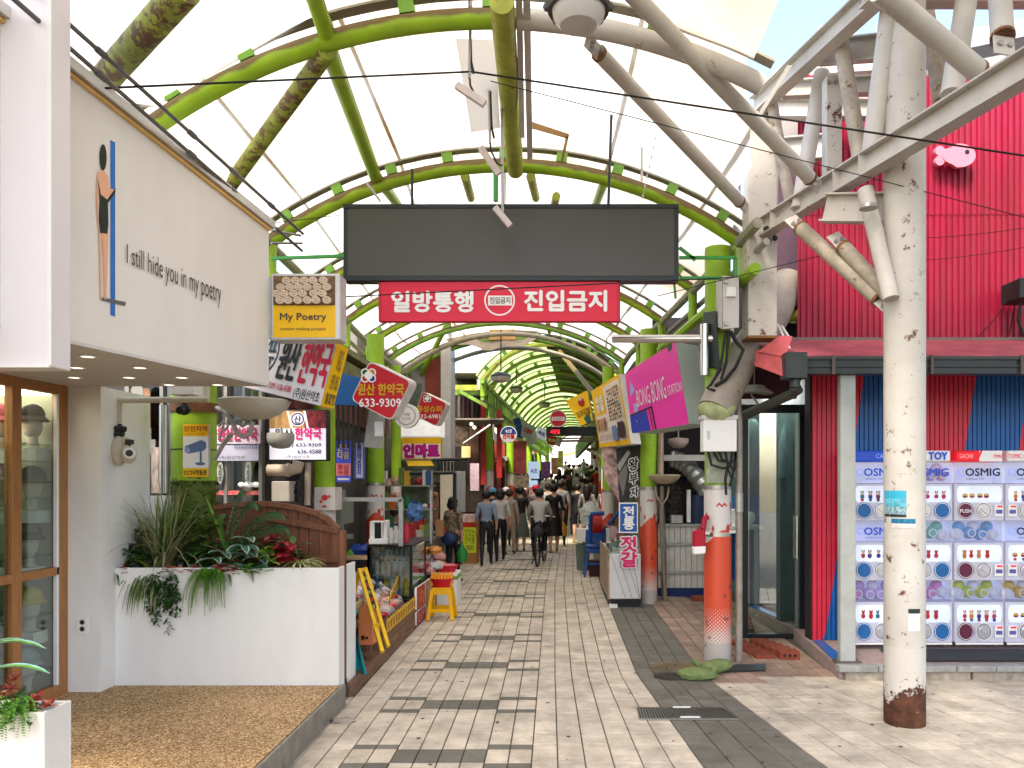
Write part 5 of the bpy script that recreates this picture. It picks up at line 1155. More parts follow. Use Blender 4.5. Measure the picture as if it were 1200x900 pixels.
for i,(pts) in enumerate((((830,529),(834,545),(848,549),(856,546),(858,529)),((836,529),(842,540),(852,541),(860,552),(855,570)),((850,529),(853,545),(850,562),(851,580)),((862,450+80),(861,550),(857,560),(852,546)),((843,529),(846,538),(856,543),(862,538),(861,500)))):
    b = B(); b.tube([P(x,y,7.8) for x,y in pts],.014,6); tag(b.build('cable', CABLE), 'black cable looping under the white cabinet, '+('wide left loop','middle strand','straight drop','right side loop','short inner loop')[i], 'cable', 'cables under the white cabinet')
for i,pts in enumerate((((856,388),(862,400),(871,410),(862,430),(850,445),(838,452)),((850,388),(846,420),(840,440),(832,452)),((854,388),(851,425),(845,445)),((845,432),(836,446),(829,455),(838,458)))):
    b = B(); b.tube([P(x,y,7.7) for x,y in pts],.015 if i else .02,6); tag(b.build('cable', CABLE), 'black cable dropping from the tall pale box, '+('thick zigzag over the fat pipe','left strand','middle strand','short curl at its end')[i], 'cable', 'cables under the tall pale box')
simple('chrome_bar','shiny horizontal steel bar over the magenta sign','bar',lambda b:(b.tube([P(718,397,8.2),P(838,397,7.9)],.042,14),b.tube([P(826,380,7.92),P(826,440,7.92)],.05,12)),STEEL)
simple('slim_conduit','tall thin grey pipe standing right of the sandbags','pipe',lambda b:b.tube([P(866,778,8.0)+V((0,0,-.0)),P(866,660,8.0),P(866,500,8.0),P(864,455,8.1)],.038,12),mat('pipe_dirty_grey',(.33,.29,.25),.5,.3,var=.2,rust=.08,dirt=.4))
simple('pipe_box','pale plumbing stub joining the tall thin pipe','pipe',lambda b:b.tube([P(866,600,7.98),P(866,578,7.98)],.045,12),GALV)
simple('column_strap','silver band tied round the red wrap of the first column','strap',lambda b:(b.tube([V((P(841,0,8.05).x,8.05,P(0,628,8.05).z)),V((P(841,0,8.05).x,8.05,P(0,623,8.05).z))],.146,24),b.bar(P(826,625,7.95),P(862,623,7.95),.01,.03)),STEEL)
simple('column_plate','lichen green and grey inspection plate under the white cabinet','plate',lambda b:b.slab(quad(828,530,856,566,7.9),(0,.02,0)),mat('plate_grey_green',(.33,.36,.27),.7,var=.35,scale=10,dirt=.4),smooth=False)
# fire extinguisher bag
t = thing('red_bucket_bag', 'red and white fire bag hanging on the first right column', 'bag', P(820,650,7.8))
b = B(); b.slab([P(813,622,7.8),P(827,620,7.8),P(827,641,7.8),P(813,642,7.8)],(0,.1,0),0); b.build('bag_body', C(200,20,50), t, smooth=False, bevel=.015)
b = B(); b.slab([P(812.6,641,7.79),P(827.4,640,7.79),P(827,649,7.79),P(813,650,7.79)],(0,.12,0),0); b.build('bag_bottom', WHITE, t, smooth=False, bevel=.01)
b = B(); b.tube([P(824,620,7.85),P(826,607,7.88),P(829,606,7.9)],.03,8); b.tube([P(816,622,7.85),P(820,617,7.85),P(825,621,7.85)],.008,6); b.build('strap', C(190,20,50), t)
# sandbags, straw and rubble at the column foot
SB = mat('sandbag_green', (.16,.21,.075), .85, var=.25, scale=14, bump=.5)
for i,(x,y,r,D,tilt) in enumerate(((817,792,(.19,.10,.062),7.30,.05),(836,785,(.19,.11,.07),7.55,-.25))):
    b = B(); c = P(x,y,D); c.z = gz(D)+.05; b.ball(c,r,18,10,0,nz=.18,rot=Matrix.Rotation(tilt,3,'Y')); b.tube([c+V((-.15 if i else .15,-.02,.03)),c+V((-.22 if i else .2,-.03,.09))],[.03,.012],8)
    tag(b.build('sandbag', SB), ('front left olive green sandbag by the red column','rear right olive green sandbag against the red column')[i], 'sandbag', 'sandbags at the column foot')
b = B(); rr = random.Random(9)
for k in range(420):
    p = G(rr.uniform(766,822), rr.gauss(784,2.6))+V((0,0,rr.uniform(.005,.035))); a = rr.uniform(0,3.14); d = V((math.cos(a),math.sin(a)*.6,rr.uniform(-.15,.2)))*rr.uniform(.02,.07); b.tube([p,p+d],.0022,3)
tag(b.build('straw', mat('straw_dry',(.22,.16,.08),.9,var=.4), solid=False), 'dry straw and twigs swept against the sandbags', 'straw')
b = B()
for k in range(46):
    p = G(rr.uniform(770,800), rr.uniform(790,797)); s = rr.uniform(.012,.04); b.box(p.x-s,p.x+s*1.6,p.y-s,p.y+s,p.z,p.z+s*.5)
tag(b.build('rubble', mat('slate_chips',(.04,.035,.03),.8,var=.5), smooth=False), 'dark broken chips beside the sandbags on the grey paving', 'rubble')
# ================================================================ RIGHT: SIDE BAY WITH GREY SHEET FENCE
fn_ = thing('sheet_fence', 'low grey ribbed metal fence between the two right columns', 'fence', (2.0, 12.2, 0)); Df = 12.2
xa, xb = P(771,0,Df).x, P(830,0,Df).x; n_ = 9
for i in range(n_):
    x0_ = xa+(xb-xa)*i/n_; b = B(); b.box(x0_+.004,x0_+(xb-xa)/n_-.004,Df,Df+.02,.22,1.2); b.build('panel', mat('fence_sheet_grey',(.58,.55,.50),.5,var=.08,dirt=.3), fn_, smooth=False)
for z in (.45,.9,1.2): b = B(); b.box(xa,xb,Df-.03,Df,z,z+.04); b.build('rail', GALV, fn_, smooth=False)
b = B(); b.box(xa,xb,Df-.01,Df+.02,.03,.21); b.build('blue_base', C(20,50,110), fn_, smooth=False)
simple('red_brick_block','single red brick lying below the grey fence','brick',lambda b:b.box(P(812,0,11.7).x,P(826,0,11.7).x,11.7,11.9,gz(11.7),gz(11.7)+.07),BRK,smooth=False)
simple('tall_side_pipe','thin grey drain pipe beside the second right column','pipe',lambda b:(b.tube([P(778,706,11.9),P(778,640,11.9),P(774,582,11.9)],.045,10)),GALV)
simple('bowl_lamp','old beige bowl lamp on a curled iron bracket by the second column','lamp',lambda b:(b.lathe([(.02,-.13),(.12,-.12),(.21,-.05),(.235,0),(.21,.01)],P(779,557,11.3),22),),mat('bowl_beige',(.40,.32,.22),.5,var=.15),'bowl lamps')
simple('lamp_bracket','curled iron bracket below the beige bowl lamp','bracket',lambda b:(b.tube([P(776,570,11.4),P(775,620,11.5),P(780,706,11.7)],.03,8),b.tube([P(768,570,11.35),P(770,583,11.35),P(776,592,11.35),P(782,583,11.35),P(784,570,11.35)],.016,6),b.tube([P(774,500,11.6),P(774,556,11.5)],.05,10)),mat('bracket_brown_grey',(.28,.22,.17),.5,.3))
simple('bowl_lamp','small pinkish bowl lamp hanging under the magenta sign','lamp',lambda b:(b.lathe([(.02,-.1),(.09,-.09),(.15,-.03),(.16,0),(.16,.05),(.02,.07)],P(795,518,12),20),b.tube([P(795,500,12),P(795,514,12)],.01,6)),mat('bowl_pink',(.45,.33,.32),.4),'bowl lamps')
simple('steel_shelf_bar','horizontal steel bar in the dark side bay','bar',lambda b:b.box(P(770,0,12).x,P(832,0,12).x,12,12.06,P(0,540,12).z,P(0,533,12).z),GALV,smooth=False)
simple('flexible_duct','silver flexible duct bending down in the dark side bay','duct',lambda b:[b.tube([P(x,y,12.3),P(x2,y2,12.3)],[.15,.13] if i%2 else [.13,.15],14) for i,(x,y,x2,y2) in enumerate([(786+i*3.2,538+8*(i/12)**1.0*4.2*(i/12),786+(i+1)*3.2,538+8*((i+1)/12)*4.2*((i+1)/12)) for i in range(13)])],mat('duct_foil',(.35,.36,.35),.4,.7,var=.2))
simple('wall_vent_box','small grey box on the sill in the side bay','box',lambda b:b.box(P(787,0,12.1).x,P(800,0,12.1).x,12.1,12.3,P(0,613,12.1).z,P(0,604,12.1).z),GALV,smooth=False)
simple('white_pipe','white upright pipe in the dark side bay','pipe',lambda b:b.tube([P(807,612,12.3),P(807,574,12.3)],.035,10),WHITE)
simple('blue_barrel','dark blue barrel behind the grey fence','barrel',lambda b:b.lathe([(.2,0),(.22,.1),(.22,.7),(.2,.8)],(P(818,0,12.45).x,12.45,.9),20),C(25,45,80))
bw = thing('brick_window_wall', 'dark brick wall behind the grey fence', 'wall', (2,12.55,1))
for j in range(9):
    for i in range(6):
        x0_ = P(783,0,12.55).x+i*.085+(.04 if j % 2 else 0); z0 = 1.25+j*.075; b = B(); b.box(x0_,x0_+.078,12.53,12.6,z0,z0+.066); b.build('brick', mat('dark_brick',(.035,.03,.028),.8,var=.5), bw, smooth=False)  # near-black brick colour, varied at random
# structure in the upper right gap
simple('eave_roof','ragged brown tiled eave between cream truss and crimson wall','roof',lambda b:[b.box(P(884+6*i,0,9.2).x,P(884+6*i+5.5,0,9.2).x,9.2-.1*(i%2),10.2,P(0,352-(i%3),9.2).z,P(0,318+3*((i*7)%4)-(4 if i in(2,3) else 0),9.2).z) for i in range(11)],mat('rotten_brown',(.07,.035,.03),.9,var=.6,scale=14,bump=.6),smooth=False)
simple('eave_beam','pale weathered beam under the ragged eave','beam',lambda b:b.bar(P(908,320+2,9.0),P(972,324,8.9),.08,.09),mat('weathered_beam',(.36,.30,.24),.7,var=.2,rust=.15),smooth=False)
for i,x in enumerate((919,943.5)):
    simple('yellow_post',('left','right')[i]+' short mossy yellow post under the eave','post',lambda b:b.tube([P(x,362,9.1),P(x,328,9.1)],.05,10),YELG,'short yellow posts')
simple('yellow_beam','stubby mossy yellow tube end poking from under the eave','beam',lambda b:b.tube([P(905,370,8.8),P(957,371,8.7)],.078,16),YELG)
simple('void_panel','dark sheet standing for the shaded gap behind the short yellow posts','opening',lambda b:b.box(P(862,0,9.6).x,P(955,0,9.6).x,9.6,9.7,3.1,4.5),dk,smooth=False)  # sheet coloured dark to stand for the shade in the gap
simple('pink_flashing','loose bent pink metal flashing at the end of the awning','flashing',lambda b:(b.slab([P(914,393,7.7),P(929,394,7.6),P(920,418,7.3),P(888,412,7.6)],(0,.02,0)),b.slab([P(886,410,7.65),P(921,420,7.3),P(918,441,7.3),P(884,428,7.6)],(0,.02,.0))),mat('flashing_pink',(.50,.08,.09),.5,var=.3,scale=5,dirt=.3),smooth=False)
simple('white_props','two thin white props under the box column','prop',lambda b:(b.tube([P(911,380,8.0),P(929,416,7.8)],.014,6),b.tube([P(916,382,8.1),P(926,398,8.0)],.014,6)),WHITE)
simple('flange','pale green flange at the top of the first right column','flange',lambda b:b.box(P(862,0,8.0).x,P(877,0,8.0).x,7.95,8.1,P(0,325,8).z,P(0,292,8).z),mat('pale_lime',(.42,.55,.22),.5,var=.1),smooth=False)
simple('far_grey_roof','grey building eave at the top right behind the truss','building',lambda b:(b.slab([P(1070,70,13),P(1260,30,12),P(1260,8,12),P(1070,48,13)],(0,.5,0)),b.box(P(1060,0,13.5).x,P(1260,0,13.5).x,13.5,14,6,P(0,60,13.5).z)),mat('eave_grey',(.30,.31,.33),.6),smooth=False)
# ================================================================ RIGHT: SIGNS
MAG = mat('sign_magenta', (.80,.035,.36), .4, var=.02); SSIDE = mat('sign_side_pale', (.45,.52,.46), .5, var=.05)
def boxsign(name, label, q, th, face, side, **k): return sign(name, label, 'sign', q, th, face, side, **k)
q = [P(732.6,437.8,10.6),P(791.5,400.5,8.9),P(807.5,497,8.7),P(741,507.5,10.4)]
t, f = boxsign('magenta_sign','big magenta Bong Bong Station sign projecting over the right of the lane',q,.0,MAG,SSIDE,back=V((.9,.45,0))*.38) if False else (thing('magenta_sign','big magenta box sign with white slim lettering, projecting over the right of the lane','sign',P(775,505,9.6)),None)
def thick(q, tv, face, side, t, nm='casing'):
    b = B(); b.slab([a+tv*.01 for a in q], tv); b.build(nm, side, t, smooth=False, bevel=.006); f = Face(q, .003); f.rect(0,0,1,1,face); return f
tv = P(809.6,400,9.0)+V((.16,.0,0))-q[1]; tv = V((.42,.35,0))*.75
f = thick(q, tv, MAG, SSIDE, t)
WP = mat('print_pale_pink',(.70,.62,.72),.5,var=.02); f.text('BONG', .19,.36,.45,.62,WP,.0); f.text('BONG',.49,.33,.74,.63,WP,.0); f.text('STATION',.77,.48,.99,.60,WP,-.005)
f.poly([(.09,.12+.05),(.17,.33),(.13,.38),(.05,.40)],mat('bird_lilac',(.35,.33,.62),.5)); f.poly([(.10,.54),(.19,.56),(.16,.80),(.11,.88)],MC['bird_lilac'])
f.poly([(.0,.70),(.45,.66),(.48,1),(.45,1),(.43,.69),(.0,.73)],C(40,30,60)); f.poly([(.0,.73),(.34,.70),(.37,1),(.0,1)],C(50,70,200)); f.poly([(.86,.0),(.95,.0),(.93,.07),(.87,.07)],DARKM); f.poly([(.38,.69),(.40,.69),(.43,1),(.41,1)],C(190,30,60)); f.done(t)
q = [P(693,458.5,12.6),P(725.2,438,11.2),P(739.5,520,11.0),P(703,524.5,12.4)]
t = thing('menu_sign','yellow and white food menu box sign next to the magenta sign','sign',P(718,524,11.8)); f = thick(q, V((.40,.4,0))*.42, YEL, WHITE, t)
f.rect(.04,.05,.96,.93,mat('menu_cream',(.72,.62,.52),.5)); f.poly([(.04,.05),(.42,.05),(.42,.47),(.04,.47)],YEL)
f.text('속초\n명물', .10,.14,.38,.42, SWH,.03); f.text('속초\n명물', .11,.15,.37,.41, C(120,50,120),.0)
rr = random.Random(4)
for k in range(7):
    for j in range(9):
        f.oval(.52+.065*k, .15+.055*j, .024, .022, rr.choice((C(60,50,40),C(200,120,60),C(235,220,190),C(90,110,60),C(170,60,40))),0,7)
for k in range(6): f.poly([(.08+.055*k,.53),(.12+.055*k,.54),(.11+.055*k,.74),(.07+.055*k,.72)], rr.choice((C(190,110,60),C(150,80,50),C(220,160,110))))
f.text('닭강정 오징어순대', .08,.80,.5,.90, C(150,90,170),.0); f.rect(.56,.70,.72,.92,C(120,150,190)); f.rect(.76,.66,.94,.9,C(80,50,60)); f.text('맛집',.58,.74,.70,.88,C(200,60,90),.01); f.text('포장',.78,.7,.92,.86,C(235,190,60),.01)
f.done(t)
q = [P(663,470,15.0),P(688,457.5,14.3),P(695,493,14.2),P(681,499,14.5)]
t = thing('tilted_yellow_sign','yellow sign tilted on a corner behind the menu sign','sign',P(680,499,14.5)); f = thick(q, V((-.30,.3,-.06))*.5 if False else V((.05,.3,0)), YEL, C(225,200,140), t)
f.text('꼬마김밥', .12,.52,.98,.74, C(40,25,20),.01); f.oval(.62,.28,.16,.15,C(190,40,40)); f.oval(.62,.15,.09,.07,C(230,200,150)); f.poly([(.42,.80),(.85,.72),(.9,1),(.5,1)],C(30,110,90)); f.done(t)
# banners: food photo banner and brush lettering
t = thing('food_banner','vertical photo banner hanging below the menu sign','banner',P(715,590,12)); q=[P(704,524,12.2),P(723,520,12.0),P(726,588,12.0),P(709,562,12.2)]
f = thick(q, V((0,.02,0)), mat('banner_photo',(.42,.28,.26),.6,var=.9,scale=7), WHITE, t); f.poly([(.1,.05),(.3,.0),(.4,.5),(.3,.9)],C(180,120,120)); f.poly([(.5,.1),(.62,.05),(.75,.9),(.6,.9)],C(225,215,225)); f.poly([(.2,.4),(.35,.35),(.5,1),(.4,1)],C(160,130,190)); f.done(t)
t = thing('brush_banner','black banner with large white edged brush lettering','banner',P(736,590,12)); q=[P(722,526,12.0),P(750,522,11.9),P(750,580,11.9),P(726,590,12.0)]
f = thick(q, V((0,.02,0)), mat('banner_dark',(.035,.038,.04),.6,var=.6,scale=9), DARKM, t)
for k_,(ch,a) in enumerate((('왕',(.45,.20,.98,.50)),('부',(.48,.50,.95,.76)),('자',(.50,.77,.98,1.03)))):
    f.text(ch,*a,SWH,.11); 
f.done(t)
f2 = Face(q,.012)
for ch,a in (('왕',(.50,.23,.93,.47)),('부',(.53,.53,.90,.73)),('자',(.55,.80,.93,1.0))): f2.text(ch,*a,C(15,15,15),.02)
f2.poly([(.0,.3),(.5,.05),(.6,.12),(.1,.42)],C(200,200,195)); f2.poly([(.0,.5),(.4,.3),(.45,.5),(.2,.9)],C(150,140,140)); f2.done(t,'brush_print')
# blue and pink character signs, freezer
t = thing('blue_letter_sign','blue vertical sign with two white letters by the second column','sign',P(737,624,11.2)); q = quad(725.5,589,747.5,624.5,11.2); f = thick(q, V((0,.05,0)), SWH, WHITE, t); f.rect(.05,.04,.95,.96,mat('letter_blue',(.01,.09,.36),.4)); f.text('전\n통',.2,.11,.83,.90,SWH,.035); f.done(t)
t = thing('pink_letter_sign','pink cut out letters hanging below the blue letter sign','sign',P(737,665,11.2)); q = quad(725,627,749,666,11.08); f = Face(q,.004); f.text('젓\n갈',.02,.0,.98,1,SWH,.10); f.done(t,'outline'); f = Face(q,.012); f.text('젓\n갈',.07,.03,.93,.97,mat('letter_magenta',(.62,.015,.14),.4),.04); f.done(t)
b = B(); b.slab(quad(726,628,748,665,11.095),(0,.015,0)); b.build('clear_backing', glass('acrylic',(.95,.95,.95),.9), t, smooth=False)
t = thing('chest_freezer','white counter freezer clad in pale boards with glass top','freezer',P(732,710,11.3)); Dz = 11.15
xa, xb = P(714,0,Dz).x, P(751,0,Dz).x
b = B(); b.box(xa,xb,Dz,Dz+2.0,gz(11)+.13,.86); b.build('body', mat('freezer_white',(.60,.60,.60),.4,var=.08), t, smooth=False, bevel=.01)
for k in range(4):
    b = B(); z0 = .2; b.slab([V((xa+.03+.10*k,Dz-.004,.82)),V((xa+.035+.10*k,Dz-.004,.82)),V((min(xa+.035+.10*k+.2,xb-.01),Dz-.004,.22)),V((min(xa+.03+.10*k+.2,xb-.015),Dz-.004,.22))],(0,.003,0)); b.build('board_joint', DARKM, t, smooth=False)
b = B(); b.box(xa+.03,xb,Dz+.1,Dz+1.9,gz(11),gz(11)+.13); b.build('plinth', BLACK, t, smooth=False)
b = B(); b.box(xa,xa+.12,Dz-.002,Dz+.1,gz(11)-.01,gz(11)+.05); b.build('foot', WHITE, t, smooth=False)
b = B(); b.box(xa-.02,xa-.001,Dz,Dz+2.0,.2,.9); b.build('side_panel', mat('side_brown',(.30,.22,.15),.6,var=.4), t, smooth=False)
b = B(); b.slab([V((xa,Dz+.02,.87)),V((xb,Dz+.02,.87)),V((xb,Dz+.5,1.15)),V((xa,Dz+.5,1.15))],(0,0,.012)); b.build('glass_lid', GLASS, t, smooth=False)
b = B(); b.box(xa,xa+.015,Dz,Dz+.8,.87,1.25); b.box(xa,xa+.2,Dz+.3,Dz+.32,.87,1.25); b.build('glass_guard', GLASS, t, smooth=False)
simple('steel_tray','steel tray of salted seafood inside the freezer top','tray',lambda b:(b.box(xa+.05,xb-.05,Dz+.1,Dz+.5,.865,.93),b.box(xa+.05,xb-.05,Dz+.6,Dz+1.2,.865,.95)),STEEL,smooth=False)
simple('price_card','small red price card inside the freezer guard','card',lambda b:b.slab(quad(715,618,727,631,11.5),(0,.005,0)),C(215,90,120),smooth=False)
# blue hand truck, chairs and boxes
BLP = mat('blue_plastic',(.008,.055,.22),.4,var=.08)
t = thing('blue_chair_stack','stack of blue plastic chairs beside the freezer','chair',P(696,672,13.6))
cx, cy = P(698,0,14.6).x, 14.6; g = gz(14.6)
b = B(); b.box(cx-.2,cx+.2,cy-.2,cy+.2,g+.45,g+.53); b.ball((cx,cy,g+.56),(.22,.18,.07),12,6); b.build('seat', BLP, t, bevel=.01)
b = B(); b.slab([V((cx-.2,cy+.2,g+.52)),V((cx+.2,cy+.2,g+.52)),V((cx+.17,cy+.3,g+.86)),V((cx-.17,cy+.3,g+.86))],(0,.03,0)); b.build('backrest', BLP, t, smooth=False)
for sx in (-1,1):
    for sy in (-1,1): b = B(); b.bar((cx+sx*.17,cy+sy*.17,g+.45),(cx+sx*.22,cy+sy*.22,g),.04,.04); b.build('leg', BLP, t, smooth=False)
b = B(); b.bar((cx-.2,cy-.2,g+.25),(cx+.2,cy-.2,g+.25),.03,.04); b.build('stretcher', BLP, t, smooth=False)
simple('dark_crate','dark red crate under the blue chairs','crate',lambda b:b.box(cx-.12,cx+.2,cy-.1,cy+.15,g,g+.3),C(60,15,25),smooth=False)
t = thing('red_drum_reel','red drum on a blue frame above the blue chairs','reel',P(700,630,14.2)); c_ = P(700,614,14.3)
b = B(); b.tube([c_+V((-.09,0,0)),c_+V((.09,0,0))],.17,16); b.build('drum', C(180,25,30), t)
b = B(); b.tube([c_+V((-.12,0,.16)),c_+V((-.14,0,-.35)),c_+V((.1,0,-.4)),c_+V((.14,0,-.1)),c_+V((.42,0,.25))],.035,8); b.tube([c_+V((-.13,0,.18)),c_+V((.13,0,.2))],.04,8); b.build('frame', BLP, t)
simple('water_drum','grey green bin standing left of the blue chairs','bin',lambda b:b.lathe([(.12,0),(.15,.5),(.16,.52),(.13,.54)],(P(683,0,15.5).x,15.5,gz(15.5)),14),mat('bin_grey_green',(.12,.16,.13),.5,var=.2))
simple('foam_tub','white foam box on the grey green bin','box',lambda b:b.box(P(683,0,15.3).x-.12,P(683,0,15.3).x+.22,15.2,15.6,gz(15)+.6,gz(15)+.85),WHITE,smooth=False)
simple('vinyl_sack','crumpled clear vinyl sack right of the walkers','sack',lambda b:b.ball(P(693,603,15.6),(.22,.2,.24),12,8,nz=.6),mat('vinyl_grey',(.42,.45,.42),.3,var=.4,scale=12))
# right row of shops further in
rt = thing('right_shop_row','cluttered row of shop fronts along the right side of the far lane','building',(2.4,30,0)); rr = random.Random(8)
for i in range(22):
    D = 13+i*2.1; x0_ = 1.35+.024*(D-13); b = B(); col = rr.choice(((90,70,60),(150,130,110),(60,60,70),(190,60,60),(200,190,170),(70,100,80)))
    b.box(x0_+rr.uniform(.15,.4), 3.2, D, D+2.08, gz(D)-.3, gz(D)+rr.uniform(2.8,3.4)); b.build('shop_front', C(*col), rt, smooth=False)
    b = B(); b.box(x0_-.05, x0_+.5, D+.2, D+1.9, gz(D)+2.5, gz(D)+2.62); b.build('awning', C(*rr.choice(((200,190,180),(80,120,60),(180,60,60),(60,90,150)))), rt, smooth=False)
b = B(); b.box(3.2,6,12.8,60,-.3,5.5); b.build('rear_wall', mat('row_wall',(.2,.18,.16),.8,var=.3), rt, smooth=False)
b = B(); b.box(1.75,1.9,12.8,19.5,3.3,4.5); b.box(1.55,1.75,19.6,58,3.7,4.6); b.build('upper_boards', mat('green_boards',(.07,.12,.04),.8,var=.4), rt, smooth=False)
# ================================================================ LEFT: SIGNS AT THE CAFE CORNER
t = thing('poetry_sign', 'square sign box with wooden smiley discs over yellow My Poetry lettering', 'sign', P(358,398,6.4))
q = quad(317.5,320.5,398.5,398,6.25); b = B(); b.slab(q,(0,.2,0)); b.build('casing', mat('sign_aluminium',(.55,.54,.53),.4,.2), t, smooth=False, bevel=.008)
f = Face(quad(320.5,323.5,393,395.5,6.25),.003); f.rect(0,0,1,1,SW); f.rect(0,.0,1,.48,mat('photo_brown',(.16,.09,.05),.6,var=.5,scale=30)); f.rect(0,.48,1,1,YEL)
rr = random.Random(21); DISC = mat('photo_wood_disc',(.58,.45,.34),.6,var=.12,scale=20); DSH = mat('photo_wood_side',(.36,.25,.17),.6)
for j in range(4):
    for i in range(7):
        u = .05+.15*i+(.07 if j % 2 else 0)+rr.uniform(-.015,.015); v = .07+.112*j
        if u > .95 or u < .04: continue
        f.oval(u+.014, min(v+.012,.43), .074, .060, DSH, 0, 12); f.oval(u, min(v,.415), .07, .058, DISC, 0, 14)
        f.oval(u-.022, min(v,.415)-.014, .008, .009, DKG, 0, 5); f.oval(u+.022, min(v,.415)-.014, .008, .009, DKG, 0, 5)
        w_ = min(v,.415)+.010; f.poly([(u-.035,w_),(u-.018,w_+.018),(u+.018,w_+.018),(u+.035,w_),(u+.018,w_+.012),(u-.018,w_+.012)], DKG)
f.text('My Poetry', .11,.605,.86,.755, MC['script_ink'], .018); f.text('custom making project', .11,.835,.85,.90, MC['script_ink'], .0); f.done(t)
b = B(); b.slab(quad(312.5,325,317.3,396,6.27),(0,.12,0)); b.build('mounting_bar', mat('bar_lilac_grey',(.55,.54,.58),.4), t, smooth=False)
t = thing('pharmacy_sign', 'large leaning white pharmacy sign box with black and red Korean letters', 'sign', P(345,475,6.9))
q = [P(300,396,7.0),P(395,401,6.75),P(376,475.5,6.75),P(281,452,7.0)]; PW = mat('sign_lilac_white',(.68,.65,.68),.5,var=.02)
b = B(); b.slab(q, V((.0,.22,.0))); b.build('casing', GALV, t, smooth=False); f = Face(q,.004); f.rect(0,0,1,1,PW)
ty = mat('letter_teal',(.01,.06,.09),.5); tk = mat('letter_near_black',(.02,.025,.03),.5); tr_ = mat('letter_crimson',(.52,.015,.05),.5)
f.oval(.26,.30,.085,.34,ty,.80,28); f.text('뿡' if False else 'ㅍ', .20,.02,.31,.26,ty,.03); f.text('ㅠ',.20,.34,.31,.58,ty,.03)
f.text('원산', .375,-.02,.62,.72, tk,.02); f.text('한약국', .645,-.02,1.0,.74, tr_,.02)
f.text('033)633-9309 / 636-4588', .18,.80,.62,.95, tr_,.01); f.text('(주)원산약초', .66,.80,.97,1.0, tk,.01); f.done(t)
q = [P(395,401,6.75),P(408.5,408.5,6.9),P(390.5,479,6.9),P(376,475.5,6.75)]; f = Face(q,.002); b = B(); b.slab(q,V((-.05,.1,0))); b.build('side_panel', YEL, t, smooth=False)
f.text('원\n산\n한\n약', .35,.08,.75,.42, tk,.0); f.text('국산\n약초\n도매', .2,.48,.85,.72,tk,.01); f.text('침향환\n경옥고', .12,.78,.9,.96,tk,.02); f.done(t)
# LED product screen
t = thing('pharmacy_screen', 'framed pharmacy screen with root photos, pink name and phone numbers', 'screen', P(349,540,8.0)); q = quad(314.5,480,383.5,540,8.0)
b = B(); b.slab(q,(0,.12,0)); b.build('casing', BLACK, t, smooth=False, bevel=.006)
def photo(name, c, v=.9, s=14, st=None): return mat(name, c, .5, var=v, scale=s, stretch=st)
ROOT = photo('photo_roots',(.42,.25,.10),.7,12,(1,1,.25)); JUJ = photo('photo_jujube',(.16,.02,.03),.9,16); LW = mat('screen_lilac_white',(.62,.62,.74),.4,var=.02,emit=.25); NV = C(30,45,110)
f = Face(quad(316,481.5,382,538.5,8.0),.003); f.rect(0,0,1,1,LW); f.rect(0,0,.62,.36,ROOT); f.rect(.62,0,1,.36,JUJ); f.poly([(.30,0),(.34,0),(.42,.36),(.38,.36)],LW); f.poly([(.60,0),(.64,0),(.70,.36),(.66,.36)],LW)
f.oval(.50,.17,.13,.15,LW,0,22); f.oval(.50,.17,.115,.13,NV,.8,22); f.text('산',.44,.09,.56,.26,NV,.02)
f.text('원산', .09,.36,.42,.58, tk,.02); f.text('한약국', .45,.34,.93,.60, mat('letter_hot_pink',(.62,.02,.20),.5),.035)
f.text('033) 633-9309', .22,.66,.92,.76, NV,.015); f.text('636-4588', .50,.79,.92,.88, NV,.015); f.text('(주)원산약초', .30,.91,.72,.985, tk,.0); f.done(t)
# ================================================================ SHOP FRONT BEHIND THE PLANTER
ph = thing('pharmacy_building', 'dark pharmacy shop building behind the planter and brown fence', 'building', (-4.5,12,0))
b = B(); b.box(-9,-3.05,8.3,13.9,0,3.55); b.build('body', mat('shopfront_dark',(.05,.045,.042),.7,var=.4), ph, smooth=False)
b = B(); b.box(-3.04,-2.75,8.6,13.9,3.3,3.5); b.box(-3.0,-2.7,8.6,13.9,3.58,3.66); b.build('canopy', mat('canopy_olive',(.14,.15,.06),.7,var=.4), ph, smooth=False)
b = B(); b.box(-3.045,-2.98,8.8,13.8,2.75,3.3); b.build('fascia', mat('fascia_dark_red',(.12,.03,.03),.6,var=.5), ph, smooth=False)
for i,(x0_,x1_,m) in enumerate(((146,151,0),(187,191,0),(196,201,1),(248,252,1),(262,266,0),(284,287,1),(303,307,0))):
    b = B(); b.box(P(x0_,0,8.2).x,P(x1_,0,8.2).x,8.2,8.29,.9,3.3); b.build('mullion', STEEL if m else GALV, ph, smooth=False)
b = B(); b.box(P(146,0,8.28).x,P(310,0,8.28).x,8.285,8.298,1.0,3.2); b.build('window_pane', glass('shop_pane',(.5,.55,.55),.7), ph, smooth=False)
simple('steel_post','polished steel post left of the lime column','post',lambda b:b.tube([P(192,578,8.0),P(192,475,8.0)],.045,14),STEEL)
def poster(label, x0_,y0_,x1_,y1_,D,m,extra=None,cat='poster',name='poster'):
    t = thing(name,label,cat,P((x0_+x1_)/2,y1_,D)); b = B(); b.slab(quad(x0_,y0_,x1_,y1_,D),(0,.012,0)); b.build('sheet', m, t, smooth=False)
    if extra: f = Face(quad(x0_,y0_,x1_,y1_,D),.003); extra(f); f.done(t)
    return t
poster('tall poster of brown roots left of the lime column',153,455,176,502,8.1,photo('photo_brown_roots',(.22,.12,.07),.9,18,(1,1,.4)),lambda f:f.oval(.35,.08,.3,.22,C(170,170,165)))
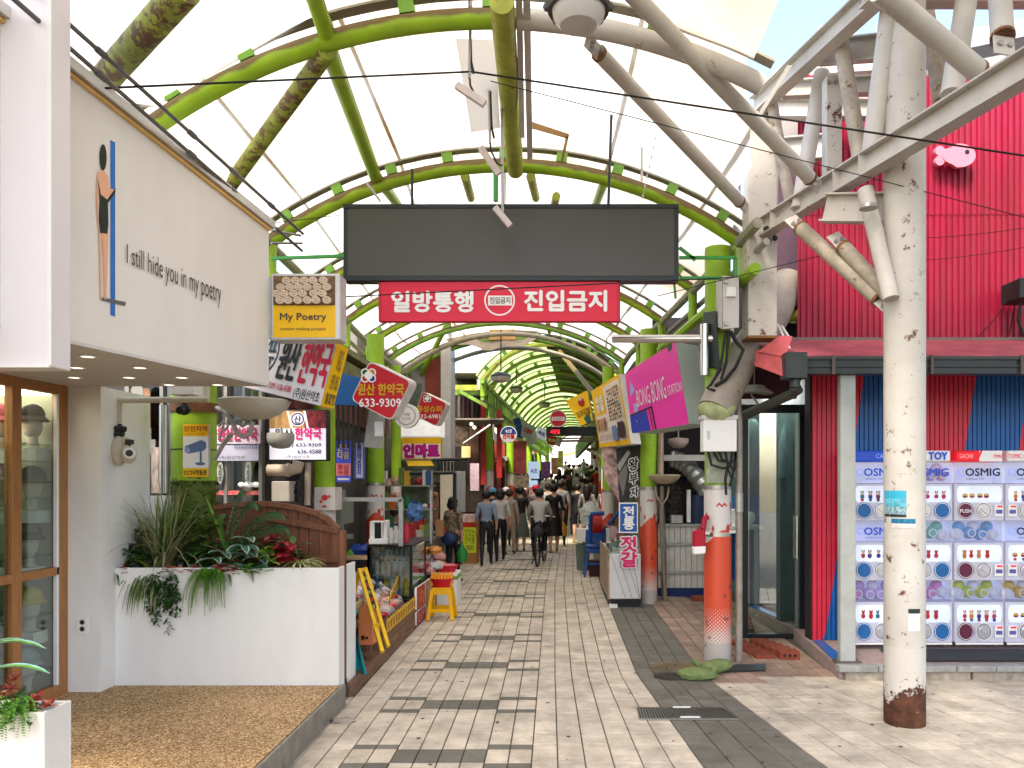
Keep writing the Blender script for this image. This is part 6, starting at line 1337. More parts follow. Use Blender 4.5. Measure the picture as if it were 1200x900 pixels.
poster('narrow shelf poster below the root photo',153,502,177,515,8.1,photo('photo_shelf',(.16,.15,.13),.8,25),lambda f:f.poly([(.1,.2),(.5,.4),(.9,.9),(.1,.9)],C(190,170,110)))
poster('small mirror tile under the shelf poster',153,515,182,524,8.1,GALV)
poster('curling red poster with two white bags, left of the column',152,529,174,580,8.05,photo('photo_red',(.50,.02,.04),.3,20),lambda f:(f.poly([(.3,1),(.22,.45),(.42,.28),(.55,.45),(.62,1)],C(235,225,230)),f.poly([(.6,.95),(.58,.4),(.75,.25),(.92,.5),(1,.9)],C(230,215,220)),f.oval(.45,.2,.2,.08,C(120,60,40))))
poster('grey striped poster next to the curling red one',175,524,186,578,8.08,photo('photo_grey',(.28,.24,.22),.8,30,(1,1,.2)))
poster('pink lettered lilac poster behind the bowl lamp',252,498,305,520,8.15,mat('poster_pinkish',(.60,.50,.60),.5),lambda f:f.text('원산한약국',.05,.12,.95,.85,C(215,50,120),.03))
poster('lilac phone number poster behind the glass bars',252,520,303,540,8.16,mat('poster_lilac',(.42,.42,.55),.5),lambda f:(f.text('033)633-9309',.45,.08,.98,.35,NV,.0),f.text('(주)원산약초',.1,.7,.7,.92,tk,.0)))
for i,x in enumerate((258,291)):
    simple('oval_sticker',('left','right')[i]+' pale oval sticker with dark letters on the pharmacy glass','sticker',lambda b:b.disc(P(x,554,8.17),(.035,0,0),(0,0,.12),20),mat('sticker_grey',(.35,.37,.35),.5),'oval stickers',smooth=False,solid=False)
    f = Face(quad(x-2.5,543,x+2.5,565,8.16),.003); f.text('약\n초\n상',.1,.05,.9,.95,tk,.03); f.done(bpy.data.objects['oval_sticker' if i == 0 else 'oval_sticker.001'])
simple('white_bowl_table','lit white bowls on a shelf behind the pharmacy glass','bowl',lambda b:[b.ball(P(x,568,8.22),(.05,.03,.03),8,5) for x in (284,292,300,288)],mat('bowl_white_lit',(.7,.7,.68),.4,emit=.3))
simple('red_shelf','red price strip behind the pharmacy glass','strip',lambda b:b.box(P(253,0,8.2).x,P(303,0,8.2).x,8.21,8.25,P(0,580,8.2).z,P(0,575,8.2).z),photo('strip_red',(.5,.12,.12),.9,60),smooth=False)
# gas pipe and meter on the wall edge
t = thing('gas_meter','cream gas meter with valve and pipe fixed to the white wall edge','meter',P(142,545,6.40)); CR2 = mat('meter_cream',(.56,.51,.42),.45,var=.08)
b = B(); b.tube([P(139,497,6.50),P(139,469,6.50)],.026,10); b.tube([P(139,469,6.50),P(242,468,6.5)],.026,10); b.tube([P(242,468,6.5),P(242,450,6.55)],.026,10); b.ball(P(139,469,6.50),.03,8,6); b.ball(P(242,468,6.5),.03,8,6); b.build('pipe', CR2, t)
b = B(); b.tube([P(140,497,6.50),P(140,514,6.50)],.022,8); b.tube([P(134,502,6.45),P(147,503,6.45)],.025,8); b.tube([P(136,508,6.45),P(144,509,6.45)],.032,8); b.tube([P(130,489,6.50),P(140,489,6.50)],.01,6); b.build('valve', DARKM, t)
b = B(); b.ball(P(140,528,6.45),(.065,.07,.13),14,8); b.ball(P(151,531,6.42),(.06,.06,.09),14,8); b.tube([P(138,513,6.45),P(138,523,6.45)],.035,10); b.tube([P(146,513,6.45),P(147,523,6.45)],.03,10); b.build('body', CR2, t)
b = B(); b.tube([P(151,531,6.38),P(152,531,6.32)],.045,14); b.build('dial', WHITE, t); b = B(); b.tube([P(151.5,531,6.32),P(151.5,531,6.31)],.028,12); b.box(P(148,0,6.40).x,P(154,0,6.40).x,6.38,6.44,P(0,523,6.40).z,P(0,515,6.40).z); b.build('register', DARKM, t)
# bowl lamps with iron scroll bracket
IRON = mat('iron_grey_white',(.42,.41,.38),.45,.3,var=.15,dirt=.3)
t = thing('bowl_lamp','large cream bowl lamp with ornate scroll bracket right of the lime column','lamp',P(298,490,6.9),'bowl lamps'); c_ = P(298,474,6.9)
b = B(); b.lathe([(.03,-.13),(.12,-.125),(.22,-.085),(.29,-.02),(.315,.03),(.30,.04),(.27,.0),(.1,-.02)],c_,28); b.build('bowl', mat('bowl_cream',(.55,.52,.45),.4,var=.06,dirt=.15), t)
def scroll(pts, r): b = B(); b.tube([P(x,y,D) for x,y,D in pts], r, 8); b.build('scroll', IRON, t)
scroll([(254,478,7.1),(264,482,7.0),(272,494,6.95),(277,506,6.95),(285,512,6.95),(293,508,6.95),(296,494,6.95)],.022)
scroll([(252,538,7.1),(262,520,7.05),(272,508,7.0)],.02); scroll([(256,500,7.0),(262,494,7.0),(268,498,7.0),(264,504,7.0),(260,500,7.0)],.014)
scroll([(280,494,7.0),(286,490,7.0),(290,496,7.0),(284,500,7.0),(280,496,7.0)],.014); scroll([(255,470,7.0),(263,484,7.0),(262,500,7.0),(256,516,7.0)],.01)
simple('bowl_lamp','small grey bowl lamp hanging in front of the pharmacy screen','lamp',lambda b:(b.lathe([(.02,-.11),(.08,-.10),(.125,-.05),(.135,0),(.13,.045),(.05,.05)],P(329,513,7.7),20),b.tube([P(329,500,7.7),P(329,508,7.7)],.012,6)),mat('bowl_grey',(.30,.29,.27),.5,var=.2),'bowl lamps')
# pipes below the screen
simple('bent_pipe','bent beige plastic pipe under the pharmacy screen','pipe',lambda b:(b.tube([P(314,551,7.9),P(340,551,7.9),P(348,549,7.9),P(350,541,7.9)],.06,12),b.tube([P(336,551,7.9),P(340,551,7.9)],.07,12),b.tube([P(361,542,8.1),P(360,592,8.1)],.032,8)),mat('pvc_beige',(.40,.31,.23),.5,var=.12))
simple('grey_box','beige electrical box under the bent pipe','box',lambda b:b.box(P(318,0,7.8).x,P(339,0,7.8).x,7.8,8.0,P(0,588,7.8).z,P(0,564,7.8).z),mat('box_beige',(.34,.30,.26),.6),smooth=False,bevel=.008)
simple('tangled_cable','tangle of black cables and bags right of the beige box','cable',lambda b:[b.tube([P(344+7*math.sin(k+j),552+j*7,8.0+.05*math.cos(k)) for j in range(6)],.02,5) for k in range(7)],CABLE)
b = B(); b.slab(quad(369,571,392.5,597,8.6),(0,.3,0)); b = simple('grey_wrap','pale printed cover with red marks on the lower left column','cover',lambda b:b.slab(quad(368.5,571,392.5,598,9.2),(0,.3,0)),mat('wrap_grey_white',(.55,.52,.50),.6,var=.04),smooth=False)
f = Face(quad(368.5,571,392.5,598,9.2),.004); f.oval(.5,.45,.16,.13,MARKR); f.oval(.32,.62,.07,.07,MARKR); f.oval(.72,.4,.07,.06,MARKR); f.oval(.5,.82,.12,.05,MARKR); f.done(b)
# ---------------------------------------------------------------- brown board fence with arched top
fe = thing('board_fence','red brown board fence with arched top behind the white planter','fence',(-2.2,6.9,0)); Df = 7.05
topy = lambda px_: 590+ (px_-300)**2*.0022+ (0 if px_ < 380 else (px_-380)*.6)
x = 252
while x < 396:
    w_ = 12.2; b = B(); xa, xb = P(x+.5,0,Df).x, P(min(x+w_-.5,397),0,Df).x; za_, zb_ = P(0,topy(x)+3,Df).z, P(0,topy(x+w_)+3,Df).z
    b.hexa([(xa,Df,.1),(xb,Df,.1),(xb,Df+.02,.1),(xa,Df+.02,.1),(xa,Df,za_),(xb,Df,zb_),(xb,Df+.02,zb_),(xa,Df+.02,za_)]); b.build('board', FENCEW, fe, smooth=False); x += w_
b = B()
for i in range(12):
    xa, xb = 252+12*i, 264+12*i; b.bar(P(xa,topy(xa),Df-.02),P(xb,topy(xb),Df-.02),.07,.045)
b.build('top_rail', FENCEW, fe, smooth=False)
for y in (597.5, 655):
    b = B(); b.bar(P(300 if y < 600 else 340,y+(6 if y<600 else 0),Df-.03),P(397,y+24 if y<600 else y,Df-.03),.03,.06); b.build('rail', FENCEW, fe, smooth=False)
Dp = 6.62; b = B(); b.box(P(397.5,0,Dp).x,P(404,0,Dp).x,Dp,Dp+.06,.0,P(0,622,Dp).z); b.build('post', FENCEW, fe, smooth=False, bevel=.004)
b = B(); b.box(P(397.5,0,Dp).x,P(404,0,Dp).x,Dp-.0,Dp+.08,-.02,P(0,800,Dp).z+.02); b.build('post_foot', GALV, fe, smooth=False)
simple('stone_chunk','broken pale stone lying at the terrace corner','stone',lambda b:b.ball(G(403,846)+V((0,0,.01)),(.09,.05,.022),10,6,nz=.5),mat('stone_pale',(.34,.29,.24),.9,var=.2,bump=.4))
# ================================================================ LEFT: SIGNS OVER THE LANE
RS = mat('diamond_red',(.50,.012,.025),.4,var=.02); GOLD = C(240,190,40)
def diamond(label, pts, D, line1, line2, lx, th=.12, side_dx=.05):
    # square turned on its corner, lettering stays level
    n = 7; c = sum((V((x,y,0)) for x, y in pts), V())/4; out = []
    for i in range(4):
        a, p, e = V((*pts[i-1],0)), V((*pts[i],0)), V((*pts[(i+1)%4],0)); k = .14
        p0 = p.lerp(a,k); p1 = p.lerp(e,k)
        for j in range(n): t_ = j/(n-1); out.append(p0*(1-t_)**2+p*2*t_*(1-t_)+p1*t_*t_)
    t = thing('diamond_sign', label, 'sign', P(c.x, max(p[1] for p in pts), D), 'red diamond signs')
    b = B(); b.poly([P(p.x,p.y,D) for p in out], V((side_dx,th,0))); b.build('casing', mat('sign_rim_white',(.62,.58,.56),.5,dirt=.3), t, smooth=False)
    b = B(); b.flat([P(c.x+(p.x-c.x)*.955, c.y+(p.y-c.y)*.955, D-.003) for p in out]); b.build('face', RS, t, smooth=False, solid=False)
    x0_,x1_ = lx; f = Face(quad(x0_, pts[0][1], x1_, pts[2][1], D-.004), .001); H_ = pts[2][1]-pts[0][1]; return t, f, lambda y: (y-pts[0][1])/H_
for lab, pts, D, l1, l2, lx, (g0,g1), (a0,a1) in (('larger red diamond sign with yellow Korean letters and number 633-9309',[(433,422.5),(482.5,447),(459,493.5),(411,468.5)],8.2,'원산 한약국','633-9309',(418,476),(449.5,463.5),(467,477)),('smaller red diamond sign with number 632-6981 behind the first',[(495,458.5),(524,472.5),(511.5,500),(486,487)],11.5,'풍성슈퍼','632-6981',(487.5,519),(475.5,483.5),(485.5,490.5))):
    t, f, vy = diamond(lab, pts, D, l1, l2, lx); s = 1 if D < 10 else .35; cx0 = .24 if D < 10 else .42
    cy = vy(440 if D < 10 else 467); rv = (5 if D < 10 else 2.6)/(pts[2][1]-pts[0][1]); ru = (5 if D < 10 else 2.6)/(lx[1]-lx[0])
    for dx, dy, m in ((-1,-1,C(40,110,60)),(1,-1,C(230,170,40)),(-1,1,C(220,60,60)),(1,1,C(40,80,160)),(0,0,SWH)): f.oval(cx0+dx*ru*.8, cy+dy*rv*.7, ru, rv, SWH, 0, 10); f.oval(cx0+dx*ru*.8, cy+dy*rv*.7, ru*.7, rv*.7, m, 0, 10)
    f.text(l1, .02+(.0), vy(g0), .96, vy(g1), GOLD, .025); f.text(l2, .05, vy(a0), .90, vy(a1), SWH, .02); f.done(t)
t = thing('round_white_sign','round white sign with thin ring tucked behind the red diamond signs','sign',P(478,499,9.4)); c_ = P(476,487,9.4)
b = B(); b.tube([c_,c_+V((0,.1,0))],.15,28); b.build('casing', WHITE, t); f = Face(quad(463,474,489,500,9.4),.004); f.oval(.5,.5,.42,.42,C(150,140,150),.93,28); f.text('카페',.35,.38,.65,.52,C(150,140,150),.0); f.text('COFFEE',.3,.6,.7,.68,C(150,140,150),.0); f.done(t)
simple('blue_board','plain blue board beside the pharmacy sign','board',lambda b:b.slab([P(398,437,8.5),P(424,443,8.5),P(417,475,8.5),P(391,474,8.5)],(0,.06,0)),mat('board_blue',(.01,.10,.30),.5),smooth=False)
b_ = thing('window_bars','dark upright iron bars in the shadow under the blue board','bars',(-2.6,8.9,2.2))
for i in range(5): b = B(); x = P(396+6*i,0,8.9).x; b.box(x-.014,x+.014,8.9,8.93,P(0,525,8.9).z,P(0,470,8.9).z); b.build('bar', DARKM, b_, smooth=False)
simple('meter_cabinet','grey electric cabinet with printed slip under the larger diamond sign','cabinet',lambda b:b.hexa([P(426,524,8.8),P(448,526,8.6),P(448,526,8.9),P(426,524,9.0),P(432,482,8.8),P(452,484,8.6),P(452,484,8.9),P(432,482,9.0)]),mat('cabinet_grey',(.36,.36,.34),.5,dirt=.2),smooth=False,bevel=.005)
simple('paper_slip','small white printed slip on the grey electric cabinet','paper',lambda b:b.slab(quad(439,494,449,511,8.55),(0,.003,0)),photo('slip_print',(.62,.62,.66),.35,70),smooth=False)
t = poster('blue and red glowing price screen left of the painted column',394,516,411,565,9.0,mat('screen_blue',(.03,.05,.30),.4,emit=.35),lambda f:(f.rect(0,.55,1,.85,C(230,140,150)),f.text('한약\n다림',.1,.08,.9,.45,C(240,210,60),.02),f.text('홍삼\n녹용',.1,.57,.9,.83,C(200,40,60),.02),f.rect(.1,.9,.9,.95,C(230,230,240))),'screen','price_screen')
t = poster('white lettered blue screen right of the price screen',415,518,427,561,9.1,mat('screen_dark_blue',(.04,.06,.22),.4,emit=.3),lambda f:(f.rect(.2,.03,.85,.97,C(215,220,240)),f.text('환\n약\n즙\n차',.3,.08,.75,.92,C(60,60,160),.02)),'screen','price_screen')
t = thing('mart_sign','yellow sign with big magenta Korean mart letters','sign',P(493,538,15.8)); q = quad(471,512.5,517,538,15.8); f = thick(q,V((0,.15,0)),YEL,C(190,170,60),t)
f.rect(.02,.30,.98,.96,SWH); f.text('인마트', .02,.28,.97,.97, mat('mart_magenta',(.42,.01,.22),.4),.07); f.done(t)
# mart building and pillars
mb = thing('mart_building','white and red brown building rising over the mart sign','building',(-3,18,0))
b = B(); b.box(P(516.5,0,17.5).x,P(528,0,17.5).x,17.5,18.3,.1,P(0,405,17.5).z); b.build('pillar', mat('pillar_white',(.55,.53,.52),.5,var=.1), mb, smooth=False)
b = B(); b.box(P(498,0,17.9).x,P(516,0,17.9).x,17.9,19,P(0,470,17.9).z,P(0,400,17.9).z); b.build('red_wall', mat('red_brown_wall',(.30,.06,.04),.6,var=.1), mb, smooth=False)
b = B(); b.box(-5.5,P(498,0,18).x,18,19,.1,5.2); b.build('grey_wall', mat('mart_grey_wall',(.38,.38,.40),.6,var=.15), mb, smooth=False)
for z0,z1 in ((450,480),(410,435)): b = B(); b.box(P(476,0,17.96).x,P(494,0,17.96).x,17.93,17.99,P(0,z1,18).z,P(0,z0,18).z); b.build('window', GLASS, mb, smooth=False)
b = B(); b.box(P(465,0,16.2).x,P(518,0,16.2).x,15.9,16.6,P(0,511,16).z,P(0,492,16).z); b.build('lit_fascia', mat('fascia_lit_white',(.7,.7,.74),.5,emit=.4), mb, smooth=False)
b = B(); b.box(P(462,0,16.5).x,P(522,0,16.5).x,16.6,17,1.9,P(0,539,16.5).z); b.box(P(465,0,16.9).x,P(500,0,16.9).x,16.9,17.2,.1,2.3); b.build('shop_interior', mat('interior_sage',(.16,.20,.14),.7,var=.5), mb, smooth=False)
b = B(); b.box(P(516,0,16.2).x,P(529,0,16.2).x,16.2,16.4,.12,P(0,541,16.2).z); b.build('cream_panel', mat('panel_beige_lit',(.60,.52,.42),.6,emit=.1), mb, smooth=False)
simple('yellow_awning_lamp','yellow awning edge glowing under the mart sign','awning',lambda b:b.slab([P(476,541,15.6),P(505,541,15.6),P(508,546,15.3),P(478,546,15.3)],(0,.02,.02)),C(235,190,20),smooth=False)
simple('steel_awning_frame','thin steel frame with clamps over the stall by the mart','frame',lambda b:(b.tube([P(508,539,13.5),P(549,538,13.5)],.03,8),b.tube([P(470,555,13),P(533,554,13)],.03,8),b.tube([P(533,554,13),P(533,600,13)],.03,8),[b.box(P(512+4*i,0,13.4).x,P(514.5+4*i,0,13.4).x,13.4,13.5,P(0,552,13.4).z,P(0,541,13.4).z) for i in range(9)]),DARKM,smooth=False)
# balcony cluster px 528-582
bc = thing('balcony_building','weathered green balcony structure with wooden awning by the far vault mouth','building',(-2.6,21,0)); Db = 21.5
def bq(nm, x0_,y0_,x1_,y1_,D,m,th=.2): b = B(); b.slab(quad(x0_,y0_,x1_,y1_,D),(0,th,0)); return b.build(nm,m,bc,smooth=False)
bq('roof_edge',527,430,563,437,21,mat('balcony_grey',(.42,.42,.42),.6),1.5); bq('recess',528,437,575,452,22.3,mat('olive_dark',(.05,.05,.02),.8,var=.5),1); bq('deck_beam',527,451,578,457.5,21,YELG,.2); bq('deck_beam',527,458,575,463,21.6,LIME2,.2)
bq('body',528,460,576,600,23,mat('stall_dark',(.045,.03,.025),.8,var=.5),1)
for i in range(8): bq('slat',531+5.2*i,461,534+5.2*i,489,22.4,C(*((95,40,45),(120,110,105),(70,50,50))[i%3]),.1)
b = B(); b.bar(P(536,457,21),P(574,478,21),.09,.09); b.build('strut', LIME2, bc, smooth=False)
for i in range(5): bq('awning_plank',527+2*i,490+1.6*i,590-2*i,492+1.6*i,20.6+.1*i,mat('awning_plank_grey',(.26,.22,.17),.8,var=.3,scale=20),.5)
b = B(); b.tube([P(543,520,20.5),P(575,498,20.5)],.035,6); b.tube([P(578,497,20.4),P(579,515,20.4)],.03,6); b.build('awning_stay', GALV, bc)
bq('lattice',530,501,549,523,22.2,photo('lattice_dark',(.10,.07,.05),.9,8),.1); bq('brick_pillar',550,500,561,566,22,mat('pier_brown',(.14,.08,.055),.8,var=.4,scale=6),.4)
bq('red_banner',563.5,468,569,568,21.6,C(205,50,50),.1); bq('red_banner',582,480,588,560,21.3,C(205,50,50),.1); bq('white_shutter',528,552,545,600,20.5,mat('shutter_white',(.45,.45,.44),.6,var=.2,scale=3,stretch=(9,1,1)),.1); bq('lit_poster',551,543,561,575,20.6,mat('poster_lit_pink',(.7,.5,.55),.5,emit=.3,var=.4,scale=20),.1)
bq('orange_light',541,523,551,536,21.9,mat('warm_window',(.8,.55,.25),.5,emit=.5),.1); bq('white_box',559,444,570,457,20.8,C(190,190,185),.3)
for i,(x,y) in enumerate(((552.5,497),(556,501))): simple('spot_lamp',('left','right')[i]+' small lit bulb under the plank awning','lamp',lambda b:b.ball(P(x,y,20.3),.045,8,5),mat('bulb_lit',(.9,.85,.6),.5,emit=3),'bulbs under the plank awning')
# far signs
def rsign(name,label,cx_,cy_,r_,D,face,fn=None,th=.12):
    t = thing(name,label,'sign',P(cx_,cy_+r_,D)); c_ = P(cx_,cy_,D); R0 = r_*D/F; b = B(); b.tube([c_,c_+V((0,th,0))],R0,32); b.build('casing', WHITE, t); f = Face(quad(cx_-r_,cy_-r_,cx_+r_,cy_+r_,D),.004); f.oval(.5,.5,.46,.46,face,0,32)
    if fn: fn(f)
    f.done(t); return t
rsign('round_shop_sign','round blue and white dried fish shop sign on the left of the lane',596,509,9.8,19.5,SWH,lambda f:(f.poly([(.5+.46*math.cos(a),.5-.46*math.sin(a)) for a in [k*math.pi/12 for k in range(13)]],C(25,70,150)),f.text('속초항',.3,.2,.7,.42,SWH,.02),f.text('건어물',.14,.47,.86,.78,C(210,30,50),.05)))
rsign('no_entry_sign','round red no entry sign hanging over the middle of the lane',654,490.5,10,22,mat('noentry_red',(.52,.01,.02),.4),lambda f:(f.rect(.12,.40,.88,.62,SWH),f.text('진입금지',.18,.43,.82,.59,C(200,40,50),.02)))
t = poster('black LED strip with glowing red characters below the no entry sign',640,500,699,511,22.5,mat('led_black',(.012,.014,.016),.4),lambda f:(f.text('LED', .10,.35,.22,.75,mat('led_red',(.9,.02,.05),.5,emit=1.5),.02) if False else f.text('시장길',.08,.3,.27,.78,mat('led_red',(.9,.02,.05),.5,emit=1.5),.02)),'display','led_board')
cl = ((( 605,496),(622,500),(612,514),(603,512),24,C(30,80,150),'blue board first in the bunch of far signs','',None),((613,493),(629,501),(621,515),(610,511),23.5,C(170,180,180),'grey tilted sign with red letters in the bunch of far signs','오징어',C(200,40,40)),((616,508),(629,508),(629,520),(616,520),24.5,C(225,225,230),'small white square sign at the bottom of the bunch','',None),((631,499),(643,505),(638,517),(627,511),25,mat('sign_pale_lilac',(.6,.6,.8),.5,emit=.15),'pale lilac tilted sign with purple letters in the bunch','속초',C(120,70,200)),((640,510),(654,512),(651,522),(641,520),27,C(190,50,40),'red sign with cream letters under the LED strip','한과',C(240,220,150)),((653,512),(660,513),(656,524),(650,521),26.5,C(200,190,180),'narrow beige sign beside the red one','',None),((601,491),(609,489),(611,497),(603,499),25,C(20,60,140),'tiny blue flag sign above the bunch','',None))
for a,b1,c1,d1,D,m,lab,tx,tm in cl:
    t = thing('hanging_sign',lab,'sign',P(*c1,D),'bunch of small signs hanging down the lane'); q = [P(*a,D),P(*b1,D),P(*c1,D),P(*d1,D)]; f = thick(q,V((0,.15,0)),m,WHITE,t)
    if tx: f.text(tx,.15,.3,.85,.7,tm,.05)
    f.done(t)
for lab,x0_,y0_,x1_,y1_,D,m in (('tall glowing red and pink fish screen on the left shop row',602,517,617,555,24,photo('screen_red_glow',(.65,.12,.12),.9,1.6)),('pale blue lit screen with violet writing on the left',619,541,632,561,25,mat('screen_sky',(.45,.60,.85),.5,emit=.5)),('purple patterned screen beside the pale blue one',634,541,645,560,27,photo('screen_purple',(.25,.08,.30),.7,8)),('oval light blue lit shop sign',620,563,630,571,24,mat('screen_sky2',(.40,.62,.85),.5,emit=.5)),('white bordered food price board on the left stall row',603,557,620,572,23.5,photo('board_food',(.4,.3,.22),.9,9)),('red and cream hanging streamers deep in the market',646,536,654,556,32,photo('streamer_red',(.55,.25,.15),.9,5)),('yellow green hanging goods near the far end',654,528,660,548,40,photo('goods_olive',(.4,.35,.12),.9,4)),('small red lantern sign at right near the far end',695,525,701,538,40,C(170,25,35))):
    t = poster(lab,x0_,y0_,x1_,y1_,D,m,(lambda f:f.text('속초',.2,.4,.85,.7,C(120,60,190),.02)) if 'violet' in lab else None,'screen','shop_screen')
# left far row
lr = thing('left_shop_row','cluttered row of shop fronts along the left side of the far lane','building',(-3,35,0)); rr = random.Random(12)
for i in range(17):
    D = 24+i*2.1; x1_ = -2.05+.032*(D-22); c_ = rr.choice(((80,60,50),(140,120,100),(60,60,70),(170,70,60),(190,180,160),(60,110,80),(120,140,160)))
    b = B(); b.box(-6, x1_-rr.uniform(.05,.4), D, D+2.08, gz(D)-.4, gz(D)+rr.uniform(2.7,3.3)); b.build('shop_front', C(*c_), lr, smooth=False)
    b = B(); b.box(x1_-.5, x1_+.1, D+.2, D+1.9, gz(D)+2.3, gz(D)+2.45); b.build('awning', C(*rr.choice(((200,190,180),(80,120,60),(180,60,60),(60,90,150),(230,170,60)))), lr, smooth=False)
    b = B(); b.box(x1_-.3, x1_+.12, D+.3, D+1.7, gz(D), gz(D)+.8); b.build('counter', C(*rr.choice(((210,200,190),(60,90,150),(180,60,50),(150,120,90)))), lr, smooth=False)
b = B(); b.box(-8,-3.6,14,60,-.3,4.9); b.build('rear_wall', MC['row_wall'], lr, smooth=False)
# far end beyond the arcade
fb = thing('far_building','pale sunlit building closing the view beyond the arcade','building',(3,76,1.5))
b = B(); b.box(-30,40,76,80,1.5,7.4); b.build('wall', mat('far_pale_wall',(.75,.70,.68),.7,var=.05), fb, smooth=False)
for i in range(6):
    b = B(); x = -1+i*1.6; b.box(x,x+.9,75.96,76,3.2,4.3); b.build('window', C(190,200,210), fb, smooth=False)
b = B(); b.box(P(681,0,70).x,P(687,0,70).x,70,70.2,P(0,530,70).z,P(0,514,70).z); b.build('pink_banner', C(240,130,170), fb, smooth=False)
b = B(); b.slab([P(660,532,70),P(682,527,70),P(682,530,70),P(660,535,70)],(0,1,0)); b.build('orange_awning', C(245,200,120), fb, smooth=False)
simple('market_tent','white market tent at the sunny far end','tent',lambda b:(b.lathe([(2.2,0),(1.2,.5),(.1,1.3)],(P(687,0,68).x,68,P(0,545,68).z),8),b.box(P(687,0,68).x-2,P(687,0,68).x+2,66.5,69.5,P(0,549,68).z,P(0,545,68).z)),mat('tent_white',(.85,.8,.78),.7),smooth=False)
simple('overhead_pipes','dark pipe bundle crossing under the LED strip','pipe',lambda b:(b.tube([P(655,514,24),P(702,513,24)],.03,6),b.tube([P(655,517,24),P(702,516,24)],.04,6),b.tube([P(682,511,24),P(682,518,24)],.05,6)),mat('pipe_maroon_grey',(.2,.14,.12),.6))
# ================================================================ LEFT: FIRST STALL
st = thing('wooden_stall','low wooden stall platform of weathered boards along the lane','stall',(-2.2,7.8,0))
xe = lambda D: -1.78+.012*(D-6.6)
Dl = 6.70
for z0,z1 in ((.0,.075),(.08,.15)):
    b = B(); b.slab([V((xe(Dl),Dl,z0)),V((xe(8.0),8.0,z0+.01)),V((xe(8.0),8.0,z1+.01)),V((xe(Dl),Dl,z1))],(-.03,0,0)); b.build('board', DECKW, st, smooth=False, bevel=.003)
for k in range(3):
    b = B(); b.box(-2.6,xe(8)-.035,Dl+.02+.44*k,Dl+.02+.44*k+.42,.11,.14); b.build('deck_board', DECKW, st, smooth=False)
for j,(z0,z1) in enumerate(((.02,.12),(.125,.225),(.23,.315))):
    b = B(); b.slab([V((xe(8.0),8.0,z0)),V((xe(9.6),9.6,z0+.015)),V((xe(9.6),9.6,z1+.015)),V((xe(8.0),8.0,z1))],(-.03,0,0)); b.build('board', DECKW, st, smooth=False, bevel=.003)
b = B(); b.box(-2.7,xe(8.0)-.03,8.0,8.03,.02,.31); b.build('end_board', DECKW, st, smooth=False)
b = B(); b.box(-2.85,-2.3,Dl+.05,8.0,.14,.55); b.box(-2.9,-2.45,8.03,9.6,.02,.62); b.build('rear_step', DECKW, st, smooth=False)
for (x_,y_) in ((-1.98,6.95),(-1.98,7.75)):
    b = B(); b.box(x_-.03,x_+.03,y_-.03,y_+.03,.12,.46); b.build('leg', DECKW, st, smooth=False)
b = B(); b.box(-2.4,-1.95,6.85,7.8,.46,.5); b.build('shelf', DECKW, st, smooth=False)
b = B(); b.slab([V((xe(8.1),8.05,.315)),V((xe(9.6),9.6,.33)),V((-2.65,9.6,.74)),V((-2.65,8.05,.72))],(0,0,-.02)); b.build('sloping_tray', DECKW, st, smooth=False)
YP = mat('price_strip_yellow',(.62,.36,.03),.5,var=.1)
def strip(p0, p1, n, h, label):
    t = thing('price_strip', label, 'price strip', (V(p0)+V(p1))/2, 'scalloped yellow price strips'); p0 = V(p0); p1 = V(p1); w_ = (p1-p0)/n
    for i in range(n):
        a = p0+w_*i; e = a+w_*.93; N = 5; b = B(); pts = [a, e]+[e.lerp(a,k/N)+V((0,0,h*.75+h*.25*math.sin(math.pi*k/N))) for k in range(N+1)]
        nrm = (p1-p0).cross(V((0,0,1))).normalized(); b.poly(pts, nrm*.006); b.flat([a.lerp(e,.3)+nrm*.009+V((0,0,h*.2)),a.lerp(e,.7)+nrm*.009+V((0,0,h*.2)),a.lerp(e,.7)+nrm*.009+V((0,0,h*.7)),a.lerp(e,.3)+nrm*.009+V((0,0,h*.7))],1)
        b.build('card', [YP, C(170,100,40)], t, smooth=False, solid=False)
strip((xe(8.1),8.05,.32),(xe(9.6),9.6,.335),12,.15,'yellow scalloped price strip along the lane edge of the stall')
strip((-1.9,8.75,.42),(-2.0,9.9,.60),7,.16,'second yellow price strip higher on the sloping tray'); strip((-2.42,7.9,.66),(-2.36,9.0,.72),7,.15,'rear yellow price strip near the brown fence post')
# goods: bags, bowls
rr = random.Random(31)
BAGC = [mat('bag_'+n_, c_, .35, var=v, scale=22, bump=.3) for n_, c_, v in (('pale_fish',(.48,.42,.38),.4),('pink_shrimp',(.52,.28,.24),.4),('brown_squid',(.26,.15,.09),.5),('clear_grey',(.46,.45,.46),.35),('anchovy',(.30,.30,.30),.6),('orange_pack',(.55,.22,.05),.4),('green_seaweed',(.05,.10,.04),.5))]
def bag(p, s, m, label, group, tie=True):
    b = B(); b.ball(p+V((0,0,s*.5)), (s,s*.85,s*.62), 11, 7, 0, nz=.55, rot=Matrix.Rotation(rr.uniform(-.6,.6),3,'X'))
    if tie: b.tube([p+V((0,0,s*.9)), p+V((rr.uniform(-.02,.02),0,s*1.3)), p+V((rr.uniform(-.05,.05),0,s*1.6))], [s*.25,s*.12,s*.3], 7)
    return tag(b.build('food_bag', m, ang=70), label, 'bag of food', group)
trayz = lambda x, : .34+(-1.8-x)*.47
LAB = {0:'pale dried fish in a clear bag',1:'pink dried shrimp in a clear bag',2:'brown dried squid in a clear bag',3:'cloudy clear bag of dried seafood',4:'grey dried anchovies in a clear bag',5:'orange snack packet',6:'dark seaweed in a clear bag'}
